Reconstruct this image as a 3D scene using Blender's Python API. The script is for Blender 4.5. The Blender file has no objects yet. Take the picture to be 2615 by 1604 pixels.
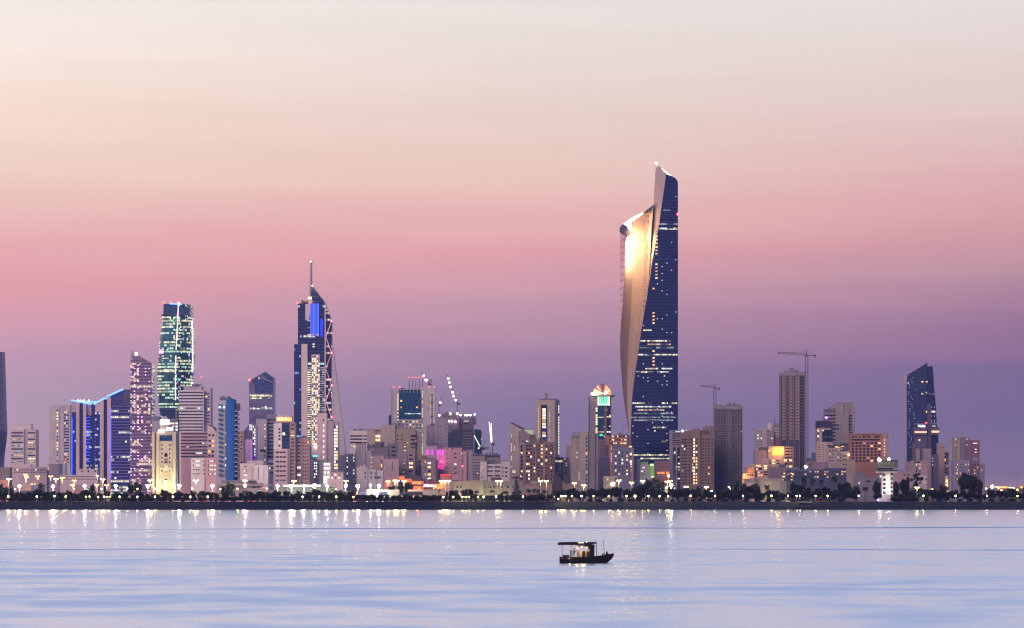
import bpy, bmesh, math, random
from mathutils import Vector, Matrix
S = bpy.context.scene
COL = S.collection
rnd = random.Random(7)
R = math.radians

# ------------------------------------------------------------------ camera
F, CX, HY, CH, GZ = 9575.0, 1307.5, 1275.0, 10.3, 7.6     # focal length in photo pixels, principal column, horizon row, eye height, street height
cam = bpy.data.cameras.new('camera'); co = bpy.data.objects.new('camera', cam); COL.objects.link(co)
co.location = (0, 0, CH); co.rotation_euler = (R(90), 0, 0)
cam.sensor_width = 36; cam.lens = 36 * F / 2615; cam.shift_y = (HY - 802) / 2615
cam.clip_start = 1; cam.clip_end = 60000
S.camera = co

# ------------------------------------------------------------------ render settings
S.render.engine = 'CYCLES'
S.view_settings.view_transform = 'Standard'; S.view_settings.look = 'None'
S.view_settings.exposure = 0; S.view_settings.gamma = 1
cy = S.cycles
cy.use_denoising = True
try: cy.denoiser = 'OPENIMAGEDENOISE'; cy.denoising_input_passes = 'RGB_ALBEDO_NORMAL'
except Exception: pass
cy.max_bounces = 5; cy.diffuse_bounces = 2; cy.glossy_bounces = 3; cy.volume_bounces = 0; cy.transmission_bounces = 2
cy.sample_clamp_indirect = 3.0; cy.sample_clamp_direct = 0
cy.caustics_reflective = False; cy.caustics_refractive = False
cy.filter_width = 1.3

# ------------------------------------------------------------------ dusk sky
def lin(r, g, b):
    f = lambda c: (c / 255 / 12.92) if c <= 10 else (((c / 255) + .055) / 1.055) ** 2.4
    return (f(r), f(g), f(b), 1)

W = bpy.data.worlds.new('World'); S.world = W; W.use_nodes = True
nt = W.node_tree; nt.nodes.clear(); N = nt.nodes; L = nt.links
def math_(op, a, b=None, c=None, clamp=False):
    n = N.new('ShaderNodeMath'); n.operation = op; n.use_clamp = clamp
    for i, v in enumerate((a, b, c)):
        if v is None: continue
        if isinstance(v, (int, float)): n.inputs[i].default_value = v
        else: L.new(v, n.inputs[i])
    return n.outputs[0]
def ramp(stops, fac):
    n = N.new('ShaderNodeValToRGB'); cr = n.color_ramp; cr.interpolation = 'B_SPLINE' if False else 'EASE'
    cr.interpolation = 'LINEAR'
    while len(cr.elements) < len(stops): cr.elements.new(.5)
    for e, (p, c) in zip(cr.elements, sorted(stops)): e.position = p; e.color = lin(*c)
    L.new(fac, n.inputs[0]); return n.outputs[0]
def mixc(f, a, b):
    n = N.new('ShaderNodeMix'); n.data_type = 'RGBA'
    for s, v in ((0, f), (6, a), (7, b)):
        if isinstance(v, (int, float)): n.inputs[s].default_value = v
        elif isinstance(v, tuple): n.inputs[s].default_value = v
        else: L.new(v, n.inputs[s])
    return n.outputs[2]
tc = N.new('ShaderNodeTexCoord'); sep = N.new('ShaderNodeSeparateXYZ'); L.new(tc.outputs['Generated'], sep.inputs[0])
dx, dy, dz = sep.outputs
hor = math_('SQRT', math_('ADD', math_('MULTIPLY', dx, dx), math_('MULTIPLY', dy, dy)))
te = math_('DIVIDE', dz, math_('MAXIMUM', hor, .001))                 # tangent of the elevation
az = math_('ARCTAN2', dx, dy)                                          # 0 over the city, negative to the left
# streaky high haze: a little noise, far longer than high
mp = N.new('ShaderNodeCombineXYZ'); L.new(math_('MULTIPLY', az, 7), mp.inputs[0]); L.new(math_('MULTIPLY', te, 110), mp.inputs[1])
no = N.new('ShaderNodeTexNoise'); no.inputs['Scale'].default_value = 1; no.inputs['Detail'].default_value = 3; L.new(mp.outputs[0], no.inputs['Vector'])
wob = math_('MULTIPLY', math_('SUBTRACT', no.outputs[0], .5), .014)
te2 = math_('ADD', te, wob)
def Y(y): return max(0, min(1, (HY - y) / F / .14))                    # photo row -> ramp position
f_in = math_('DIVIDE', te2, .14, clamp=True)
left = ramp([(Y(1260), (184, 160, 176)), (Y(1150), (186, 158, 176)), (Y(1000), (188, 158, 177)), (Y(900), (204, 158, 180)), (Y(800), (219, 160, 174)), (Y(745), (228, 158, 168)),
             (Y(650), (230, 169, 172)), (Y(560), (233, 185, 181)), (Y(430), (238, 205, 195)), (Y(250), (244, 220, 207)), (Y(120), (245, 230, 220)), (Y(0), (242, 230, 224)), (1, (242, 230, 224))], f_in)
mid = ramp([(Y(1260), (140, 118, 156)), (Y(1150), (132, 117, 152)), (Y(1050), (138, 121, 156)), (Y(960), (156, 129, 160)), (Y(850), (186, 145, 166)), (Y(760), (202, 155, 170)), (Y(690), (216, 158, 170)),
            (Y(635), (226, 161, 168)), (Y(560), (230, 180, 177)), (Y(430), (232, 198, 188)), (Y(280), (229, 207, 198)), (Y(100), (230, 217, 210)), (Y(0), (229, 220, 215)), (1, (229, 220, 216))], f_in)
right = ramp([(Y(1265), (160, 128, 142)), (Y(1210), (128, 113, 143)), (Y(1080), (118, 105, 143)), (Y(960), (124, 104, 144)), (Y(910), (144, 110, 145)), (Y(790), (158, 118, 150)), (Y(700), (186, 144, 157)),
              (Y(620), (208, 152, 162)), (Y(560), (216, 158, 164)), (Y(430), (221, 178, 178)), (Y(280), (223, 198, 194)), (Y(100), (224, 210, 207)), (Y(0), (224, 215, 213)), (1, (224, 215, 214))], f_in)
ta = math_('MULTIPLY', az, 1 / .136)
inframe = mixc(math_('MULTIPLY', ta, 1, clamp=True), mixc(math_('MULTIPLY', ta, -1, clamp=True), mid, left), right)
up = ramp([(0, (232, 226, 230)), (.10, (208, 212, 230)), (.28, (160, 184, 222)), (.6, (106, 140, 198)), (1, (80, 110, 175))], math_('SUBTRACT', dz, .13, clamp=True))
front = mixc(math_('MULTIPLY', math_('SUBTRACT', te, .125), 22, clamp=True), inframe, up)
back = ramp([(0, (150, 128, 168)), (.08, (146, 136, 186)), (.3, (112, 130, 196)), (.7, (88, 110, 180)), (1, (84, 108, 178))], math_('MULTIPLY', dz, 1, clamp=True))
fb = math_('MULTIPLY', math_('SUBTRACT', .75, dy), .8, clamp=True)
sky = mixc(fb, front, back)
mp2 = N.new('ShaderNodeCombineXYZ'); L.new(math_('MULTIPLY', az, 11), mp2.inputs[0]); L.new(math_('MULTIPLY', te, 190), mp2.inputs[1])
no2 = N.new('ShaderNodeTexNoise'); no2.inputs['Scale'].default_value = 1; no2.inputs['Detail'].default_value = 4; L.new(mp2.outputs[0], no2.inputs['Vector'])
vs = N.new('ShaderNodeVectorMath'); vs.operation = 'SCALE'; L.new(sky, vs.inputs[0]); L.new(math_('ADD', .965, math_('MULTIPLY', no2.outputs[0], .07)), vs.inputs[3]); sky = vs.outputs[0]
nish = N.new('ShaderNodeTexSky'); nish.sky_type = 'NISHITA'; nish.sun_disc = False
nish.sun_elevation = R(1.0); nish.sun_rotation = R(-75)
bg1 = N.new('ShaderNodeBackground'); L.new(sky, bg1.inputs[0]); bg1.inputs[1].default_value = 1.09
bg2 = N.new('ShaderNodeBackground'); L.new(nish.outputs[0], bg2.inputs[0]); bg2.inputs[1].default_value = 0.02
ad = N.new('ShaderNodeAddShader'); L.new(bg1.outputs[0], ad.inputs[0]); L.new(bg2.outputs[0], ad.inputs[1])
wo = N.new('ShaderNodeOutputWorld'); L.new(ad.outputs[0], wo.inputs[0])

# last afterglow from the left, very soft
sun = bpy.data.lights.new('afterglow', 'SUN'); so = bpy.data.objects.new('afterglow', sun); COL.objects.link(so)
sun.energy = 2.0; sun.angle = R(40); sun.color = (1, .72, .62)
so.rotation_euler = Vector((.50, .76, -.42)).to_track_quat('-Z', 'Y').to_euler()

# ------------------------------------------------------------------ materials
MATS = {}
def newmat(name):
    m = bpy.data.materials.new(name); m.use_nodes = True; t = m.node_tree
    return m, t, t.nodes['Principled BSDF']
class G:                                                              # tiny node-graph helper
    def __init__(s, t): s.t = t; s.N = t.nodes; s.L = t.links
    def m(s, op, *a, clamp=False):
        n = s.N.new('ShaderNodeMath'); n.operation = op; n.use_clamp = clamp
        for i, v in enumerate(a):
            if isinstance(v, (int, float)): n.inputs[i].default_value = v
            else: s.L.new(v, n.inputs[i])
        return n.outputs[0]
    def xyz(s, kind='Object'):
        c = s.N.new('ShaderNodeTexCoord'); p = s.N.new('ShaderNodeSeparateXYZ'); s.L.new(c.outputs[kind], p.inputs[0]); return p.outputs
    def vec(s, x, y, z=0.0):
        n = s.N.new('ShaderNodeCombineXYZ')
        for i, v in enumerate((x, y, z)):
            if isinstance(v, (int, float)): n.inputs[i].default_value = v
            else: s.L.new(v, n.inputs[i])
        return n.outputs[0]
    def wn(s, x, y, z=0.0):
        n = s.N.new('ShaderNodeTexWhiteNoise'); n.noise_dimensions = '3D'; s.L.new(s.vec(x, y, z), n.inputs['Vector']); return n.outputs
    def mix(s, f, a, b):
        n = s.N.new('ShaderNodeMix'); n.data_type = 'RGBA'
        for k, v in ((0, f), (6, a), (7, b)):
            if isinstance(v, (int, float)): n.inputs[k].default_value = v
            elif isinstance(v, tuple): n.inputs[k].default_value = v if len(v) == 4 else v + (1,)
            else: s.L.new(v, n.inputs[k])
        return n.outputs[2]
    def noise(s, v, scale, det=4):
        n = s.N.new('ShaderNodeTexNoise'); n.inputs['Scale'].default_value = scale; n.inputs['Detail'].default_value = det
        s.L.new(v, n.inputs['Vector']); return n.outputs[0]

def wall(name, c, fh=3.4, joint=.17, rough=.85, var=.24):
    """masonry or concrete: albedo c, weathering streaks, faint floor joints"""
    if name in MATS: return MATS[name]
    m, t, p = newmat(name); g = G(t); x, y, z = g.xyz()
    n1 = g.noise(g.vec(g.m('MULTIPLY', x, .35), g.m('MULTIPLY', y, .35), g.m('MULTIPLY', z, .05)), 1, 5)
    n2 = g.noise(g.vec(g.m('MULTIPLY', x, .05), y, g.m('MULTIPLY', z, .04)), 1, 2)
    f = g.m('ADD', g.m('MULTIPLY', g.m('SUBTRACT', n1, .5), var * 2), g.m('MULTIPLY', g.m('SUBTRACT', n2, .5), var * 1.6))
    fr = g.m('FRACT', g.m('DIVIDE', z, fh)); j = g.m('MULTIPLY', g.m('LESS_THAN', fr, .09), joint)
    k = g.m('SUBTRACT', g.m('ADD', 1, f), j)
    mx = t.nodes.new('ShaderNodeVectorMath'); mx.operation = 'SCALE'; mx.inputs[0].default_value = c; t.links.new(k, mx.inputs[3])
    t.links.new(mx.outputs[0], p.inputs['Base Color']); p.inputs['Roughness'].default_value = rough
    MATS[name] = m; return m

def flat(name, c, rough=.5, metal=0.0, emit=None, es=1.0):
    if name in MATS: return MATS[name]
    m, t, p = newmat(name)
    p.inputs['Base Color'].default_value = c + (1,); p.inputs['Roughness'].default_value = rough; p.inputs['Metallic'].default_value = metal
    if emit: p.inputs['Emission Color'].default_value = emit + (1,); p.inputs['Emission Strength'].default_value = es
    g = G(t); x, y, z = g.xyz()
    if not emit:
        n = g.noise(g.vec(x, y, z), .7, 3); mx = t.nodes.new('ShaderNodeVectorMath'); mx.operation = 'SCALE'; mx.inputs[0].default_value = c
        t.links.new(g.m('ADD', .8, g.m('MULTIPLY', n, .4)), mx.inputs[3]); t.links.new(mx.outputs[0], p.inputs['Base Color'])
    MATS[name] = m; return m

def glass(name, tint=(.02, .045, .11), fh=3.9, cw=1.9, row_p=.12, cell_p=.5, any_p=.01, c1=(1, .78, .42), c2=(.75, .95, .85), es=1.1,
          line=(.16, .13, .16), lw=.10, seed=1.0, dots=0.0, dotc=None, rough=.16, refl=.55):
    """curtain wall: reflective panes, spandrel lines, and rooms with the lights on behind the glass"""
    if name in MATS: return MATS[name]
    m, t, p = newmat(name); g = G(t); x, y, z = g.xyz(); lk = t.links
    u = g.m('ADD', x, g.m('MULTIPLY', y, .77)); fz = g.m('DIVIDE', z, fh); iz = g.m('FLOOR', fz); rz = g.m('FRACT', fz)
    fu = g.m('DIVIDE', u, cw); iu = g.m('FLOOR', fu); ru = g.m('FRACT', fu); iu4 = g.m('FLOOR', g.m('DIVIDE', fu, 4.5))
    spand = g.m('LESS_THAN', rz, lw); mull = g.m('LESS_THAN', ru, .10)
    a = g.wn(iz, seed)[0]; b = g.wn(iu, iz, seed)[0]; c = g.wn(iu4, iz, seed + 5)[0]; d = g.wn(iu, iz, seed + 9)[0]
    rowon = g.m('LESS_THAN', a, row_p)
    on = g.m('MAXIMUM', g.m('MULTIPLY', g.m('MULTIPLY', rowon, g.m('LESS_THAN', b, .8)), g.m('LESS_THAN', c, cell_p)), g.m('LESS_THAN', d, any_p))
    win = g.m('MULTIPLY', g.m('GREATER_THAN', rz, .30), g.m('LESS_THAN', rz, .86)); win = g.m('MULTIPLY', win, g.m('LESS_THAN', ru, .85))
    lit = g.m('MULTIPLY', on, win)
    ecol = g.mix(g.wn(iz, iu4, seed + 2)[0], c1, c2); br = g.m('MULTIPLY', g.m('ADD', .35, g.m('MULTIPLY', b, 1.1)), es)
    es_ = g.m('MULTIPLY', lit, br)
    base = g.mix(g.m('MAXIMUM', spand, g.m('MULTIPLY', mull, .35)), g.mix(g.wn(iu, iz, seed + 3)[0], tint, tuple(v * 1.5 for v in tint)), line)
    lk.new(base, p.inputs['Base Color']); p.inputs['Roughness'].default_value = rough
    lk.new(g.m('MULTIPLY', g.m('SUBTRACT', 1, spand), refl), p.inputs['Metallic'])
    p.inputs['IOR'].default_value = 1.7
    if dots:
        gz_ = g.m('FLOOR', g.m('DIVIDE', z, fh)); gu = g.m('FLOOR', g.m('DIVIDE', u, cw * 1.6)); du = g.m('FRACT', g.m('DIVIDE', u, cw * 1.6))
        w = g.wn(gu, gz_, seed + 21); isd = g.m('LESS_THAN', w[0], dots)
        pos = g.m('MULTIPLY', g.m('LESS_THAN', rz, .28), g.m('LESS_THAN', du, .32)); dm = g.m('MULTIPLY', isd, pos)
        hs = t.nodes.new('ShaderNodeCombineColor'); hs.mode = 'HSV'
        if dotc: lo, hi, sat = dotc
        else: lo, hi, sat = 0, 1, .75
        lk.new(g.m('ADD', lo, g.m('MULTIPLY', g.wn(gu, gz_, seed + 31)[0], hi - lo)), hs.inputs[0]); hs.inputs[1].default_value = sat; hs.inputs[2].default_value = 1
        ecol = g.mix(dm, ecol, hs.outputs[0]); es_ = g.m('MAXIMUM', es_, g.m('MULTIPLY', dm, 2.6))
    lk.new(ecol, p.inputs['Emission Color']); lk.new(es_, p.inputs['Emission Strength'])
    MATS[name] = m; return m

def office(name, c1, c2, es=1.5, cw=2.6, on=.75):
    """one lit storey: rooms of different brightness side by side"""
    if name in MATS: return MATS[name]
    m, t, p = newmat(name); g = G(t); x, y, z = g.xyz(); u = g.m('DIVIDE', g.m('ADD', x, g.m('MULTIPLY', y, .77)), cw)
    i = g.m('FLOOR', u); zz = g.m('FLOOR', g.m('DIVIDE', z, 3.9)); w = g.wn(i, zz, 4.0)[0]; big = g.wn(g.m('FLOOR', g.m('DIVIDE', u, 3)), zz, 8.0)[0]
    e = g.m('MULTIPLY', g.m('MULTIPLY', g.m('ADD', .15, w), g.m('LESS_THAN', g.m('FRACT', u), .84)), g.m('ADD', .1, g.m('MULTIPLY', g.m('LESS_THAN', big, on), .9)))
    t.links.new(g.mix(g.wn(i, zz, 2.0)[0], c1, c2), p.inputs['Emission Color']); t.links.new(g.m('MULTIPLY', e, es), p.inputs['Emission Strength'])
    p.inputs['Base Color'].default_value = (.03, .05, .1, 1); p.inputs['Roughness'].default_value = .25
    MATS[name] = m; return m

def emit(name, c, s):
    return flat(name, tuple(v * .5 for v in c), .5, 0, c, s)

WARM, WHITE, COOL, AMBER = (1, .66, .30), (1, .92, .74), (.70, .95, .90), (1, .45, .12)
M_dark = flat('window_glass_dark', (.035, .045, .09), .12, .5)
M_dim = flat('window_glass_blue', (.06, .08, .14), .2, .3)
M_w1 = emit('window_lit_warm', WARM, 1.5); M_w2 = emit('window_lit_white', WHITE, 1.5); M_w3 = emit('window_lit_amber', (1, .52, .2), 1.2); M_w4 = emit('window_lit_cool', COOL, 1.3)
M_wd = emit('window_lit_dim', (.9, .6, .4), .45)
LITS = [M_w1, M_w2, M_w1, M_w3, M_wd]
O_y = office('office_floor_yellow', (1, .78, .42), (1, .95, .7)); O_w = office('office_floor_white', (.75, .95, .9), (1, .95, .8)); O_o = office('office_floor_orange', (1, .55, .28), (1, .7, .5), 1.0)
O_d = office('office_floor_dim', (.6, .75, .8), (.9, .8, .7), .7)
O_s = office('office_floor_steady', (1, .8, .45), (1, .92, .65), 1.5, 3.2, 1.0)
M_roof = flat('roof_grey', (.10, .10, .13), .9)
M_gear = flat('roof_plant_grey', (.16, .16, .2), .7)
M_red = emit('beacon_red', (1, .06, .05), 9); M_wht = emit('beacon_white', (1, .9, .8), 12)
M_pole = flat('galvanised_steel', (.35, .33, .30), .5, .6)
M_steel = flat('crane_steel', (.09, .055, .065), .6, .2)

# ------------------------------------------------------------------ geometry helpers
OX, OY, ZS = 0.0, 0.0, 1.0
def zone(ox, oy, s):
    global OX, OY, ZS; OX, OY, ZS = ox, oy, s
def sx(x): return OX + x / ZS
def sy(y): return OY + y / ZS
def wx(x, D): return (sx(x) - CX) * D / F                             # photo column at distance D -> metres
def wz(y, D): return CH + (HY - sy(y)) * D / F
def link(name, verts, faces, mat, parent=None, loc=None, recalc=True, smooth=False):
    me = bpy.data.meshes.new(name); me.from_pydata(verts, [], faces)
    if recalc:
        bm = bmesh.new(); bm.from_mesh(me); bmesh.ops.recalc_face_normals(bm, faces=bm.faces); bm.to_mesh(me); bm.free()
    if smooth: me.polygons.foreach_set('use_smooth', [True] * len(me.polygons))
    if mat: me.materials.append(mat)
    o = bpy.data.objects.new(name, me); COL.objects.link(o)
    if parent: o.parent = parent
    if loc: o.location = loc
    return o
def copyo(o, loc=None, rz=None, parent=None, sc=None):
    c = o.copy(); COL.objects.link(c)
    if parent is not None: c.parent = parent
    if loc is not None: c.location = loc
    if rz is not None: c.rotation_euler = (0, 0, rz)
    if sc is not None: c.scale = sc if isinstance(sc, tuple) else (sc, sc, sc)
    return c
def copy_tree(o, parent=None, **k):
    c = copyo(o, parent=parent)
    for ch in [q for q in KIDS.get(o.name, [])]: copy_tree_child(ch, c)
    return c
KIDS = {}
def dup(root, kids, loc, rz=0, sc=1.0, label=None):
    """copy a thing with its parts (kids = [(part, [sub-parts])])"""
    r = root.copy(); COL.objects.link(r); r.location = loc; r.rotation_euler = (0, 0, rz); r.scale = (sc, sc, sc) if not isinstance(sc, tuple) else sc
    if label: r['label'] = label
    for k, subs in kids:
        c = k.copy(); COL.objects.link(c); c.parent = r
        for q in subs:
            d = q.copy(); COL.objects.link(d); d.parent = c
    return r
def tag(o, label, cat, group=None):
    o['label'] = label; o['category'] = cat
    if group: o['group'] = group
    return o
def boxgeo(x0, x1, y0, y1, z0, z1, V=None, Fc=None):
    V = [] if V is None else V; Fc = [] if Fc is None else Fc; n = len(V)
    V += [(x0, y0, z0), (x1, y0, z0), (x1, y1, z0), (x0, y1, z0), (x0, y0, z1), (x1, y0, z1), (x1, y1, z1), (x0, y1, z1)]
    Fc += [(n, n+1, n+5, n+4), (n+1, n+2, n+6, n+5), (n+2, n+3, n+7, n+6), (n+3, n, n+4, n+7), (n+4, n+5, n+6, n+7), (n+3, n+2, n+1, n)]
    return V, Fc
def tubegeo(p, q, r0, r1, n=6, V=None, Fc=None):
    V = [] if V is None else V; Fc = [] if Fc is None else Fc
    p, q = Vector(p), Vector(q); d = (q - p).normalized(); a = d.orthogonal().normalized(); b = d.cross(a); k = len(V)
    for c, r in ((p, r0), (q, r1)):
        for i in range(n):
            t = 2 * math.pi * i / n; V.append(tuple(c + (a * math.cos(t) + b * math.sin(t)) * r))
    for i in range(n): j = (i + 1) % n; Fc.append((k+i, k+j, k+n+j, k+n+i))
    Fc.append(tuple(k+i for i in range(n))[::-1]); Fc.append(tuple(k+n+i for i in range(n)))
    return V, Fc
def ballgeo(c, r, nu=8, nv=6, V=None, Fc=None, sz=1.0):
    V = [] if V is None else V; Fc = [] if Fc is None else Fc; k = len(V); c = Vector(c)
    V.append(tuple(c + Vector((0, 0, r * sz)))); 
    for j in range(1, nv):
        th = math.pi * j / nv
        for i in range(nu):
            ph = 2 * math.pi * i / nu; V.append(tuple(c + Vector((math.sin(th) * math.cos(ph), math.sin(th) * math.sin(ph), math.cos(th) * sz)) * r))
    V.append(tuple(c - Vector((0, 0, r * sz)))); e = len(V) - 1
    for i in range(nu):
        Fc.append((k, k+1+i, k+1+(i+1) % nu)); b = k+1+(nv-2)*nu; Fc.append((e, b+(i+1) % nu, b+i))
        for j in range(nv-2): a = k+1+j*nu; Fc.append((a+i, a+nu+i, a+nu+(i+1) % nu, a+(i+1) % nu))
    return V, Fc

WINMESH = {}
class B:
    """a building: an Empty at its foot, its parts drawn at distance D from the eye in the current zone's coordinates"""
    def __init__(s, name, label, cat, D, xc, group=None, z0=GZ):
        s.D = D; s.z0 = z0; o = bpy.data.objects.new(name, None); COL.objects.link(o); s.o = o
        s.ox = wx(xc, D); o.location = (s.ox, D, z0); tag(o, label, cat, group); s.nw = 0; s.more = ([], []); s.name = name
    def X(s, x, off=0): return (sx(x) - CX) * (s.D + off) / F - s.ox
    def Z(s, y, off=0): return CH + (HY - sy(y)) * (s.D + off) / F - s.z0
    def box(s, part, x0, x1, y0, y1, mat, off=0.0, dep=20.0):
        z0 = 0 if y1 is None else s.Z(y1, off)
        V, Fc = boxgeo(s.X(x0, off), s.X(x1, off), off, off + dep, z0, s.Z(y0, off))
        return link(part, V, Fc, mat, s.o, recalc=False)
    def prism(s, part, pts, mat, off=0.0, dep=20.0):
        n = len(pts); f = [(s.X(x, off), off, 0 if sy(y) > 1225 else max(0, s.Z(y, off))) for x, y in pts]
        V = f + [(x, y + dep, z) for x, y, z in f]
        Fc = [tuple(range(n)), tuple(range(2*n-1, n-1, -1))] + [(i, (i+1) % n, n+(i+1) % n, n+i) for i in range(n)]
        return link(part, V, Fc, mat, s.o)
    def plan(s, part, pts, y0, y1, mat, dep=22.0, ytops=None):
        """vertical walls over a plan drawn as visible points (column, metres behind D); flat roof, tops may differ"""
        P = [((sx(x) - CX) * (s.D + o) / F - s.ox, o) for x, o in pts]; m = max(o for _, o in P) + dep
        n0 = len(P); P2 = P + [(P[-1][0], m), (P[0][0], m)]
        z0 = 0 if y1 is None else s.Z(y1); zt = [s.Z(y) for y in (ytops or [y0] * n0)]; zt = zt + [zt[-1], zt[0]]
        n = len(P2); V = [(x, y, z0) for x, y in P2] + [(x, y, z) for (x, y), z in zip(P2, zt)]
        Fc = [tuple(range(n)), tuple(range(2*n-1, n-1, -1))] + [(i, (i+1) % n, n+(i+1) % n, n+i) for i in range(n)]
        s.P = P; s.pts = pts
        return link(part, V, Fc, mat, s.o)
    def onface(s, x, face):
        (X0, o0), (X1, o1) = face; k = (sx(x) - CX) / F
        a0 = X0 + s.ox; a1 = X1 + s.ox; D0 = s.D + o0; D1 = s.D + o1
        den = (a1 - a0) - k * (D1 - D0); t = (k * D0 - a0) / den if abs(den) > 1e-9 else 0
        return a0 + t * (a1 - a0) - s.ox, o0 + t * (o1 - o0), math.atan2(o1 - o0, X1 - X0)
    def wins(s, xs, ys, w, h, lit=.15, mats=LITS, dark=None, off=0.0, face=None, proud=.12, part='window', seed=None, cap=100, skip=0.0, only=None):
        """a grid of separate windows: xs columns, ys rows (photo zone coordinates of their centres)"""
        r = random.Random(seed if seed is not None else rnd.random()); dark = dark or M_dark
        fw = w / ZS * s.D / F; fh = h / ZS * s.D / F; ang = 0.0
        if face: fw /= max(.2, math.cos(math.atan2(face[1][1] - face[0][1], face[1][0] - face[0][0])))
        for y in ys:
            for x in xs:
                if r.random() < skip: continue
                if only and not only(x, y): continue
                mt = r.choice(mats) if r.random() < lit else dark
                if face: X, o, ang = s.onface(x, face)
                else: X, o = s.X(x, off), off
                zc = s.Z(y, 0 if face else off); nx, ny = math.sin(ang), -math.cos(ang)
                loc = (X + nx * proud, o + ny * proud, zc)
                if s.nw < cap:
                    key = (part, round(fw, 2), round(fh, 2), mt.name)
                    if key not in WINMESH:
                        V, Fc = boxgeo(-fw/2, fw/2, -.02, .35, -fh/2, fh/2); WINMESH[key] = link(part, V, Fc, mt, s.o, recalc=False); q = WINMESH[key]
                    else: q = copyo(WINMESH[key], parent=s.o)
                    q.location = loc; q.rotation_euler = (0, 0, ang); s.nw += 1
                else:
                    M = Matrix.Translation(loc) @ Matrix.Rotation(ang, 4, 'Z'); V, Fc = boxgeo(-fw/2, fw/2, -.02, .35, -fh/2, fh/2)
                    s.more[0].append(([tuple(M @ Vector(v)) for v in V], mt))
    def flush(s):
        if not s.more[0]: return
        V, Fc, idx, mats = [], [], [], []
        for vs, mt in s.more[0]:
            n = len(V); V += vs; b = boxgeo(0, 1, 0, 1, 0, 1)[1]; Fc += [tuple(n + i for i in f) for f in b]
            if mt not in mats: mats.append(mt)
            idx += [mats.index(mt)] * 6
        o = link('windows', V, Fc, None, s.o, recalc=False)
        for m in mats: o.data.materials.append(m)
        o.data.polygons.foreach_set('material_index', idx); o['kind'] = 'stuff'; s.more = ([], [])
    def bands(s, x0, x1, ys, h, mat, off=0.0, face=None, proud=.12, part='window_band', dep=.4):
        for y in ys:
            if face:
                A = s.onface(x0, face); C = s.onface(x1, face); nx, ny = math.sin(A[2]) * proud, -math.cos(A[2]) * proud
                zt, zb = s.Z(y - h/2), s.Z(y + h/2)
                V = [(A[0]+nx, A[1]+ny, zb), (C[0]+nx, C[1]+ny, zb), (C[0]+nx, C[1]+ny, zt), (A[0]+nx, A[1]+ny, zt)]
                V += [(a - nx * 2, b - ny * 2, c) for a, b, c in V]
                link(part, V, [(0, 1, 2, 3), (7, 6, 5, 4), (0, 4, 5, 1), (1, 5, 6, 2), (2, 6, 7, 3), (3, 7, 4, 0)], mat, s.o)
            else: s.box(part, x0, x1, y - h/2, y + h/2, mat, off - proud, dep)
    def gear(s, x0, x1, y0, y1, n=5, off=4.0, mat=None, part='roof_plant'):
        r = random.Random(int(x0 * 7 + y0)); V, Fc = [], []; X0, X1 = s.X(x0), s.X(x1); zb = s.Z(y1) - .1; H = s.Z(y0) - zb
        for i in range(n):
            a = X0 + (X1 - X0) * (i + r.uniform(-.2, .2)) / n; b = a + (X1 - X0) / n * r.uniform(.5, 1.1); a = max(a, X0); b = min(b, X1)
            boxgeo(a, b, off + r.uniform(0, 3), off + 6 + r.uniform(0, 3), zb, zb + H * r.uniform(.4, 1), V, Fc)
        return link(part, V, Fc, mat or M_gear, s.o, recalc=False)
    def mast(s, x, y0, y1, r=.25, off=8, mat=None, part='mast', light=None):
        V, Fc = tubegeo((s.X(x), off, s.Z(y1)), (s.X(x), off, s.Z(y0)), r, r * .5); link(part, V, Fc, mat or M_pole, s.o)
        if light: s.lamp(x, y0, light, .7, off)
    def lamp(s, x, y, mat, r=.8, off=-.6, part='lamp'):
        V, Fc = ballgeo((s.X(x, off), off, s.Z(y, off)), r, 6, 5); return link(part, V, Fc, mat, s.o)
    def bar(s, part, p, q, r, mat, off=-.3, off2=None):
        V, Fc = tubegeo((s.X(p[0]), off, s.Z(p[1])), (s.X(q[0]), off if off2 is None else off2, s.Z(q[1])), r, r, 5); return link(part, V, Fc, mat, s.o)
def seq(a, b, n): return [a + (b - a) * i / (n - 1) for i in range(n)] if n > 1 else [a]
def step(a, b, d):
    o = []
    while a <= b: o.append(a); a += d
    return o
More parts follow.
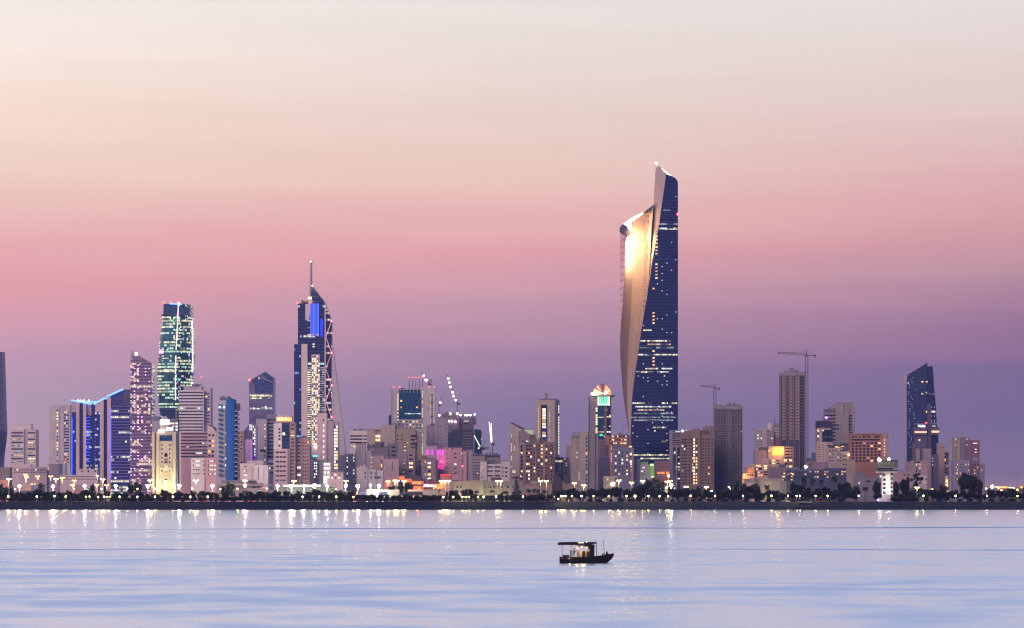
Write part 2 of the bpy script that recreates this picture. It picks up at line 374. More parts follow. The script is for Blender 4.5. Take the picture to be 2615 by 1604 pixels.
# ------------------------------------------------------------------ water
def water():
    m, t, p = newmat('sea_water'); g = G(t); x, y, z = g.xyz(); lk = t.links
    # screen-free coordinates: metres; swell lines run across the bay
    v1 = g.vec(g.m('MULTIPLY', x, .006), g.m('MULTIPLY', y, .05)); v2 = g.vec(g.m('MULTIPLY', x, .05), g.m('MULTIPLY', y, .5)); v3 = g.vec(g.m('MULTIPLY', x, .0012), g.m('MULTIPLY', y, .006))
    n1 = g.noise(v1, 1, 4); n2 = g.noise(v2, 1, 3); n3 = g.noise(v3, 1, 3)
    h = g.m('ADD', g.m('ADD', g.m('MULTIPLY', n1, .5), g.m('MULTIPLY', n2, .06)), g.m('MULTIPLY', n3, 2.0))
    open_ = g.m('SUBTRACT', 1, g.m('DIVIDE', g.m('SUBTRACT', y, 350), 2900), clamp=True)      # sheltered under the far shore, ruffled out in the bay
    bn = g.noise(g.vec(g.m('MULTIPLY', x, .0009), g.m('MULTIPLY', g.m('LOGARITHM', g.m('MAXIMUM', y, 50), 2.718), 9)), 1, 4)
    bu = t.nodes.new('ShaderNodeBump'); bu.inputs['Strength'].default_value = 1; bu.inputs['Distance'].default_value = WB; lk.new(h, bu.inputs['Height'])
    p.inputs['Base Color'].default_value = WCOL + (1,); p.inputs['Metallic'].default_value = WMET
    pt = g.noise(g.vec(g.m('MULTIPLY', x, .07), g.m('MULTIPLY', y, .045)), 1, 4); pt2 = g.noise(g.vec(g.m('MULTIPLY', x, .010), g.m('MULTIPLY', y, .011), 5.0), 1, 4)
    pat = g.m('ADD', g.m('MULTIPLY', g.m('SUBTRACT', pt, .5), 1.0), g.m('MULTIPLY', g.m('SUBTRACT', pt2, .5), .7))
    rg0 = g.m('ADD', g.m('ADD', .17, g.m('MULTIPLY', g.m('POWER', open_, 4), .14)), g.m('MULTIPLY', g.m('MULTIPLY', g.m('SUBTRACT', bn, .47), .7), g.m('ADD', .05, g.m('POWER', open_, 2))))
    rg = g.m('ADD', rg0, g.m('MULTIPLY', pat, g.m('POWER', open_, 1.5)))
    lk.new(g.m('MAXIMUM', rg, g.m('ADD', .155, g.m('MULTIPLY', open_, .10))), p.inputs['Roughness']); p.inputs['IOR'].default_value = 1.34
    lk.new(bu.outputs[0], p.inputs['Normal'])
    V = [(-6000, -400, 0), (6000, -400, 0), (6000, 3720, 0), (-6000, 3720, 0)]
    o = link('water', V, [(0, 1, 2, 3)], m, recalc=False); o['kind'] = 'structure'
WB, WCOL, WMET, WR = .02, (.80, .845, .885), .92, .20
water()

# ------------------------------------------------------------------ land and sea wall
def land():
    m = wall('ground_dark', (.045, .042, .04), 50, 0, .95)
    V = [(-7000, 3713, GZ), (7000, 3713, GZ), (14000, 12000, GZ), (-14000, 12000, GZ)]
    o = link('ground', V, [(0, 1, 2, 3)], m, recalc=False); o['kind'] = 'structure'
    # revetment of dumped rock: a rough slope, cut into small uneven steps
    r = random.Random(3); nx, nz = 620, 7; V, Fc = [], []; x0, x1 = -620, 620
    for i in range(nx + 1):
        x = x0 + (x1 - x0) * i / nx; px = CX + x / 3700 * F
        bulge = -8 * max(0, min(1, (px - 1375) / 40)) if px < 2035 else -8 * max(0, 1 - (px - 2035) / 10) - 2
        for j in range(nz + 1):
            f = j / nz; e = r.uniform(-.45, .45) if 0 < j < nz else 0
            V.append((x + r.uniform(-.5, .5), 3713 + 0.0 * f + (f - 1) * 13 + bulge * (1 - f) + e, -.6 + (GZ + .6) * (f ** .9) + e * .7))
    for i in range(nx):
        for j in range(nz): a = i * (nz + 1) + j; Fc.append((a, a + nz + 1, a + nz + 2, a + 1))
    o = link('embankment', V, Fc, wall('revetment_rock', (.005, .009, .022), 40, 0, .95, .9)); o['kind'] = 'structure'
    V, Fc = boxgeo(-7000, -620, 3706, 3713, -.6, GZ); boxgeo(620, 7000, 3706, 3713, -.6, GZ, V, Fc); 
    o = link('embankment', V, Fc, MATS['revetment_rock'], recalc=False); o['kind'] = 'structure'
    # promenade slab with a low kerb
    V, Fc = boxgeo(-900, 900, 3712.6, 3719, GZ, GZ + .35); o = link('promenade', V, Fc, wall('promenade_stone', (.08, .075, .07), 40, 0)); o['kind'] = 'structure'
    V, Fc = boxgeo(-2000, 2000, 3724, 3742, GZ - .01, GZ + .012); o = link('road', V, Fc, flat('asphalt', (.05, .05, .05), .9)); o['kind'] = 'structure'
land()
def wake(x0, x1, ya, yb, hgt, seed, fade):
    """a long low boat wake running across the bay"""
    r = random.Random(seed); V, Fc = [], []; n = 160; ph = r.random() * 6
    for i in range(n + 1):
        t = i / n; px = x0 + (x1 - x0) * t; D = F * CH / (ya + (yb - ya) * t + .5 * math.sin(t * 9 + ph) - HY); X = (px - CX) * D / F
        h = hgt * min(1, (t if fade else 1 - t) * 2.2 + .12) * (1 + .25 * math.sin(t * 23 + ph))
        for o, z in ((-1.1, -.01), (-.5, .45), (-.15, .92), (.1, 1), (.6, .6), (1.6, -.01)): V.append((X, D + o * hgt * 4.5, z * h if z > 0 else z))
    for i in range(n):
        for j in range(5): a = i * 6 + j; Fc.append((a, a+6, a+7, a+1))
    m = flat('wake_water', (.30, .36, .60), .35, .9); o = link('wake', V, Fc, m, smooth=True); o['kind'] = 'structure'
wake(-150, 2780, 1353, 1347.5, .26, 1, True)
wake(-150, 760, 1403, 1405, .10, 2, False)
wake(1540, 2780, 1403, 1406, .09, 3, True)
# ------------------------------------------------------------------ the sculpted skyscraper
def big_tower():
    zone(0, 0, 1)
    b = B('skyscraper', 'tallest tower, dark blue glass with a carved concrete wing glowing gold at its top', 'skyscraper', 4500, 1670)
    gl = glass('tower_glass_navy', (.010, .030, .095), 4.15, 1.6, 0, 0, 0, line=(.10, .09, .13), lw=.05, seed=3, rough=.1, refl=.5)
    conc = wall('tower_stone', (.48, .37, .34), 8.3, .07, .6, .10)
    # glass shaft: silhouette of its front, extruded
    Lb = [(1700.7, 447), (1696, 482), (1689, 530), (1683, 572), (1674, 624), (1664.6, 673.5), (1658, 722), (1652.8, 758), (1643, 812), (1635.4, 860), (1629.4, 905), (1623, 946), (1618.8, 974), (1614.3, 1019), (1611.6, 1080), (1609.5, 1150), (1609, 1283)]
    b.prism('glass_shaft', [(1731.4, 1283), (1731.4, 467), (1729.5, 460.5), (1725, 455), (1716, 450), (1707, 446)] + Lb, gl, 0, 46)
    # upper concrete ribbon that folds away from the glass and rises to the peak
    Rb = [(1700.7, 447), (1696, 482), (1689, 530), (1683, 572), (1674, 624), (1664.6, 673.5), (1658, 722), (1652.8, 758)]
    Lr = [(1675.8, 418.7), (1673, 444), (1670.5, 490), (1668.4, 530), (1665, 590), (1661.5, 640), (1657.5, 700), (1652.6, 758)]
    V, Fc = [], []
    for (xl, yl), (xr, yr) in zip(Lr, Rb):
        V += [(b.X(xr, -.2), -.2, b.Z(yr)), (b.X(xl, 16), 16, b.Z(yl, 16)), (b.X(xl, 46), 46, b.Z(yl, 46))]
    for i in range(len(Lr) - 1):
        a = i * 3; Fc += [(a, a+1, a+4, a+3), (a+1, a+2, a+5, a+4)]
    link('stone_ribbon', V, Fc, conc, b.o)
    top = [(1675.8, 418.7), (1689.3, 429.8), (1708.5, 445.7), (1700.7, 447.3)]
    b.prism('roof_wedge', top, conc, 15, 30)
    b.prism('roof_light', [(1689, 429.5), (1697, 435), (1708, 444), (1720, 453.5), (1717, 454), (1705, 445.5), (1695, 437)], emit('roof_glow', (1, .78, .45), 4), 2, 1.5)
    b.lamp(1675.8, 417.5, M_wht, 1.6, 14, 'beacon'); b.lamp(1731, 547, emit('beacon_red_bright', (1, .05, .08), 14), 1.4, -1, 'beacon')
    # concave wing
    cols = []
    c0 = [(1598, 604), (1597.5, 640), (1595, 700), (1591, 760), (1587, 810), (1583.3, 862), (1584, 913), (1589, 984), (1594.4, 1032), (1602.4, 1080), (1606.5, 1108)]
    c3 = [(1668.2, 523), (1663, 600), (1658.5, 680), (1652.8, 758), (1643, 812), (1635.4, 860), (1629, 913), (1617.5, 984), (1613.5, 1032), (1611.2, 1080), (1610.4, 1108)]
    tops1 = [(1616, 566), (1616, 610), (1615.7, 690), (1613, 758), (1610, 812), (1606, 860), (1603, 913), (1600, 984), (1601, 1032), (1605.5, 1080), (1608, 1108)]
    tops2 = [(1647, 541), (1647, 610), (1646, 700), (1640, 758), (1632, 812), (1625, 860), (1619, 913), (1611, 984), (1609, 1032), (1608.7, 1080), (1609.4, 1108)]
    offs = [(2, 30, 38, 8)] * 4 + [(2, 28, 34, 6), (2, 25, 28, 5), (2, 21, 23, 4), (2, 14, 14, 3), (2, 9, 9, 2.5), (2, 4, 4, 2.2), (2, 2.2, 2.2, 2)]
    V, Fc = [], []; NC = 13
    for i in range(len(c0)):
        ctrl = [c0[i], tops1[i], tops2[i], c3[i]]; of = offs[i]
        for k in range(NC):
            t = k / (NC - 1) * 3; j = min(2, int(t)); f = t - j
            x = ctrl[j][0] * (1 - f) + ctrl[j+1][0] * f; y = ctrl[j][1] * (1 - f) + ctrl[j+1][1] * f; o = of[j] * (1 - f) + of[j+1] * f
            V.append((b.X(x, o), o, b.Z(y, o)))
    for i in range(len(c0) - 1):
        for k in range(NC - 1): a = i * NC + k; Fc.append((a, a+1, a+NC+1, a+NC))
    link('carved_wing', V, Fc, conc, b.o)
    # glass strip on the outer flank, pink sky reflection put into its tint
    strip = glass('tower_glass_flank', (.75, .40, .42), 8.3, 50, 0, 0, 0, line=(.2, .08, .12), lw=.12, seed=2, rough=.3, refl=.5)
    Ls = [(1583.6, 584), (1583.6, 640), (1583.6, 700), (1583.4, 760), (1583.2, 810), (1583, 862)]
    V, Fc = [], []
    for (xl, yl), (xr, yr) in zip(Ls, c0[:6]): V += [(b.X(xr, 2), 2, b.Z(yr, 2)), (b.X(xl, 40), 40, b.Z(yl, 40))]
    for i in range(5): a = i * 2; Fc.append((a, a+1, a+3, a+2))
    link('flank_glass', V, Fc, strip, b.o)
    # solid behind
    b.prism('rear_wall', [(1584, 590), (1592, 574), (1608, 564), (1641, 543.5), (1668, 524), (1672, 524), (1672, 700), (1650, 800), (1634, 900), (1612, 1100), (1607, 1106), (1602.6, 1078), (1594.8, 1030), (1589.4, 982), (1584.6, 911), (1584, 860)], conc, 39.5, 6)
    metal = flat('crown_metal', (.25, .2, .2), .25, .9)
    b.prism('crown_cap', [(1583.2, 586), (1583.8, 579), (1588, 574.5), (1593, 572), (1601, 577), (1612, 594), (1600, 605)], metal, -.5, 30)
    glow = emit('crown_glow', (1, .62, .26), 60.0)  # floodlit gold cladding, its brightness put in as emission
    b.prism('crown_lit_cladding', [(1594, 572), (1603, 564), (1620, 554), (1641, 543), (1641.5, 546), (1624, 557), (1611, 568), (1611, 578), (1613, 590), (1606, 594), (1600, 583)], glow, 3, 2)
    b.prism('crown_parapet', [(1643, 543), (1650, 538), (1668, 523), (1669, 530), (1652, 543)], metal, 10, 20)
    pan = wall('tower_stone_panel', (.56, .42, .33), 60, 0, .6, .06)
    # slit windows on the inner panel
    dk = flat('slit_window', (.10, .07, .08), .4)
    b.wins([1652, 1656, 1660, 1664], [552, 566], 1.9, 9, 0, dark=dk, off=20, part='slit_window')
    b.wins([1652.5, 1657, 1661.5], seq(582, 700, 16), 1.8, 2.6, 0, dark=dk, off=22, part='slit_window', only=lambda x, y: x < 1667 - (y - 523) * .07)
    b.wins([1643, 1646.5], [770, 782, 794], 1.6, 8, 0, dark=dk, off=10, part='slit_window', only=lambda x, y: x < 1650 - (y - 758) * .14)
    b.wins([1645, 1649], seq(715, 755, 6), 1.6, 2.6, 0, dark=dk, off=14, part='slit_window')
    # lit storeys (rows read off the facade)
    zone(1560, 860, 3.7775)
    rows = [(40, 285, 580, O_y), (73, 355, 578, O_o), (105, 275, 400, O_d), (105, 440, 630, O_d), (173, 265, 395, O_w), (173, 405, 575, O_y), (173, 582, 648, O_s), (307, 330, 458, O_y), (307, 490, 592, O_w),
            (340, 240, 415, O_y), (340, 445, 560, O_w), (641, 210, 330, O_y), (641, 355, 400, O_o), (641, 490, 550, O_y), (641, 588, 640, O_s), (675, 235, 580, O_w), (707, 255, 515, O_o), (740, 205, 600, O_d),
            (775, 195, 480, O_d), (775, 500, 625, O_d), (805, 220, 600, O_d), (875, 405, 440, O_d), (875, 445, 535, O_s), (908, 415, 432, O_s), (1010, 492, 532, O_o), (1141, 215, 578, O_s), (1175, 285, 575, O_s)]
    for y, x0, x1, m in rows: b.bands(x0, x1, [y], 13, m, part='lit_storey')
    b.wins([412], [138, 205, 238, 272], 20, 13, 1, [M_w3, M_w1], part='window')
    b.wins([517], [378], 12, 10, 1, [M_w3])
    zone(1560, 390, 2.963)
    for y, x0, x1, m in [(540, 364, 505, O_d), (577, 360, 506, O_s), (572, 360, 506, O_w), (435, 398, 452, O_d), (1343, 243, 311, O_y), (1424, 222, 455, O_y)]: b.bands(x0, x1, [y], 9, m, part='lit_storey', proud=.12 + (y % 7) * .01)
    b.wins([345], [632, 659, 686, 713, 739, 765, 844, 871, 897, 923, 949], 17, 10, 1, [M_w1, M_w3, M_wd]); b.wins([323], [1028, 1212, 1238, 1264, 1290], 15, 10, 1, [M_w1, M_w3])
    sp = emit('facade_spark', (.75, .8, 1), 1.2); r = random.Random(5)
    for x, y in [(388, 862), (388, 914), (388, 966), (388, 1046), (424, 836), (424, 1072), (460, 679), (460, 889), (352, 993), (388, 1257), (352, 1257), (424, 1230), (388, 1335), (424, 1362), (460, 1362), (246, 1308), (491, 333), (491, 810), (491, 1206)]:
        b.lamp(x, y, sp, .55, -.3, 'facade_light')
    zone(1560, 860, 3.7775)
    for x, y in [(313, 262), (495, 262), (264, 379), (313, 396), (358, 396), (358, 430), (449, 430), (541, 430), (495, 464), (541, 464), (313, 576), (403, 830), (495, 830), (541, 730), (586, 730), (495, 765), (541, 932), (254, 964), (358, 897), (541, 998), (358, 1030), (213, 930), (212, 862), (449, 697), (358, 1130), (495, 1135), (541, 1098)]:
        b.lamp(x, y, sp, .55, -.3, 'facade_light')
    # floodlights recessed in the wing that wash the stone gold
    zone(0, 0, 1)
    for (x, y, off, e, dirv, sz) in [(1640, 565, 8, 6.5e5, (-1, .5, -.95), 95), (1638, 640, 6, 4.5e5, (-1, .55, -.35), 100), (1622, 575, -6, 6.5e5, (.12, 1, -1.1), 110)]:
        l = bpy.data.lights.new('crown_floodlight', 'SPOT'); l.energy = e; l.color = (1, .66, .30); l.spot_size = R(sz); l.spot_blend = 1; l.shadow_soft_size = 2.5
        q = bpy.data.objects.new('crown_floodlight', l); COL.objects.link(q); q.parent = b.o; q.location = (b.X(x, off), off - 3, b.Z(y, off))
        q.rotation_euler = Vector(dirv).to_track_quat('-Z', 'Y').to_euler()
    b.flush()
big_tower()
# ------------------------------------------------------------------ left skyline walls: haze and city glow put in as paler colour
PK = wall('pale_pink', (.80, .59, .55)); BE = wall('pale_beige', (.78, .65, .58)); GY = wall('pale_grey', (.50, .44, .47)); MV = wall('pale_mauve', (.56, .43, .45))
BR = wall('pale_brown', (.40, .27, .25)); WH = wall('pale_white', (.88, .77, .72)); LM = wall('wall_lemon_stone', (.76, .66, .46)); DG = wall('wall_dark', (.11, .11, .15)); RS = wall('pale_rose', (.78, .48, .48)); BG2 = wall('pale_sand', (.62, .50, .42))
BL = wall('wall_blue', (.03, .14, .40), 3.4, .05)
Gb = glass('curtain_glass_blue', (.02, .06, .13), 3.8, 1.6, .10, .5, .01, seed=11)
Gd = glass('curtain_glass_dark', (.02, .03, .06), 3.6, 2.2, .10, .4, .03, seed=12, line=(.06, .06, .09))
Gt = glass('curtain_glass_teal', (.02, .09, .12), 3.8, 2.0, .05, .5, .02, seed=13, line=(.05, .10, .12))
NEON = emit('neon_blue', (.03, .08, 1), 2.4); NEONW = emit('neon_pale_blue', (.13, .30, 1), 3.0); MAG = emit('neon_magenta', (1, .06, .55), 2.0)

def tower_left():
    zone(0, 740, 2.6056)
    # sliver of a lens-shaped tower cut by the frame
    b = B('curved_tower', 'dusky curved tower cut off by the left edge, widest at two thirds down', 'skyscraper', 5200, -100)
    prof = [(14, 411), (20, 600), (25, 780), (30, 940), (24, 1010), (13, 1085), (9, 1150), (9, 1500)]
    V, Fc = [], []; n = 14
    for x, y in prof:
        rx = b.X(x) ; 
        for i in range(n): a = 2 * math.pi * i / n; V.append((rx * math.cos(a), 30 + 30 * math.sin(a) * rx / b.X(30), max(0, b.Z(y))))
    for j in range(len(prof) - 1):
        for i in range(n): k = j * n; Fc.append((k+i, k+(i+1) % n, k+n+(i+1) % n, k+n+i))
    Fc.append(tuple(range(n)))
    link('facade', V, Fc, glass('curved_tower_skin', (.20, .18, .27), 7, 3, 0, 0, 0, seed=4, line=(.2, .17, .25), lw=.3, rough=.3, refl=.3), b.o)
    # beige office with a dark central shaft
    b = B('office_building', 'pale office block with banded windows, a dark central shaft and boxed roof plant', 'building', 6000, 155)
    b.box('wall', 70, 160, 930, None, BE, 0, 40); b.box('stair_core', 160, 181, 926, None, GY, 1.5, 30); b.box('wall', 181, 238, 930, None, BE, 0, 40); b.box('roof_house', 118, 208, 892, 930, BE, 8, 20)
    for i, y in enumerate(step(952, 1165, 21.5)):
        b.bands(75, 155, [y], 9, [M_dim, O_d, O_o][(i * 7 % 5) // 2], 0); b.bands(184, 234, [y], 9, [M_dim, O_o, O_y][(i * 3 % 5) // 2], 0)
    # grey slab with a stair of lit windows
    b = B('slab_block', 'tall pale slab with one column of lit stair windows and a slotted right side', 'building', 6000, 396)
    b.box('wall', 327, 467, 765, None, wall('wall_pale_grey', (0.70, 0.60, 0.57)), 0, 40); b.box('pier', 347, 396, 775, None, MATS['wall_pale_grey'], -1.2, 2); b.box('pier', 404, 424, 770, None, MATS['wall_pale_grey'], -1.2, 2)
    b.wins([382], step(800, 1165, 20), 9, 9, .75, [M_w2, M_w1, M_wd], off=-1.2, seed=1); b.bands(427, 460, step(815, 1150, 18.5), 8, M_dim); b.wins([432, 444], step(815, 1150, 18.5), 7, 7, .35, [M_w2, M_w1], seed=4, dark=M_dim, proud=.3)
    b.flush()
    b = B('radio_mast', 'thin red lattice radio mast in front of the pale slab block', 'mast', 5000, 441)
    for x in (434, 448): b.bar('leg', (x, 1240), (441, 1085), .35, M_steel, 0)
    V, Fc = [], []
    for k in range(9):
        y = 1235 - k * 17; w = 7 - k * .7; a = (b.X(441 - w), 0, b.Z(y)); c = (b.X(441 + w), 0, b.Z(y - 15)); tubegeo(a, c, .25, .25, 4, V, Fc); tubegeo((b.X(441 + w), 0, b.Z(y)), (b.X(441 - w), 0, b.Z(y - 15)), .25, .25, 4, V, Fc)
    link('lattice', V, Fc, M_steel, b.o); b.lamp(441, 1098, M_red, .9); b.lamp(438, 1130, M_red, .7)
    b = B('hotel', 'low pink hotel with small square windows behind the left street lamps', 'building', 5400, 190)
    b.box('wall', 75, 312, 1178, None, PK, 0, 40); b.box('wing', 312, 395, 1158, None, MV, 3, 40); b.box('roof_house', 145, 205, 1162, 1180, PK, 6, 20)
    b.wins(seq(100, 300, 14), [1198, 1214], 8, 8, .1, seed=2, dark=M_dim); b.wins([318, 322], step(1170, 1200, 12), 5, 5, .8, seed=3, off=3)
    # twin blue-lit towers
    b = B('neon_outlined_tower', 'shorter tower with rose stone fins, dipped roof edge and electric blue light lines', 'skyscraper', 5000, 592)
    gn = glass('blue_lit_glass', (.03, .05, .22), 4.1, 2.4, .30, .5, .04, (.8, .85, .6), (.6, .75, 1), .9, line=(.08, .08, .3), seed=7)
    b.prism('core', [(475, 1330), (475, 742), (610, 764), (710, 728), (710, 1330)], MV, 3, 40)
    for x0, x1, yt in ((506, 528, 748), (553, 573, 756), (633, 665, 760), (665, 690, 742)): b.box('stone_fin', x0, x1, yt, None, PK, -1 - .3 * (x0 % 3), 4)
    for x0, x1, yt in ((528, 553, 752), (608, 630, 763), (690, 711, 730)): b.box('glass_shaft', x0, x1, yt, None, glass('neon_shaft_glass', (.03, .04, .15), 4, 2, 0, 0, 0, seed=5, refl=.4), .5, 3)
    for x0, x1, yt in ((478, 505, 815), (573, 608, 835), (630, 665, 812)): b.box('glazing', x0, x1, yt, None, gn, 0 - (x0 == 630) * 1.5, 4)
    for pts in (((475, 735), (610, 761)), ((515, 744), (640, 747)), ((625, 762), (690, 724)), ((688, 723), (711, 723))): b.bar('neon_line', pts[0], pts[1], 1.1, NEONW, -1.5)
    b.bar('neon_line', (480, 850), (478, 1235), .8, NEON, -1.2)
    for x, y0, y1 in ((574, 850, 1160), (632, 860, 1160)):
        for y in step(y0, y1, 21): b.bar('neon_tick', (x, y), (x + (22 if x == 574 else 0) + 4, y), .45, NEON, -2.2)
    for x in (520, 535, 558, 590): b.lamp(x, 737, M_wht, .8, 1)
    b = B('neon_outlined_tower', 'taller glass tower with rising blue light line on its roof edge and blue dotted corner', 'skyscraper', 4980, 790)
    b.prism('core', [(713, 1330), (713, 716), (820, 668), (865, 668), (865, 1330)], glass('neon_tower_cap', (.06, .07, .2), 4.1, 3, 0, 0, 0, seed=3, refl=.4), 1, 40)
    b.box('stone_fin', 713, 737, 712, None, PK, -.5, 4); b.box('glazing', 739, 865, 770, None, glass('banded_violet_glass', (.04, .06, .20), 4.05, 2.8, .34, .65, .02, (1, .85, .55), (.9, .9, .7), 1.2, line=(.28, .22, .42), lw=.22, seed=23), 0, 3)
    b.bar('neon_line', (711, 711), (820, 662), 1.2, NEONW, -1.5); b.box('roof_slab', 820, 866, 664, 770, wall('wall_slate', (.12, .12, .2)), .6, 20)
    b.bar('neon_line', (738, 800), (738, 1260), .5, NEON, -.8)
    for y in step(790, 1260, 16): b.lamp(738, y, NEON, .75, -.8, 'neon_dot')
    # slanted tower
    b = B('slanted_roof_tower', 'tower with sloping roof sprinkled all over with lilac light points and warm rooms', 'skyscraper', 4700, 940)
    ga = glass('sprinkled_glass', (.16, .10, .17), 4.05, 2.9, .62, .55, .10, (1, .62, .34), (1, .82, .6), 1.0, line=(.42, .32, .42), lw=.24, seed=31, dots=.34, dotc=(.70, .88, .50), refl=.2)
    b.prism('facade', [(869, 1290), (869, 414), (880, 414), (1010, 492), (1010, 1290)], ga, 0, 40); b.prism('edge_fin', [(869, 470), (869, 410), (876, 407), (882, 418), (882, 470)], GY, -.6, 3)
    b.lamp(907, 427, M_wht, 1.8, -1); b.bar('roof_edge', (880, 414), (1011, 491), .8, GY, -.5)
    # barrel tower
    b = B('barrel_tower', 'bulging rounded tower wrapped in multicoloured light dots with glowing white seams', 'skyscraper', 4800, 1155)
    pl = [(1087, 95), (1072, 165), (1055, 290), (1043, 400), (1035, 500), (1032, 580), (1036, 670), (1044, 760), (1056, 850), (1075, 960), (1085, 1100), (1085, 1290)]
    pr = [(1262, 105), (1267, 200), (1272, 290), (1274, 420), (1273, 540), (1268, 640), (1262, 760), (1250, 850), (1240, 960), (1240, 1100), (1240, 1290), (1240, 1290)]
    gb = glass('rainbow_glass', (.03, .15, .18), 3.95, 2.3, .72, .75, .05, (1, .88, .45), (.6, 1, .75), 1.05, line=(.05, .09, .12), lw=.15, seed=41, dots=.16, refl=.45)
    V, Fc = [], []; n = 13
    for (xl, yl), (xr, yr) in zip(pl, pr):
        for i in range(n):
            a = math.pi * i / (n - 1); cx = (b.X(xl) + b.X(xr)) / 2; hw = (b.X(xr) - b.X(xl)) / 2
            V.append((cx - hw * math.cos(a), 24 - 24 * math.sin(a) ** .8, 0 if yl > 1280 else b.Z(yl)))
        for xx in (1, -1): V.append((cx + hw * xx, 50, 0 if yl > 1280 else b.Z(yl)))
    n2 = n + 2
    for j in range(len(pl) - 1):
        for i in range(n2): k = j * n2; Fc.append((k+i, k+(i+1) % n2, k+n2+(i+1) % n2, k+n2+i))
    Fc.append(tuple(range(n2)))
    link('facade', V, Fc, gb, b.o)
    b.prism('crown_screen', [(1087, 160), (1088, 95), (1215, 90), (1215, 122), (1262, 118), (1262, 170), (1070, 172)], glass('crown_screen_glass', (.04, .10, .18), 4, 2, .0, 0, 0, seed=6, refl=.5), -1.2, 46)
    SEAM = emit('seam_white_pink', (1, .72, .74), 2.4)
    for p, q in (((1188, 100), (1181, 250)), ((1181, 250), (1173, 400)), ((1171, 440), (1168, 560)), ((1168, 570), (1169, 735))): b.bar('light_seam', p, q, .55, SEAM, -2.5)
    for p, q in (((1267, 200), (1271, 290)), ((1271, 290), (1273, 420)), ((1273, 420), (1272, 545)), ((1268, 610), (1267, 640))): b.bar('light_seam', p, q, .8, SEAM, 20)
    b.bar('neon_line', (1130, 94), (1213, 97), .8, NEONW, -2)
    b.bar('light_seam', (1193, 85), (1190, 104), 1.2, emit('crown_star', (.9, .95, 1), 5), -2)
    for x in (1090, 1137, 1183): b.lamp(x, 84, M_red, 1.0, 4, 'beacon')
    b.mast(1137, 84, 95, .3, 4); b.bands(1033, 1170, [541], 13, O_s, off=-1.5); b.bands(1190, 1272, [541], 10, O_s, off=.8); b.bands(1078, 1205, [456], 8, O_y, off=-2.4); b.bands(1075, 1135, [183], 9, O_s, off=-2.0)
tower_left()

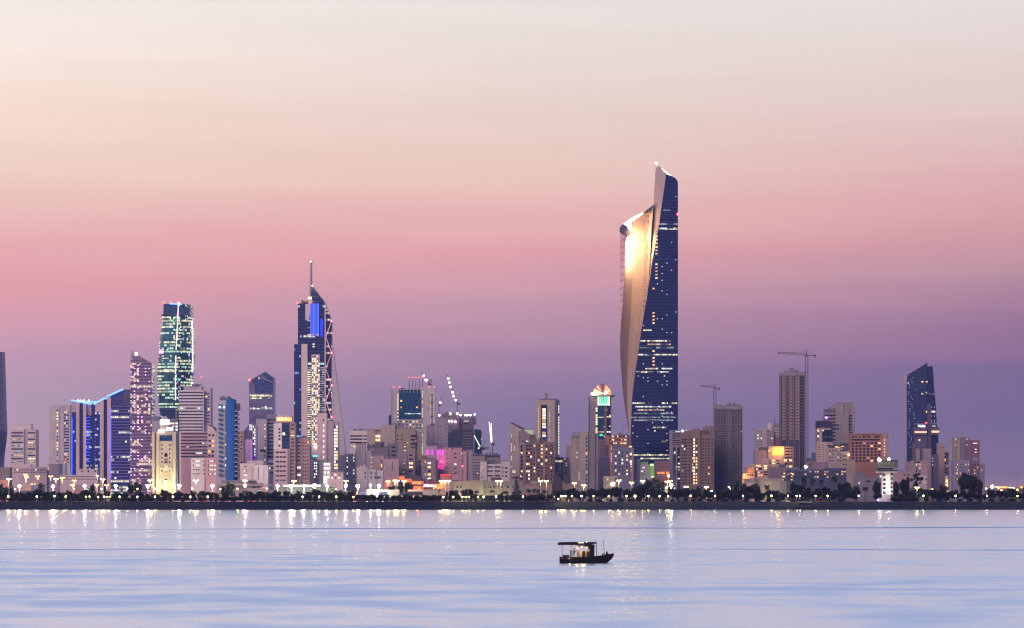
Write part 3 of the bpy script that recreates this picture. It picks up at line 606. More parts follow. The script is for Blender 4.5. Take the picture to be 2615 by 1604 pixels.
def stone_tower():
    zone(380, 1050, 7.5556)
    b = B('clock_less_stone_tower', 'cream stone landmark tower with pointed arches, floodlit at its foot with a glowing lantern top', 'tower', 4200, 330)
    b.o.name = 'arched_stone_tower'
    b.box('pier', 65, 110, 395, None, LM, 3, 20); b.box('pier', 112, 145, 398, None, BG2, 8, 20); b.box('pier', 145, 205, 395, None, MATS['wall_lemon_stone'], 1, 26); b.box('pier', 455, 520, 400, None, LM, 1, 26); b.box('pier', 520, 560, 415, None, GY, 7, 20)
    b.prism('wall', [(205, 1420), (205, 580), (450, 580), (450, 1420)], LM, 2, 24)
    b.prism('valance', [(200, 395), (470, 395), (470, 470), (445, 455), (425, 470), (400, 455), (375, 472), (345, 458), (320, 474), (290, 458), (262, 472), (232, 458), (212, 470), (200, 470)], BG2, .6, 24)
    b.box('glazing', 205, 455, 455, 585, glass('landmark_glass', (.01, .09, .17), 4, 3, 0, 0, 0, seed=1), 2.5, 20)
    def ogee(x0, x1, yb, ys, yt): 
        c = (x0 + x1) / 2; w = (x1 - x0) / 2
        return [(x0, yb), (x0, ys)] + [(c - w * math.cos(t * math.pi / 2) ** .8, ys - (ys - yt) * math.sin(t * math.pi / 2)) for t in (.2, .45, .7, .9)] + [(c, yt)] + [(c + w * math.cos(t * math.pi / 2) ** .8, ys - (ys - yt) * math.sin(t * math.pi / 2)) for t in (.9, .7, .45, .2)] + [(x1, ys), (x1, yb)]
    b.prism('arch_window', ogee(300, 362, 1015, 850, 805), M_dark, 1.7, 1); b.box('balcony', 298, 364, 880, 925, BG2, 1.2, 1); b.box('balcony', 298, 364, 940, 965, BG2, 1.2, 1)
    b.box('cornice', 198, 452, 1000, 1026, BG2, 1.0, 1.5)
    b.prism('arch_recess', ogee(225, 440, 1420, 1265, 1170), wall('arch_stone', (.5, .44, .3)), 1.75, 1); b.prism('doorway', ogee(300, 365, 1420, 1300, 1270), LM, 1.2, 1); b.box('column', 238, 262, 1290, 1420, GY, 1.0, 1); b.box('column', 398, 414, 1290, 1420, GY, 1.0, 1)
    b.wins([240, 267, 392, 425], [652], 14, 34, 0, off=2); b.wins([253, 405], [733, 820, 903, 983, 1150], 24, 34, 0, off=2); b.wins([224, 254, 284, 378, 408, 440], [1068], 12, 34, 0, off=2); b.wins([318, 332], [1238], 14, 24, .5, off=1.7); b.wins([328], [1318], 50, 34, 0, off=1.0)
    b.box('lantern_drum', 215, 385, 165, 260, emit('lantern_glow', (1, .88, .62), 2.6), 6, 10); b.prism('lantern_dome', [(230, 165), (238, 120), (262, 100), (330, 98), (352, 115), (368, 165)], GY, 7, 8); b.box('ledge', 212, 375, 262, 296, BG2, 4, 14); b.box('upper_block', 218, 480, 296, 398, GY, 6, 16)
    b.wins([358, 412, 448], [342], 42, 62, 1, [emit('lit_green_white', (.8, 1, .7), 1.6)], off=6); b.lamp(205, 382, M_wht, 1.3, 0); b.lamp(275, 378, M_wht, 1.6, 0)
    for x, a in ((140, 0), (330, 0), (520, 0)):
        l = bpy.data.lights.new('foot_floodlight', 'SPOT'); l.energy = 42000; l.color = (1, .92, .5); l.spot_size = R(85); l.spot_blend = 1; l.shadow_soft_size = 1
        q = bpy.data.objects.new('foot_floodlight', l); COL.objects.link(q); q.parent = b.o; q.location = (b.X(x), -14, 2); q.rotation_euler = Vector((0, .55, 1)).to_track_quat('-Z', 'Y').to_euler()
    b = B('office_block', 'small pale block with lit storeys just behind the arched stone tower', 'building', 4500, 330)
    b.box('wall', 62, 205, 100, None, wall('wall_slate_grey', (0.24, 0.23, 0.31)), 4, 20); b.box('wall', 62, 210, 190, None, GY, 0, 20); b.box('wall', 380, 560, 145, None, MATS['wall_slate_grey'], 2, 20)
    b.box('glazing', 262, 515, -60, 145, Gb, 8, 20)
    b.wins([420, 470, 537], [237, 298, 358], 42, 30, .7, [M_w1, M_w2], off=2)
    # striped office
    zone(0, 740, 2.6056)
    b = B('striped_office_tower', 'broad cream tower striped by dark window bands, rosy lower half, red-tipped aerial', 'building', 4600, 1290)
    b.box('wall', 1190, 1356, 668, None, WH, 0, 30); b.box('side_wing', 1356, 1402, 650, None, wall('wall_lilac', (0.70, 0.56, 0.59)), 6, 30); b.box('roof_house', 1222, 1345, 640, 668, GY, 5, 18); b.box('lower_block', 1205, 1381, 945, None, RS, -3, 10)
    b.bands(1191, 1352, step(683, 940, 21), 8.5, M_dim); b.bands(1203, 1380, step(958, 1130, 21.8), 8.5, M_dim, -3); b.wins([1373, 1388], step(690, 880, 21), 12, 9, .1, off=6, dark=M_dim)
    b.bands(1195, 1235, [788], 8, O_w, proud=.3); b.bands(1300, 1350, [788], 8, O_w, proud=.3); b.bands(1310, 1378, [1022], 9, O_y, -3, proud=.3); b.bands(1240, 1300, [1046], 9, O_y, -3, proud=.3); b.bands(1300, 1350, [1088], 9, O_w, -3, proud=.3)
    b.mast(1340, 582, 640, .35, 6, light=M_red); b.gear(1270, 1335, 625, 640, 3); b.box('antenna_arm', 1255, 1340, 627, 631, M_gear, 7, 1)
    b.flush()
stone_tower()

def zone_b():
    zone(520, 640, 2.2222)
    b = B('balcony_house', 'narrow block with a curved dark roof and glowing loggias beside the blue tower', 'building', 4300, 47)
    b.prism('wall', [(22, 1330), (22, 992), (45, 997), (58, 1012), (72, 1030), (72, 1330)], PK, 0, 20); b.prism('roof', [(20, 990), (40, 990), (73, 1010), (73, 1030), (58, 1012), (44, 998)], M_roof, -.6, 18)
    b.wins([34, 54], [1047, 1080, 1108], 12, 11, .7, [M_w3, M_wd, M_w1], seed=5); b.wins([32, 52], [1140, 1165], 12, 14, .2)
    b = B('apartment_block', 'low cream and rose flats in pairs of tiny lit windows left of the blue tower', 'building', 4080, 20)
    b.box('wall', -72, 5, 1177, None, WH, 0, 20); b.box('wall', 5, 72, 1175, None, RS, 1.5, 20); b.gear(-20, 40, 1155, 1177, 3)
    b.wins([-58, -40, -28, 0], step(1195, 1290, 24), 7, 7, .2, [M_w2]); b.wins([38, 50, 65], step(1195, 1290, 24), 6, 6, .75, [M_w2], off=1.5, seed=9); b.bands(26, 29, step(1197, 1290, 24), 14, M_dark, 1.5, part='stair_window')
    # blue balcony tower
    b = B('blue_apartment_tower', 'slim tower with a cobalt blue centre and staggered balconies on both flanks', 'building', 4050, 138)
    GB = wall('wall_blue_grey', (0.50, 0.50, 0.55)); b.box('wall', 73, 131, 858, None, GB, 1, 22); b.box('blue_bay', 131, 178, 846, None, BL, -1, 20)
    V, Fc = [], []; n = 8   # the blue bay is rounded
    for z in (0, b.Z(842)):
        for i in range(n + 1): a = math.pi * i / n; V.append((b.X(153) - (b.X(178) - b.X(153)) * math.cos(a), -1 - 2.2 * math.sin(a), z))
    for i in range(n): Fc.append((i, i+1, n+2+i, n+1+i))
    Fc.append(tuple(range(n+1, 2*n+2))); link('blue_bay_front', V, Fc, BL, b.o, smooth=True)
    ys = step(872, 1290, 26.2); tb = flat('balcony_blue', (.05, .14, .30), .4)
    for i, y in enumerate(ys):
        b.box('balcony', 84, 98, y, y + 13, tb, -1.5, 3); b.box('balcony', 98, 111, y + 6, y + 15, flat('balcony_blue_dark', (.03, .07, .2), .4), -1, 2)
        if i: b.box('balcony', 175, 203, y + 2, y + 12, DG, -1.4, 4); b.box('balcony', 175, 192, y + 12, y + 17, GB, -1.8, 3)
    b.box('stair_core', 176, 190, 885, None, wall('wall_navy', (.05, .07, .16)), 2, 14); b.box('penthouse', 177, 203, 868, 905, DG, 1, 14)
    b.wins([125], step(878, 1290, 13.1), 6, 8, .1, off=1, seed=4); b.gear(88, 160, 824, 848, 5); b.wins([92, 116], [888], 12, 12, 1, [emit('lit_pale_cyan', (.7, 1, .95), 1.3)], off=-1.6)
    b.flush()
    b = B('lattice_block', 'narrow dark block with a ladder of pale square frames right of the blue tower', 'building', 4300, 212)
    b.box('wall', 197, 229, 1025, None, BR, 0, 20)
    for y in (1055, 1086, 1125, 1200): b.box('frame', 206, 222, y - 11, y + 11, PK, -.5, 1); b.box('window', 209, 219, y - 7, y + 7, M_dark, -.7, 1)
    b = B('office_block', 'low lilac block edged with violet neon in front of the crystal-roofed tower', 'building', 4350, 255)
    b.box('wall', 228, 276, 1072, None, wall('wall_lilac_pale', (0.72, 0.49, 0.65)), 0, 20); b.box('wall', 276, 300, 990, None, GY, 2, 20); b.bar('neon_line', (273, 1075), (273, 1190), .7, emit('neon_violet', (.6, .1, 1), .9), -.5); b.wins([283, 290], step(1000, 1190, 16), 5, 9, .5, [M_w4, M_w2], off=2)
    # crystal tower
    b = B('crystal_tower', 'faceted glass tower with a pointed asymmetrical roof, flared foot and one red beacon', 'skyscraper', 4700, 328)
    gc = glass('crystal_glass', (.08, .11, .22), 4, 2.2, 0, 0, .004, seed=51, refl=.55, line=(.12, .12, .2)); gc2 = glass('crystal_glass_light', (.22, .20, .28), 4, 2.2, 0, 0, .004, seed=52, refl=.5, line=(.2, .17, .25))  # haze over the tower put into both glass tints
    b.prism('facade', [(258, 1000), (258, 738), (352, 685), (397, 718), (397, 880), (400, 1000), (400, 1330), (258, 1330)], gc2, 0, 40)
    b.prism('dark_facet', [(272, 738), (352, 690), (393, 720), (393, 812), (293, 812), (290, 770)], gc, -.6, 2); b.prism('skirt', [(225, 1030), (258, 985), (300, 985), (300, 1330), (225, 1330)], gc2, -2, 30)
    for p, q in (((352, 687), (395, 719)), ((352, 687), (262, 737)), ((308, 715), (390, 748)), ((330, 702), (352, 735))): b.bar('roof_rib', p, q, .5, GY, -1)
    b.bands(263, 390, [823], 10, O_s, -1); b.bands(263, 330, [838], 8, O_s, -1); b.bands(340, 392, [838], 8, O_d, -1); b.bands(265, 390, [896], 9, O_w); b.wins([263, 272, 283], step(990, 1020, 9), 7, 5, .8, [M_w4, M_w2], off=-2)
    b.lamp(261, 734, M_red, 1.5, -1, 'beacon')
    b = B('apartment_tower', 'dull mauve tower with stepped tops behind the orange-lit penthouse block', 'building', 4400, 352)
    b.box('wall', 298, 360, 956, None, GY, 0, 22); b.box('wall', 358, 411, 931, None, wall('wall_dusk', (0.28, 0.25, 0.34)), 3, 22); b.gear(318, 358, 945, 956, 3); b.bands(362, 405, step(960, 1180, 21), 7, M_dark, 3); b.wins([348, 354], step(990, 1200, 22), 4, 8, .3); b.wins([335], [1135], 30, 12, 0)
    # orange-topped block
    b = B('apartment_tower', 'pink flats with blue glass centre and an amber-lit open top floor', 'building', 4080, 458)
    b.box('wall', 397, 444, 980, None, WH, 0, 22); b.box('glazing', 444, 489, 975, 1125, Gb, 2, 22); b.box('brick_wing', 488, 521, 975, None, wall('wall_brick', (0.47, 0.30, 0.26)), 1, 22); b.box('lower_front', 397, 476, 1125, None, PK, -3, 12); b.box('lower_front', 476, 489, 1125, None, MV, -1, 12)
    b.box('roof_terrace', 410, 503, 936, 978, MV, 3, 16); b.box('terrace_ceiling', 414, 500, 948, 973, emit('terrace_amber', (1, .5, .12), 1.4), 2.6, 1); b.box('parapet', 406, 505, 968, 979, BR, 1.5, 1)
    for x in (430, 446, 468): b.lamp(x, 955, emit('lamp_amber', (1, .6, .2), 14), .9, 1.8)
    b.wins([430], step(1013, 1110, 19), 10, 10, .15, seed=1, off=0); b.wins([452, 458], [1040], 8, 14, 1, [M_w2], off=2); b.wins([421, 440, 458], step(1145, 1310, 26.5), 15, 9, .12, [M_w2], off=-3, seed=6); b.wins([410], step(1145, 1310, 26.5), 4, 10, 0, off=-3); b.wins([505], step(990, 1310, 20), 18, 6, .06, off=1)
    b = B('apartment_tower', 'reddish brick flats with white-railed balconies right of the amber-topped block', 'building', 4090, 561)
    b.box('wall', 523, 601, 1062, None, wall('wall_terracotta', (0.54, 0.35, 0.31)), 0, 22); b.box('balcony_bay', 527, 555, 1075, None, wall('wall_terracotta_light', (0.62, 0.43, 0.38)), -1.6, 4); b.gear(545, 590, 1050, 1062, 3)
    b.wins([541], step(1088, 1310, 20.5), 18, 9, .12, [M_w2], off=-1.6, dark=M_dim); b.wins([568, 592], step(1088, 1310, 20.5), 6, 8, .08); b.wins([580], step(1090, 1310, 20.5), 8, 6, .2)
    # spired tower
    b = B('spired_skyscraper', 'slender skyscraper with a white spire, blue light strips and a leaning stone buttress', 'skyscraper', 4500, 640)
    g1 = glass('spired_glass', (.03, .05, .12), 4, 2, .10, .3, .01, seed=61, refl=.5, line=(.10, .11, .2)); gr = glass('spired_glass_lit', (.04, .05, .10), 4.05, 1.8, .55, .8, .05, (1, .86, .55), (1, .92, .75), .95, seed=62, line=(.1, .1, .15))
    b.prism('glazing', [(535, 1330), (535, 300), (605, 300), (618, 298), (618, 200), (690, 290), (690, 1330)], g1, 2, 30)
    b.prism('right_face', [(690, 1330), (690, 292), (727, 395), (727, 1330)], glass('spired_glass_right', (.03, .04, .1), 4, 1.8, .30, .85, .02, (1, .86, .6), (1, .9, .75), 1.0, seed=64, line=(.1, .1, .17)), 3, 26)
    b.prism('roof_screen', [(618, 300), (618, 200), (655, 250), (655, 300)], glass('roof_screen_glass', (.05, .08, .14), 6, 3, 0, 0, 0, seed=65, line=(.2, .2, .25)), 1.3, 1)
    st = wall('spire_stone', (0.81, 0.65, 0.58), 80, 0, .6, .06)
    b.box('left_wing', 513, 556, 531, None, glass('left_wing_glass', (.03, .05, .13), 4, 2.3, .5, .35, .03, (.15, .3, 1), (.6, .8, 1), .9, seed=66, line=(.12, .14, .25)), 0, 22); b.box('stone_shaft', 555, 589, 530, None, st, -.6, 22); b.prism('stone_panel', [(577, 395), (577, 303), (605, 303), (605, 350), (598, 395)], st, 1.2, 2)
    b.bar('stone_edge', (690, 292), (690, 1000), .9, st, 1.2); b.bar('stone_edge', (618, 200), (690, 292), .7, st, 1.2); b.bar('stone_edge', (690, 292), (727, 396), .5, GY, 2)
    V, Fc = [], []; sec = [(590, 618, 278), (592, 616, 240), (597, 614, 190), (600, 613.5, 120), (600.5, 613, 60), (604, 612, 49)]
    for x0, x1, y in sec:
        for x, o in ((x0, 12), (x1, 12), ((x0 + x1) / 2, 8), ): V.append((b.X(x), o, b.Z(y)))
    for i in range(len(sec) - 1): k = i * 3; Fc += [(k, k+2, k+5, k+3), (k+2, k+1, k+4, k+5), (k+1, k, k+3, k+4)]
    Fc += [(0, 1, 2), (15, 17, 16)]; link('spire', V, Fc, flat('spire_white', (.6, .52, .5), .4), b.o)
    b.lamp(608, 62, M_wht, .8, 6); b.lamp(617, 199, M_wht, .7, 1); b.lamp(534, 297, M_red, 1, 1, 'beacon'); b.lamp(604, 297, M_red, .8, 1, 'beacon'); b.gear(553, 590, 278, 300, 4, 6, M_steel)
    b.box('spire_foot_light', 592, 614, 262, 277, emit('spire_foot', (1, .8, .6), 1.4), 7.6, 1)
    for i, x in enumerate(seq(608, 652, 7)): b.bar('light_strip', (x, 300), (x, 486), .28, emit('strip_blue_white', (.10, .20, 1), 1.9), .9)
    b.box('blue_screen', 604, 656, 300, 487, emit('screen_blue_deep', (.01, .02, .35), .6), 1.25, .5); b.box('blue_screen', 663, 677, 388, 488, emit('screen_blue', (.02, .05, .8), 1.1), 1.2, .6)
    b.bands(590, 603, [397, 437, 477], 7, O_o, 1.5, proud=.4); b.bands(605, 655, [478], 6, O_o, .6, proud=.4); b.wins([624], [531, 545], 10, 6, 1, [M_w2], off=1.6); b.bands(592, 688, [642], 10, office('office_floor_mint', (.6, 1, .75), (.9, 1, .8), 1.2, 2.6, 1.0), 1.6, proud=.3)
    b.box('stone_frame', 612, 659, 590, None, st, .8, 2); b.wins([619, 628, 637, 646, 654], step(602, 1105, 13), 5.2, 7.5, .62, [M_w2, M_w1, M_w2], off=.8, seed=5, cap=150)
    b.bands(590, 611, step(665, 1110, 12.6), 6.5, O_s, 1.6, proud=.2, part='lit_storey'); b.bands(662, 687, step(665, 930, 12.6), 6, O_d, 1.6, proud=.2, part='lit_storey')
    zg = [(725, 400), (693, 490), (725, 580), (693, 670), (725, 765), (693, 855), (725, 945)]
    for i in range(6): b.bar('light_seam', zg[i], zg[i+1], .35 if i in (2,3) else .5, emit('seam_rose', (1, .35, .5), 1.6 if i % 2 else .7), 1.8)
    for p in zg[::2]: b.lamp(p[0], p[1], emit('seam_lamp', (1, .35, .6), 5), .8, 1.5)
    b.prism('buttress', [(727, 545), (733, 545), (768, 835), (808, 1160), (812, 1330), (727, 1330)], wall('buttress_stone', (0.61, 0.51, 0.51), 12, .05, .7, .06), 2.4, 18)
    b.bands(729, 742, step(655, 930, 25), 1.6, M_dark, 2.4, part='slit_window'); b.lamp(636, 1113, M_wht, 1.2, -1)
    b.flush()
    b = B('apartment_tower', 'rosy flats with a column of white windows and bright stair strip before the buttress', 'building', 4200, 705)
    b.box('wall', 645, 698, 922, None, PK, 0, 22); b.box('wall', 697, 737, 968, None, MV, 1.5, 22); b.box('wall', 735, 765, 970, None, GY, 3, 22); b.wins([681], step(962, 1180, 30), 6, 13, .9, [M_w2], seed=2); b.box('roof_house', 650, 692, 918, 924, M_steel, 2, 12)
    b.wins([745, 756], step(1000, 1250, 18), 8, 12, .85, [M_w2, M_w1, emit('lit_pale_green', (.85, 1, .75), 1.3)], off=3, seed=8); b.gear(700, 735, 955, 968, 2)
    b = B('office_block', 'low beige block with tall dark slots right of the blue tower', 'building', 4000, 280)
    b.box('wall', 207, 292, 1208, None, BE, 0, 20); b.box('wall', 290, 366, 1218, None, WH, -1, 20); b.box('roof_house', 247, 338, 1192, 1218, MV, 3, 12); b.wins([233, 242], [1225, 1250, 1275], 6, 6, .6, [M_w2]); b.bands(270, 280, step(1235, 1300, 20), 14, MV, 0); b.bands(308, 312, [1262], 70, M_dark, -1, part='slot_window'); b.bands(340, 344, [1262], 70, GY, -1, part='slot_window')
    b = B('office_block', 'small slate-blue block in the gap beside the pink flats', 'building', 4120, 382)
    b.box('wall', 364, 399, 1182, None, wall('wall_blue_slate', (0.29, 0.31, 0.47)), 0, 20); b.bands(366, 396, [1196, 1222, 1246], 8, WH); b.wins([375, 388], [1210, 1235, 1260], 7, 8, .2)
    b = B('apartment_block', 'plain beige flats with a teal rooftop light, right of the brick flats', 'building', 4120, 640)
    b.box('wall', 596, 682, 1188, None, MV, 0, 20); b.box('pier', 604, 625, 1188, None, BE, -1, 4); b.box('pier', 655, 680, 1190, None, BE, -1, 4); b.box('roof_house', 600, 640, 1170, 1188, GY, 4, 12); b.bands(620, 645, [1165], 8, emit('neon_teal', (.1, .9, .75), 1.8), 3); b.wins([630, 640], step(1205, 1300, 16), 6, 8, .25, [M_w2])
    b = B('shop_building', 'small brightly lit shop front glowing white among the flats', 'building', 4050, 700)
    b.box('wall', 680, 722, 1203, None, WH, 0, 16); b.bands(684, 716, [1212, 1236], 9, emit('shop_white', (1, .96, .8), 2.4)); b.bands(682, 700, [1300], 40, emit('shop_white', (1, 1, 1), 2), part='shop_window'); b.wins([688, 708], [1260, 1285], 10, 12, 1, [M_w2])
    b = B('apartment_block', 'low pale pink block with few windows under the leaning buttress', 'building', 4000, 755)
    b.box('wall', 718, 792, 1258, None, PK, 0, 18); b.wins([730, 748, 770], [1272, 1290], 8, 8, .3, [M_w2]); b.box('roof', 715, 795, 1255, 1259, GY, -1, 20)
    b = B('stair_block', 'grey block with a zigzag of stair lights right of the leaning buttress', 'building', 4250, 812)
    b.box('wall', 765, 860, 1160, None, GY, 0, 20); b.wins([815, 852], step(1175, 1300, 18), 5, 8, .6, [M_w2, M_w4])
    for i in range(7): y = 1180 + i * 19; b.bar('stair_flight', (822, y), (846, y + 14), .35, PK, -.4)
    b.gear(800, 850, 1145, 1160, 3)
    b = B('office_building', 'beige office with four dark window bands and a tall thin rooftop aerial', 'building', 4500, 878)
    b.box('wall', 828, 928, 1022, None, BE, 0, 20); b.box('corner_wing', 903, 928, 1024, None, PK, 1.5, 18); b.bands(831, 900, [1052, 1070, 1089], 8, M_dark); b.bands(831, 868, [1111], 8, O_s); b.bands(870, 900, [1111, 1128], 8, M_dark); b.bands(905, 926, [1052, 1070, 1089], 7, M_dim, 0); b.gear(845, 920, 1010, 1022, 5); b.mast(877, 955, 1015, .3); b.flush()
zone_b()
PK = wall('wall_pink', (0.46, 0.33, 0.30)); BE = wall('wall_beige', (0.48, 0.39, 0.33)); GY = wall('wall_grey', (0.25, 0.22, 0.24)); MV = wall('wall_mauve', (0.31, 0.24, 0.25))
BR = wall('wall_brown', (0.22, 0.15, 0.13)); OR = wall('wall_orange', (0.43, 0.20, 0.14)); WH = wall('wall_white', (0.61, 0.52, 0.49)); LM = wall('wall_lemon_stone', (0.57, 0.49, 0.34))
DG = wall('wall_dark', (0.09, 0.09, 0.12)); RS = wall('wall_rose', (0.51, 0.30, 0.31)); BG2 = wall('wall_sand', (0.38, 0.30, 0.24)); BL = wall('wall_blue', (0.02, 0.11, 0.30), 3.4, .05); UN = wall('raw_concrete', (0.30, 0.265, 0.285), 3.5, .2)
def zone_c():
    zone(880, 900, 3.598)
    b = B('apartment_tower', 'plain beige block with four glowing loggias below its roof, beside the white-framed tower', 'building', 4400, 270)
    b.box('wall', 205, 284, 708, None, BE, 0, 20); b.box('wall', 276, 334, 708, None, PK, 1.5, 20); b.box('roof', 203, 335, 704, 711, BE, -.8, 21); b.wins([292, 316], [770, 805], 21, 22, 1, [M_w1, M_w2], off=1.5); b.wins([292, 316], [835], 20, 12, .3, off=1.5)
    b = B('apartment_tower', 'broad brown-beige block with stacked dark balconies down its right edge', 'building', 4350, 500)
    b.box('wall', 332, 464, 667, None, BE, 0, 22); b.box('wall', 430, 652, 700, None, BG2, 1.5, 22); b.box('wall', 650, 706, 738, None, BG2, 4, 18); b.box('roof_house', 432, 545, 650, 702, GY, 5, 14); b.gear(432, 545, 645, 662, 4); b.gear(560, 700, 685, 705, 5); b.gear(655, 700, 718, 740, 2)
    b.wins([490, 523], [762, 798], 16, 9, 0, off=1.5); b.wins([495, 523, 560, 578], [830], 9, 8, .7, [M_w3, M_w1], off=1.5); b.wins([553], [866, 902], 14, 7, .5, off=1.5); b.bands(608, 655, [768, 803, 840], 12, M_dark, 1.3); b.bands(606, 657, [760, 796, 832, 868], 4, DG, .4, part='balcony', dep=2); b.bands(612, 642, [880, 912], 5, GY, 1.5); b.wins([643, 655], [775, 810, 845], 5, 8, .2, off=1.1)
    b = B('framed_glass_tower', 'white tower framing a big teal glass panel, five red-tipped masts on top', 'skyscraper', 4700, 635)
    W2 = wall('tower_white', (.70, .62, .55), 60, 0)
    b.box('wall', 440, 500, 322, None, W2, 0, 26); b.box('side_wall', 430, 441, 340, None, PK, 3, 24); b.box('glazing', 498, 706, 340, 616, glass('framed_glass', (.015, .09, .15), 4, 2.4, .06, .4, .006, seed=71, refl=.35, line=(.03, .12, .18), lw=.05), 2, 20); b.box('wall', 706, 832, 320, None, W2, 0, 26); b.box('wall', 498, 706, 616, None, W2, .4, 24); b.box('frame_head', 498, 706, 336, 342, W2, 0, 24)
    for x in seq(510, 700, 7): b.box('mullion', x - 2, x + 2, 338, 372, W2, 1, 2)
    b.wins([490], seq(388, 635, 17), 7, 9, .9, [M_w2, M_w1], seed=1); b.wins([714], seq(340, 930, 34), 5, 8, .7, [M_w2, M_w1], seed=2); b.wins([803], seq(415, 660, 12), 22, 11, .9, [M_w1, M_w2], seed=3); b.box('slot', 795, 812, 382, 680, GY, -.2, .5); b.wins([520, 665], [445, 505], 16, 14, .5, off=2, seed=7); b.bands(555, 700, [563], 9, O_w, 2)
    b.wins(seq(512, 695, 7), [635, 665, 692], 13, 12, .3, [M_w1, M_w3], off=.4, seed=12)
    for x in (592, 625, 653, 685, 714): b.mast(x, 232, 335, .55, 6, flat('mast_dark', (.10, .12, .2), .5)); b.lamp(x, 231, M_red, .6, 6, 'beacon')
    for x in (456, 505, 775, 824): b.lamp(x, 319, M_red, .8, 1, 'beacon')
    b.mast(797, 240, 322, .3, 5, M_pole); b.gear(515, 555, 308, 334, 2, 6, M_steel)
    b.flush()
    f = B('flag', 'red, white, green and black national flag drooping from the pole on the white-framed tower', 'flag', 4690, 785)
    for i, (c, n) in enumerate((((.02, .18, .08), 'stripe_green'), ((.6, .55, .5), 'stripe_white'), ((.5, .03, .04), 'stripe_red'))): f.prism('stripe', [(796, 246 + i * 8), (788, 252 + i * 8), (774, 266 + i * 8), (774, 274 + i * 8), (788, 260 + i * 8), (796, 254 + i * 8)], flat(n, c, .8), 0, .3)
    f.prism('hoist_band', [(797, 244), (797, 272), (793, 266), (793, 250)], flat('stripe_black', (.02, .02, .03), .8), -.3, .9)
    b = B('apartment_tower', 'grey-mauve block with rows of small dark windows and violet shafts at its left edge', 'building', 4400, 850)
    GM = wall('wall_grey_mauve', (.36, .30, .36)); b.box('wall', 750, 790, 668, None, GM, 2, 20); b.box('wall', 788, 832, 676, None, MV, 1, 20); b.box('wall', 830, 952, 610, None, GM, 0, 22); b.box('roof', 835, 945, 596, 612, GY, 3, 14)
    b.wins([772], step(685, 800, 26), 10, 18, .15, [M_w4], off=2, dark=flat('violet_glass', (.25, .08, .4), .3)); b.wins([853, 935], step(660, 860, 36), 9, 8, 0); b.wins([880, 915], step(680, 860, 36), 20, 3, 0); b.gear(755, 830, 655, 672, 3)
    b = B('tower_under_construction', 'unfinished dark tower topped with work lights and cranes, behind the grey-mauve block', 'building', 4600, 1030)
    b.box('frame', 890, 1052, 562, None, wall('concrete_dusk', (.20, .15, .20), 3.6, .3), 0, 24); b.box('frame', 1050, 1185, 568, None, wall('concrete_slate', (.12, .12, .18), 3.6, .3), 2, 24); b.box('hoist_bay', 1185, 1212, 590, 665, wall('concrete_rust', (.25, .12, .14)), 3, 10); b.box('frame', 1030, 1056, 600, 720, MATS['concrete_rust'], -.8, 2)
    b.gear(925, 1010, 540, 562, 4); b.bands(1062, 1180, step(592, 720, 20), 5, DG, 2, part='floor_edge'); b.bands(895, 1045, step(585, 720, 20), 4, DG, 0, part='floor_edge')
    for x, y in ((960, 632), (985, 634), (1018, 636), (972, 562), (1065, 577), (1108, 577), (1130, 577), (1155, 577), (1195, 570), (870, 578), (1036, 562)): b.lamp(x, y, M_wht, 1.0, -1.5, 'work_light')
    b.wins([1118], [632, 655], 44, 12, .8, [M_wd], off=2)
    b = B('dark_block', 'nearly black block of recessed balconies in front of the unfinished tower', 'building', 4300, 1063)
    b.box('wall', 950, 1012, 735, None, wall('wall_midnight', (.06, .06, .10)), 1, 20); b.box('wall', 985, 1176, 710, None, MATS['wall_midnight'], 0, 20)
    b.bands(1085, 1165, step(740, 890, 25), 5, GY, 0, part='balcony', dep=1); b.wins([1000, 1040, 1065], step(735, 890, 22), 12, 12, 0, dark=M_dim); b.bands(955, 983, step(750, 870, 22), 8, M_dim, 1)
    b = B('glass_block', 'teal-dark glass block peeking out right of the nearly black balconied block', 'building', 4700, 1225)
    b.box('facade', 1192, 1258, 708, None, Gt, 0, 20); b = B('glass_block', 'sliver of blue glass behind the left edge of the white-framed tower', 'building', 5000, 417); b.prism('facade', [(405, 1380), (405, 582), (420, 570), (428, 574), (428, 1380)], Gb, 0, 20)
    b = B('illuminated_block', 'flat rose-pink block flooded with magenta light on its left bays', 'building', 4150, 1000)
    b.box('wall', 910, 1080, 876, None, RS, 0, 22); b.box('wall', 1080, 1122, 905, None, RS, 1, 22); b.box('wall', 1120, 1176, 900, None, wall('wall_rose_grey', (.36, .27, .31)), 3, 22); b.box('magenta_bay', 850, 911, 892, None, wall('wall_magenta_lit', (.60, .30, .46)), 1.2, 20); b.box('wall', 745, 850, 858, None, wall('wall_lilac_deep', (.44, .30, .42)), 4, 20)  # magenta light on the bay also put into its wall colour
    b.wins([940], [885, 936, 975, 1018, 1057, 1098], 10, 9, 0); b.wins([1018], [930, 965, 1028, 1065, 1110], 20, 12, .5, [M_wd, M_w4]); b.wins([1052, 1077], [930, 994], 8, 8, .5, [M_w4]); b.wins([990], [887], 14, 12, 0); b.wins([874, 892], step(905, 1140, 25), 8, 13, .1, off=1.2, dark=flat('violet_glass2', (.2, .1, .3), .3))
    for x in (760, 806, 862, 882, 904): b.bar('neon_line', (x, 897), (x, 940), .7, MAG, 1 if x > 850 else 3.6)
    for x in (752, 772): b.wins([x], [905, 930], 9, 9, 1, [MAG], off=4)
    l = bpy.data.lights.new('magenta_floodlight', 'SPOT'); l.energy = 22000; l.color = (1, .06, .55); l.spot_size = R(70); l.spot_blend = 1; l.shadow_soft_size = 1
    q = bpy.data.objects.new('magenta_floodlight', l); COL.objects.link(q); q.parent = b.o; q.location = (b.X(880), -9, b.Z(1120)); q.rotation_euler = Vector((0, .6, 1)).to_track_quat('-Z', 'Y').to_euler()
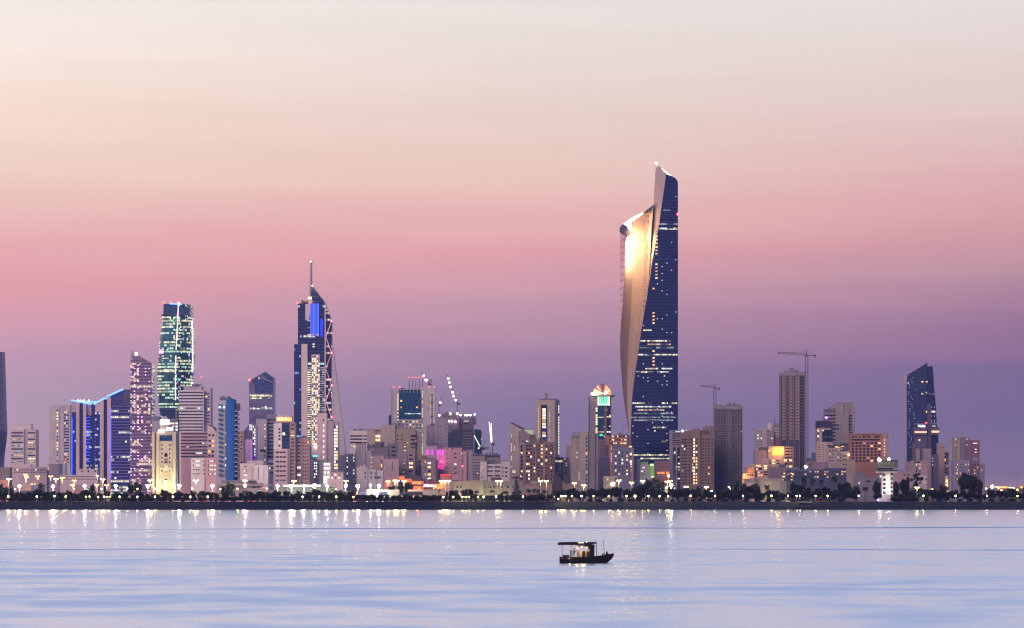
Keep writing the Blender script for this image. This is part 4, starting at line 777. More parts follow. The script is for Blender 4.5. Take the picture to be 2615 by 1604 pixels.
    b = B('radio_mast', 'small telecom mast with drum antennas before the rose-pink block', 'mast', 4000, 1081)
    b.bar('pole', (1081, 1290), (1081, 1048), .3, M_pole, 0); b.bar('drum', (1081, 1110), (1081, 1082), 1.5, M_pole, 0); b.lamp(1085, 1044, M_red, .8)
    b = B('apartment_block', 'grey flats with plain slabs between the rose-pink block and the balconied white flats', 'building', 4250, 1300)
    b.box('wall', 1176, 1292, 946, None, wall('wall_grey_rose', (.34, .28, .29)), 0, 20); b.box('wall', 1290, 1430, 938, None, GY, 2, 20); b.gear(1190, 1420, 920, 940, 7); b.wins([1186, 1212, 1235], step(985, 1140, 27), 12, 6, .06, seed=5); b.wins([1222], [1112], 9, 9, 1); b.box('parapet', 1176, 1430, 942, 950, DG, -.5, 2)
    b = B('apartment_block', 'bright pinkish white flats with three stacks of wide balconies and a dark roof house', 'building', 4080, 1380)
    b.box('wall', 1245, 1308, 1003, None, WH, 0, 20); b.box('wall', 1306, 1438, 1026, None, WH, 1.5, 20); b.box('wall', 1436, 1517, 1003, None, wall('wall_white_dull', (.58, .50, .48)), .8, 20); b.box('roof_house', 1283, 1376, 992, 1026, DG, 4, 12); b.box('roof_house', 1376, 1500, 990, 1005, GY, 6, 12)
    b.bands(1312, 1362, [1052, 1090, 1132], 15, M_dim, 1.5); b.bands(1376, 1430, [1052, 1090, 1132], 15, M_dim, 1.5); b.bands(1310, 1436, [1064, 1102, 1144], 4, WH, 1.3, part='balcony', dep=2); b.wins([1453], [1060, 1098, 1135], 13, 14, 0, off=.8); b.wins([1485], [1062, 1100, 1137], 22, 14, .05, off=.8); b.wins([1260, 1272], [1060, 1085, 1110, 1150], 6, 12, .4, [emit('lit_pink', (1, .35, .35), .9)])
    # the stacked cluster in front of the framed tower
    def blk(label, D, xc, parts, wn=None, name='apartment_block'):
        q = B(name, label, 'building', D, xc)
        for i, (x0, x1, y, m) in enumerate(parts): q.box('wall', x0, x1, y, None, m, i % 3 * 1.3, 18)
        q.box('parapet', parts[0][0], parts[0][1], parts[0][2] - 2, parts[0][2] + 4, m, -.3, 1)
        return q
    q = blk('off-white block with stacked flat boxes on its roof', 4240, 150, [(105, 192, 838, WH), (150, 245, 905, WH), (97, 150, 908, PK)]); q.wins([170, 180], [930, 960, 985], 40, 12, .12, off=1.3); q.gear(110, 190, 825, 840, 4)
    q = blk('wide mauve block with dark loggias and cluttered roof at the centre of stacked flats', 4280, 340, [(205, 400, 868, MV), (398, 482, 838, GY), (330, 360, 822, DG)]); q.bands(430, 470, [872, 908, 945], 14, M_dark, 1.3); q.wins([300, 335], [850], 8, 6, .4, [M_wd]); q.gear(210, 330, 825, 868, 6); q.wins([225, 240, 262], [893, 905, 930], 5, 6, .5)
    q = blk('mauve flats with one thin vertical dark slot and stepped right shoulder', 4160, 300, [(243, 362, 942, PK), (345, 400, 960, MV), (270, 345, 930, GY)]); q.wins([338], [1000, 1040, 1080], 7, 26, .4); q.wins([248, 250], [968, 1010, 1050], 5, 5, .8, [M_w2])
    q = blk('plain rosy slab with a single tall slit window, second from the orange buildings', 4110, 427, [(360, 497, 980, wall('wall_dusty_rose', (.50, .36, .36)))]); q.bands(434, 441, [1050], 80, M_dark, part='slit_window'); q.wins([364, 366], [1060, 1110], 4, 4, .9)
    q = blk('mauve flats with four wide warm-lit windows in a column', 4140, 570, [(545, 648, 908, MV), (485, 548, 908, wall('wall_deep_mauve', (.28, .22, .27)))]); q.wins([608], [945, 983], 32, 15, 0); q.wins([610], [1020, 1055], 34, 16, 1, [M_w1]); q.wins([608], [1090], 32, 16, 0); q.wins([543, 545], [985, 1020, 1060, 1100], 5, 9, .7, off=-.5); q.bands(575, 579, [990], 100, M_dark, part='slit_window')
    q = blk('grey block squeezed between two mauve flats, its roof lower than both', 4180, 675, [(645, 708, 985, GY)]); q.wins([660, 690], [1010, 1050, 1090], 10, 7, .1)
    q = blk('mauve flats with a column of broad lit kitchen windows beside the magenta bays', 4130, 770, [(706, 836, 978, MV), (800, 852, 990, BR), (705, 748, 950, BR)]); q.wins([778], [1018, 1055, 1090, 1122, 1160], 28, 15, .75, [M_w1, M_w2], seed=3); q.wins([742], [1005, 1060, 1122], 7, 18, .6, [M_w3, M_dark]); q.wins([710], [1025, 1065, 1110], 4, 7, .7)
    q = blk('low whitish block with big square windows and arched cresting on its roof', 4040, 230, [(112, 210, 1055, WH), (205, 290, 1075, WH), (288, 352, 1085, wall('wall_shell', (.62, .52, .5)))]); q.wins([190], [1107, 1150], 14, 26, .1, dark=M_dim); q.wins([243, 282], [1107, 1150], 14, 24, .05, dark=M_dim, off=1.3); q.wins([316], [1150], 40, 22, 0, dark=M_dim, off=2.6); q.gear(140, 190, 1030, 1055, 2, 5, WH)
    # cranes
    def luff(label, D, x, yb, yc, tip, r, lit=None, grp=None):
        c = B('tower_crane', label, 'crane', D, x); V, Fc = [], []
        c.bar('mast', (x, yb), (x, yc), r, M_pole, 0); c.bar('counter_jib', (x - 3, yc), (x + 26, yc + 4), r * 1.6, M_steel, 0); c.box('cab', x - 6, x + 8, yc - 12, yc + 2, M_steel, -1, 2)
        c.bar('jib', (x, yc - 2), tip, r * .8, M_pole, 0); c.bar('jib', (x + 3, yc - 10), (tip[0] + 2, tip[1] + 2), r * .4, M_pole, 0)
        for px, py in lit or []: c.lamp(px, py, M_wht, 1.1, -.8, 'jib_light')
        return c
    luff('luffing crane with a chain of white lights along its steep jib, above the unfinished tower', 4610, 1036, 562, 470, (945, 205), .7, [(953, 240), (963, 277), (975, 317), (990, 366), (996, 371), (999, 402), (1020, 438)])
    luff('small luffing crane with one white lamp between the white-framed and unfinished towers', 4650, 866, 560, 480, (896, 402), .55, [(880, 462)])
    luff('luffing crane whose lit jib shows behind the roof of the white-framed tower', 4760, 775, 330, 290, (710, 182), .55, [(728, 214), (745, 252), (753, 258)])
    c = luff('luffing crane standing right of the teal glass block with a fully lit upright jib', 4350, 1358, 940, 845, (1328, 620), .55, [(1332, y) for y in ()]); c.bar('light_string', (1329, 640), (1348, 830), .45, emit('string_lights', (1, .9, .7), 2.5), -.8); c.bar('light_string', (1346, 650), (1354, 820), .35, MATS['string_lights'], -.8); c.bar('stay', (1380, 800), (1362, 860), .5, M_pole)
    c = luff('yellow-lit crane boom leaning left behind the grey flats', 4360, 1262, 940, 885, (1190, 757), .6, []); c.bar('stay', (1270, 870), (1302, 802), .6, M_pole); c.box('machine_house', 1265, 1325, 868, 890, M_pole, 0, 3); c.bar('light_string', (1192, 765), (1245, 868), .35, MATS['string_lights'], -.8)
zone_c()

def zone_d():
    zone(1280, 940, 3.976)
    b = B('wedge_roof_building', 'pale building with a steep dark wedge roof and a lit green-tinted glass attic', 'building', 4450, 190)
    b.prism('wall', [(82, 1400), (82, 600), (92, 556), (180, 610), (180, 1400)], BE, 0, 20); b.prism('roof', [(90, 551), (110, 552), (230, 610), (210, 618)], M_roof, -.8, 22); b.prism('wall', [(168, 1400), (168, 690), (180, 640), (215, 620), (290, 672), (290, 1400)], MV, 1, 18); b.box('attic_glazing', 186, 326, 622, 672, emit('attic_green', (.62, .68, .45), .42), 3, 12); b.bands(182, 295, [743], 12, O_w, 1); b.box('wall', 285, 350, 676, None, BR, 2, 16); b.box('roof', 215, 328, 617, 624, GY, 2, 14)
    b.wins([104], step(680, 1060, 18), 4, 8, .55, [M_w2], seed=3); b.wins([135], [705, 740, 772, 800, 828, 860, 890], 7, 7, .35, [M_w2]); b.wins([120, 138], [1045, 1058], 9, 8, .8, [M_w4, M_w2]); b.wins([176], step(880, 1060, 15), 5, 7, .5, [M_w2], off=1)
    b = B('slender_tower', 'beige slab tower with one dark window column of lit rooms and a flat antenna plate', 'skyscraper', 4600, 470)
    b.plan('wall', [(352, 4), (366, 0), (545, 0), (592, 9)], 325, None, BE, 24); b.box('recess', 404, 466, 375, None, glass('recess_glass', (.03, .05, .1), 4, 3, 0, 0, 0, seed=1), -.3, 1); b.wins([435], step(392, 700, 29.5), 34, 22, .92, [M_w2, M_w1, M_wd], off=-.3, seed=2); b.bands(492, 497, [560], 380, O_s, -.1, part='light_slot'); b.bands(378, 382, [560], 320, emit('lit_slot_dim', (1, .85, .6), .6), -.1, part='light_slot'); b.wins([584], step(390, 890, 28), 8, 20, .8, [M_w2], off=7)
    b.box('roof_plate', 388, 570, 312, 324, M_gear, 2, 14); b.box('roof_mast', 447, 471, 253, 313, GY, 6, 4); b.box('shade_wall', 545, 560, 640, None, MV, 1, 4)
    b = B('apartment_block', 'broad brown flats with scattered orange-lit windows and a cluttered roof', 'building', 4100, 360)
    b.box('wall', 232, 542, 752, None, BR, 0, 22); b.box('wall', 180, 240, 758, None, MV, 1.2, 20)
    for x in (245, 350, 430, 442): b.box('pier', x - 6, x + 6, 757, None, wall('wall_umber', (.34, .23, .20)), -.9, 2)
    b.gear(350, 475, 708, 752, 6); b.wins([208, 262, 282, 303, 338, 380, 412, 458, 507], step(788, 1130, 37.3), 15, 17, .24, [M_w1, M_w3, M_w2, M_w1], seed=21); b.wins([200, 480, 525], step(800, 1120, 37.3), 10, 20, .05, seed=9)
    b.flush()
    b = B('glass_block', 'low dark glass offices with pale mullions between the brown flats and the tall beige flats', 'building', 4200, 610)
    b.box('facade', 540, 622, 905, None, Gd, 0, 18); b.box('facade', 620, 688, 908, None, DG, 1, 18); b.box('wall', 688, 712, 965, None, GY, 2, 16); b.wins([648, 660], step(925, 1090, 22), 12, 12, .35, [M_w2, M_wd], off=1)
    for x in (585, 600): b.box('mullion', x, x + 3, 930, 1080, GY, -.4, .5)
    b = B('stair_tower', 'narrow pale stair tower behind the tall plain beige flats', 'building', 4500, 690); b.box('wall', 663, 716, 785, None, PK, 0, 14); b.box('pier', 682, 690, 790, None, BE, -.6, 1); b.bands(668, 676, [870], 120, MV)
    b = B('apartment_tower', 'tall plain beige-grey flats with a projecting left bay, right of the stair tower', 'building', 4050, 840)
    T1 = wall('wall_taupe', (.33, .27, .25)); b.box('wall', 712, 800, 680, None, T1, 1, 20); b.box('eave', 703, 803, 682, 696, T1, -.5, 22); b.box('wall', 798, 882, 641, None, wall('wall_taupe_light', (.38, .31, .29)), 0, 22); b.box('wall', 880, 952, 640, None, wall('wall_pewter', (.22, .20, .22)), 1.5, 22); b.box('wall', 950, 985, 660, None, wall('wall_pewter_rose', (.26, .2, .22)), 3, 18); b.box('roof_house', 722, 792, 652, 682, wall('wall_slate_grey', (.2, .19, .26)), 4, 12)
    b.wins([866], step(715, 1180, 38), 15, 19, .03, seed=1); b.wins([770], step(715, 1010, 48), 6, 12, .45, [M_w2, M_wd], off=1); b.bands(788, 792, [1095], 90, emit('stair_glow', (.9, .8, .5), .8), 1, part='light_slot'); b.wins([905, 935], step(700, 1180, 38), 5, 14, 0, off=1.5, dark=M_dim)
    b = B('apartment_block', 'dark navy-mauve block stepping down right of the tall plain beige flats', 'building', 4150, 1035)
    b.box('wall', 970, 1060, 725, None, wall('wall_plum', (.20, .14, .18)), 1, 20); b.box('wall', 1055, 1102, 785, None, MATS['wall_plum'], 2, 20); b.box('wall', 972, 1098, 908, None, wall('wall_navy_grey', (.10, .10, .17)), -1, 14); b.wins([1015, 1040, 1075], step(760, 890, 30), 8, 12, 0, off=1)
    # fan-domed tower
    b = B('domed_tower', 'tower crowned by a radiating fan dome glowing orange over a lit mint-green drum', 'skyscraper', 4500, 1005)
    b.box('wall', 898, 982, 290, None, wall('wall_dusky_mauve', (.27, .22, .26)), 1, 26); b.box('edge_glazing', 888, 899, 292, None, Gt, 3, 20); b.box('lit_stair_bay', 955, 982, 396, 665, BG2, .4, 3); b.wins([968], step(412, 660, 22.5), 17, 17, .85, [M_w1, M_w2, emit('lit_gold', (1, .8, .3), 1.2)], off=.4, seed=4)
    b.box('glazing', 980, 1050, 380, None, Gt, -.5, 24); b.box('pier', 1048, 1070, 380, None, BR, -1, 24); b.box('glazing', 1068, 1117, 380, None, Gd, 0, 22); b.box('pier', 1112, 1120, 290, None, OR, -.3, 24); b.bands(986, 1045, [497], 14, O_y, -.5); b.bands(1070, 1112, [497], 14, O_y, 0); b.bands(984, 1045, [648], 14, O_o, -.5); b.bands(1070, 1112, [648], 16, O_w, 0); b.wins([1103], [590], 8, 12, 1, [M_w2]); b.wins([1015], [680], 34, 22, 1, [emit('lit_teal', (.05, .75, .6), .9)], off=-.5)
    V, Fc = [], []; n = 16; mint = emit('mint_glow', (.22, .85, .55), 1.05)
    r0 = (b.X(1092) - b.X(990)) / 2; cxx = (b.X(1092) + b.X(990)) / 2
    for z in (b.Z(378), b.Z(288)):
        for i in range(n + 1): a = math.pi * i / n; V.append((cxx - r0 * math.cos(a), 8 - (r0 + 2) * math.sin(a), z))
    for i in range(n): Fc.append((i, i+1, n+2+i, n+1+i))
    link('drum_glazing', V, Fc, mint, b.o, recalc=False)
    for k in range(1, 6):
        a = math.pi * k / 6; x = cxx - r0 * math.cos(a); o = 8 - (r0 + 2.3) * math.sin(a); V, Fc = tubegeo((x, o, b.Z(378)), (x, o, b.Z(288)), .3, .3, 4); link('mullion', V, Fc, Gt, b.o)
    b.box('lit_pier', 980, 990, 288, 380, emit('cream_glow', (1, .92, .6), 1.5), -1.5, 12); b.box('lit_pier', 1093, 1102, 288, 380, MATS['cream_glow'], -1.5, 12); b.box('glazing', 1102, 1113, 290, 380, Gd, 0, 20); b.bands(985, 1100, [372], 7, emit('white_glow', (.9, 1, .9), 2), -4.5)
    V, Fc = [], []; n = 24
    for z, s in ((b.Z(290), .82), (b.Z(283), 1.0), (b.Z(273), 1.0)):
        for i in range(n): a = 2 * math.pi * i / n; V.append(((b.X(1040)) + (b.X(1160) - b.X(1040)) * s * math.cos(a) * (1.0 if math.cos(a) > 0 else 1.2), 12 + 20 * s * math.sin(a), z))
    Fc.append(tuple(range(n))); Fc.append(tuple(range(2*n, 3*n)))
    for j in range(2):
        for i in range(n): k = j * n; Fc.append((k+i, k+(i+1) % n, k+n+(i+1) % n, k+n+i))
    link('flying_saucer_roof', V, Fc, flat('disc_cream', (.65, .55, .42), .6), b.o).name = 'disc_roof'
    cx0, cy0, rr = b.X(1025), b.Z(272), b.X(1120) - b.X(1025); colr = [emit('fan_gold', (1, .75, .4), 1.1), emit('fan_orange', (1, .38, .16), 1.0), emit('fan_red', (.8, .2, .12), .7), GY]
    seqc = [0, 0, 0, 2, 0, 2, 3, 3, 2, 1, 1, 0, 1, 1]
    nb = len(seqc); hub = (b.X(1040), b.Z(262))
    for i in range(nb):
        a0 = math.pi * (1 - i / nb); a1 = math.pi * (1 - (i + 1) / nb); pts = []
        for a in (a0, (a0 + a1) / 2, a1): h = rr * (1.0 + .16 * math.sin(a) ** 6); pts.append((cx0 + rr * math.cos(a), cy0 + h * 1.05 * math.sin(a)))
        V = [(hub[0], -3, hub[1])] + [(x, 14 - 8 * math.sin(a0), z) for x, z in pts] + [(hub[0], 3, hub[1])] + [(x, 20, z) for x, z in pts]
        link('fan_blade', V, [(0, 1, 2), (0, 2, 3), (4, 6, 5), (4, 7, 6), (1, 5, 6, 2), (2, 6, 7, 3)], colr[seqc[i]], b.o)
        V, Fc = tubegeo((hub[0], -3.5, hub[1]), (pts[0][0], 13 - 8 * math.sin(a0), pts[0][1]), .35, .35, 4); link('fan_rib', V, Fc, colr[0] if i > 8 or i < 4 else GY, b.o)
    b.mast(1023, 85, 160, .35, 8, MATS['disc_cream']); 
    for x, y in ((922, 262), (935, 266), (960, 268), (978, 270), (1055, 255), (1063, 250)): b.lamp(x, y, M_wht, 1.3, -4, 'roof_light')
    b = B('office_building', 'orange-lit office with tight rows of square windows under the domed tower', 'building', 4300, 1180)
    b.box('wall', 1055, 1282, 684, None, OR, 0, 22); b.box('side_wall', 1282, 1320, 684, None, BR, 1.5, 20); b.box('pier', 1085, 1128, 775, None, OR, -1, 4); b.bands(1092, 1270, [693, 728, 762], 16, wall('wall_rust', (.28, .12, .08)), 0, part='recess')
    b.wins(seq(1100, 1266, 13), [694, 729, 763], 8, 11, .4, [M_w2, M_w1], seed=8, proud=.35); b.wins([1100, 1118], step(800, 960, 24), 6, 12, .7, [M_w3, M_w1], off=-1); b.gear(1190, 1290, 655, 684, 5); b.mast(1236, 520, 660, .2, 8, M_gear)
    b = B('apartment_block', 'slate-blue block with lit square windows at the foot of the tallest tower, left side', 'building', 4050, 1240)
    b.box('wall', 1130, 1300, 800, None, wall('wall_slate_blue', (.18, .18, .24)), 0, 20); b.box('wall', 1298, 1345, 812, None, wall('wall_slate_rose', (.28, .2, .24)), 1, 18); b.gear(1140, 1225, 765, 800, 4); b.wins([1162, 1198, 1230, 1278], step(858, 1080, 36.5), 13, 17, .45, [M_w2, M_w1, M_w3], seed=6); b.box('roof_screen', 1135, 1300, 792, 802, DG, -.3, 1)
    b.wins([1312], [798], 32, 12, 1, [M_w1], off=-.5); b.wins([1316], [874, 950], 18, 18, 1, [emit('flood_panel', (.9, 1, .9), 3)], off=.9); b.wins([1318], [900, 975, 1000, 1040], 12, 12, .7, off=1)
    b = B('office_block', 'grey low offices with a green-lit corner shaft at the foot of the tallest tower', 'building', 4060, 1440)
    b.box('wall', 1338, 1412, 925, None, wall('wall_blue_dusk', (.2, .22, .3)), 1, 18); b.box('wall', 1410, 1514, 978, None, wall('wall_green_grey', (.36, .38, .36)), 0, 18); b.box('roof_house', 1412, 1490, 950, 980, wall('wall_moss', (.2, .32, .15)), 2, 12); b.box('lit_shaft', 1512, 1552, 968, 1120, emit('green_glow', (.25, .75, .12), .3), 1, 12); b.wins([1530], [985], 30, 12, 1, [emit('green_lamp', (.7, 1, .4), 2.5)], off=1); b.wins([1540], [1105], 26, 12, 1, [M_w2], off=1)
    b.wins([1425, 1438, 1452], [1012, 1047], 9, 9, .8, [M_w2], seed=2); b.wins([1425, 1438, 1452, 1470], [1082], 8, 12, 0); b.wins([1440, 1470], [1118], 8, 8, .5)
    b = B('parking_podium', 'open-fronted podium glowing orange under the tallest tower', 'building', 4400, 1640)
    b.box('wall', 1560, 1720, 940, None, wall('wall_podium', (.28, .17, .18)), 0, 20); b.bands(1562, 1718, step(960, 1110, 22), 3, PK, 0, part='slab_edge'); b.wins([1690, 1640, 1600], [1065], 36, 22, .7, [emit('podium_orange', (1, .35, .12), .8)]); b.lamp(1700, 1095, emit('lamp_orange', (1, .35, .08), 18), 1.6, -6)
    b.box('wall', 1335, 1560, 1000, None, MATS['wall_podium'], 6, 20)
    b = B('curved_low_building', 'low round-fronted sandstone building with small windows among the trees', 'building', 3950, 1118)
    b.plan('wall', [(1040, 8), (1052, 2), (1080, 0), (1150, 0), (1180, 2), (1197, 8)], 1105, None, BE, 16); b.plan('cornice', [(1037, 8), (1050, 1.6), (1080, -.4), (1150, -.4), (1184, 1.6), (1200, 8)], 1098, 1108, BE, 16)
    b.wins(seq(1055, 1185, 6), [1130, 1160, 1185], 8, 12, .15)
zone_d()
def grid_frame(b, part, x0, x1, xs, ys, m, off, tw, th):
    for x in xs: b.box('column', x - tw/2, x + tw/2, ys[0] - 10, None, m, off, 1.4)
    for y in ys: b.box('floor_slab', x0, x1, y - th/2, y + th/2, m, off - .5, 2.0)
def hammer(label, D, x, yb, yj, tip, tail, apex, r=.6):
    c = B('tower_crane', label, 'crane', D, x); V, Fc = [], []; w = r * 2.2
    Z0, Z1 = max(0, c.Z(yb)), c.Z(yj)
    for sx_ in (-1, 1):
        for o in (-w, w): tubegeo((sx_ * w, o, Z0), (sx_ * w, o, Z1), r * .35, r * .35, 4, V, Fc)
    z = Z0; k = 0
    while z < Z1 - 3: tubegeo((-w if k % 2 else w, -w, z), (w if k % 2 else -w, -w, z + 3), r * .25, r * .25, 4, V, Fc); tubegeo((-w, -w, z), (w, -w, z), r * .2, r * .2, 4, V, Fc); z += 3; k += 1
    link('mast', V, Fc, M_steel, c.o)
    a = Vector((c.X(tip[0]), 0, c.Z(tip[1]))); z0 = Vector((0, 0, c.Z(yj))); V, Fc = [], []; up = Vector((0, 0, 1.5 * r / .45))
    tubegeo(a, z0, r * .5, r * .5, 4, V, Fc); tubegeo(a + up * .5, z0 + up, r * .4, r * .4, 4, V, Fc); n = 16
    for i in range(n): p = a + (z0 - a) * i / n; q = a + (z0 - a) * (i + 1) / n; tubegeo(p, q + up, r * .25, r * .25, 4, V, Fc)
    link('jib', V, Fc, M_steel, c.o)
    t = (c.X(tail[0]), 0, c.Z(tail[1])); V, Fc = tubegeo(z0, t, r * .8, r * .8, 4); link('counter_jib', V, Fc, M_steel, c.o); c.box('counterweight', tail[0] - 14, tail[0] - 3, tail[1] - 3, tail[1] + 15, M_steel, -1, 2); c.box('cab', x - 7, x + 7, yj - 4, yj + 12, M_gear, -2, 2.5)
    V, Fc = tubegeo(z0, (0, 0, c.Z(apex)), r, r * .4, 4); link('apex', V, Fc, M_steel, c.o); V, Fc = tubegeo((0, 0, c.Z(apex)), a + (z0 - a) * .35, r * .2, r * .2, 4); tubegeo((0, 0, c.Z(apex)), t, r * .2, r * .2, 4, V, Fc); link('tie_bar', V, Fc, M_steel, c.o)
def zone_e():
    zone(1700, 870, 3.4348)
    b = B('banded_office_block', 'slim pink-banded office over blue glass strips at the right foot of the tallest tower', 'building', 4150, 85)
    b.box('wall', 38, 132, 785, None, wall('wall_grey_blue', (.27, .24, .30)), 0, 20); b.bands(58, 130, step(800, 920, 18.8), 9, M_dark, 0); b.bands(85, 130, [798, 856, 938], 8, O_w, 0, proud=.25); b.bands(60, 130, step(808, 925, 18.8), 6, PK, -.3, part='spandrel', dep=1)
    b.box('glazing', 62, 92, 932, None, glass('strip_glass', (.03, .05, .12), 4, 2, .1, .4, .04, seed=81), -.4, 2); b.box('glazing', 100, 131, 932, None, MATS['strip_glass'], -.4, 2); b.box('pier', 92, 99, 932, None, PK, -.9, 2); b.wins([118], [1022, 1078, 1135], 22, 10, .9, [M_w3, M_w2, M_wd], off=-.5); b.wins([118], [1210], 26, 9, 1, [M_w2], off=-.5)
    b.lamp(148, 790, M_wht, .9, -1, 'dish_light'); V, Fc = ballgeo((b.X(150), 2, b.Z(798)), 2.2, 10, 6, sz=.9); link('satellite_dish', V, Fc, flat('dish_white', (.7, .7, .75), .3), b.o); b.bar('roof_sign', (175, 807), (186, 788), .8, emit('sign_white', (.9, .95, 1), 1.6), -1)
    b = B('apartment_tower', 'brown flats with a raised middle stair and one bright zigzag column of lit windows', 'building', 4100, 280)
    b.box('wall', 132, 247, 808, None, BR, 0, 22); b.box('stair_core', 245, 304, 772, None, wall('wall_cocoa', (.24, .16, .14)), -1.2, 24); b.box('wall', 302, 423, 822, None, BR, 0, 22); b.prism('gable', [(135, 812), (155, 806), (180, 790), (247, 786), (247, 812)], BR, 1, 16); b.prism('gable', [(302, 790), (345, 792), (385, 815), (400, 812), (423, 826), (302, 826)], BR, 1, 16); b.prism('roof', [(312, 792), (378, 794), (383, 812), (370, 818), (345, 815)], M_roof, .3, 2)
    ys = step(868, 1275, 27.3)
    b.wins([249], ys, 12, 17, .95, [M_w1, M_w2, M_w1], off=-1.2, seed=3); b.wins([236], ys[3:-3], 8, 12, .6, [M_w1, M_w2], seed=5); b.wins([270], ys, 12, 13, .62, [M_w1, M_w2, M_w3], off=-1.2, seed=8); b.wins([298], ys, 8, 9, .4, [M_w3], seed=2)
    b.wins([148, 165, 180, 208, 230], ys, 12, 12, .06, seed=7); b.wins([326, 353, 378, 408], ys, 11, 12, .05, [M_w3, M_w1], seed=17); b.flush()
    b = B('apartment_block', 'mauve-brown roofs rising just behind the brown flats with the lit stair column', 'building', 4350, 375); b.box('wall', 326, 424, 762, None, MV, 2, 18); b.box('wall', 350, 424, 747, None, wall('wall_mauve_deep', (.27, .19, .22)), 0, 18); b.wins([340, 365, 400], [790, 812], 8, 8, 0)
    def shell(b, x0, x1, yt, yb, nb, m, xs, n, lo):
        fl = (yb - yt) / n; pass
    b = B('tower_under_construction', 'unfinished grey concrete tower, shorter of the two, with floor slabs and roof clutter', 'building', 4150, 550)
    b.box('frame', 425, 676, 572, 596, UN, 0, 22); b.box('core', 428, 673, 590, None, wall('concrete_shadow', (.17, .16, .21), 3.5, .3), 2.2, 20); ys = step(608, 1275, 21.6); grid_frame(b, '', 425, 676, [428, 452, 478, 503, 530, 580, 606, 630, 650, 673], [600], UN, .6, 5, 5)
    for y in ys: b.box('floor_slab', 425, 676, y - 2.2, y + 2.2, UN, -.2, 3)
    b.wins([440, 465, 490, 516, 592, 618, 640], ys, 11, 12, 1, [wall('infill_block', (.27, .23, .24), 9, 0), wall('infill_block', (.27, .23, .24)), M_dim], off=1.6, seed=5, skip=.4, part='infill_panel', cap=100)
    b.wins([556], [y + 9 for y in ys], 26, 7, 1, [wall('balcony_concrete', (.36, .30, .29))], off=-.2, part='balcony_front', cap=140); b.wins([664], [800], 7, 9, 1, [M_w2]); b.gear(440, 660, 556, 574, 7); b.gear(535, 612, 535, 572, 4); b.flush()
    hammer('hammerhead crane with a short jib on the shorter unfinished tower', 4180, 431, 1100, 412, (302, 403), (478, 420), 377)
    b = B('apartment_block', 'white-fronted flats with round rooftop water tower, left of the tall unfinished tower', 'building', 4400, 895)
    b.box('wall', 788, 890, 768, None, wall('wall_pale_dusk', (.46, .38, .38)), 0, 20); b.box('wall', 886, 950, 790, None, MV, -1, 18); b.box('wall', 940, 1006, 752, None, GY, 2, 18); b.wins([810, 838], step(800, 930, 28), 8, 10, .2, [M_w2]); b.wins([930], [856], 12, 8, 1, [M_w4], off=-1)
    V, Fc = tubegeo((b.X(929), 8, b.Z(795)), (b.X(929), 8, b.Z(722)), 4.2, 4.2, 14); link('water_tower', V, Fc, WH, b.o); b.bands(948, 1003, [770, 795, 820], 9, WH, 2); b.box('roof_house', 943, 1005, 728, 754, wall('wall_slate_grey', (.2, .19, .26)), 5, 10); b.mast(960, 672, 730, .6, 8, M_gear); b.box('wall', 958, 1006, 852, 920, wall('wall_oxblood', (.28, .10, .13)), -1.5, 6)
    b = B('tower_under_construction', 'tall unfinished tower with pink infill panels, taller of the two under construction', 'building', 4200, 1120)
    b.box('frame', 1005, 1225, 278, 306, UN, 0, 24); b.box('core', 1008, 1225, 300, None, wall('concrete_shadow_warm', (.11, .09, .13), 3.5, .3), 2.4, 22); b.box('side_wall', 1213, 1228, 285, None, UN, .5, 22); ys = step(316, 1100, 26.9)
    b.wins([1038, 1102, 1155], [y + 6 for y in ys[:21]], 34, 18, 1, [wall('infill_pink', (.50, .34, .32), 9, 0)], off=1.2, part='infill_panel', seed=3, cap=200); b.wins([1038, 1102, 1155], [y + 6 for y in ys[21:]], 34, 18, 1, [wall('infill_shadow', (.12, .11, .17), 9, 0)], off=1.2, part='infill_panel', cap=200)
    for x in (1010, 1062, 1078, 1124, 1136, 1174, 1200, 1214): b.box('column', x - 2.5, x + 2.5, 305, None, UN if x < 1200 else DG, .4, 2)
    for y in ys: b.box('floor_slab', 1005, 1222, y - 7, y - 3, UN if y < 850 else MATS['concrete_shadow'], -.1, 3)
    b.wins([1046, 1112], [y + 2 for y in ys[:21]], 6, 8, 1, [M_dark], off=.9, part='window', cap=200); b.box('roof_house', 1087, 1168, 255, 280, GY, 6, 12); b.box('roof_house', 1090, 1125, 240, 258, MV, 8, 8); b.gear(1040, 1080, 262, 280, 3); b.gear(1170, 1222, 270, 280, 3); b.flush()
    hammer('hammerhead crane with a long jib rising beside the tall unfinished tower', 4190, 1236, 1100, 128, (980, 112), (1318, 130), 82, .7)
    b = B('terraced_apartments', 'stepped flats with an orange-lit open roof terrace and dark balcony bands', 'building', 4050, 950)
    b.box('wall', 900, 1120, 930, None, MV, 0, 22); b.box('wall', 780, 910, 960, None, wall('wall_mauve_deep', (.27, .19, .22)), 1.5, 20); b.box('roof_house', 822, 885, 935, 962, DG, 4, 12); b.box('wall', 782, 905, 1035, None, MV, -1, 8)
    b.prism('lit_terrace', [(932, 1008), (932, 955), (955, 928), (1038, 928), (1038, 1008)], wall('terrace_plaster', (.7, .42, .2)), -.4, 2); b.box('terrace_opening', 958, 996, 936, 1006, emit('terrace_orange', (1, .42, .06), 1.3), -.9, 1); b.box('terrace_opening', 940, 956, 968, 1004, MATS['terrace_orange'], -.8, 1)
    for i, p in enumerate([(1040, 1092, 945), (1092, 1116, 945)]): 
        b.bands(p[0] + 3, p[1] - 3, step(945, 1100, 27), 12, M_dark, 0)
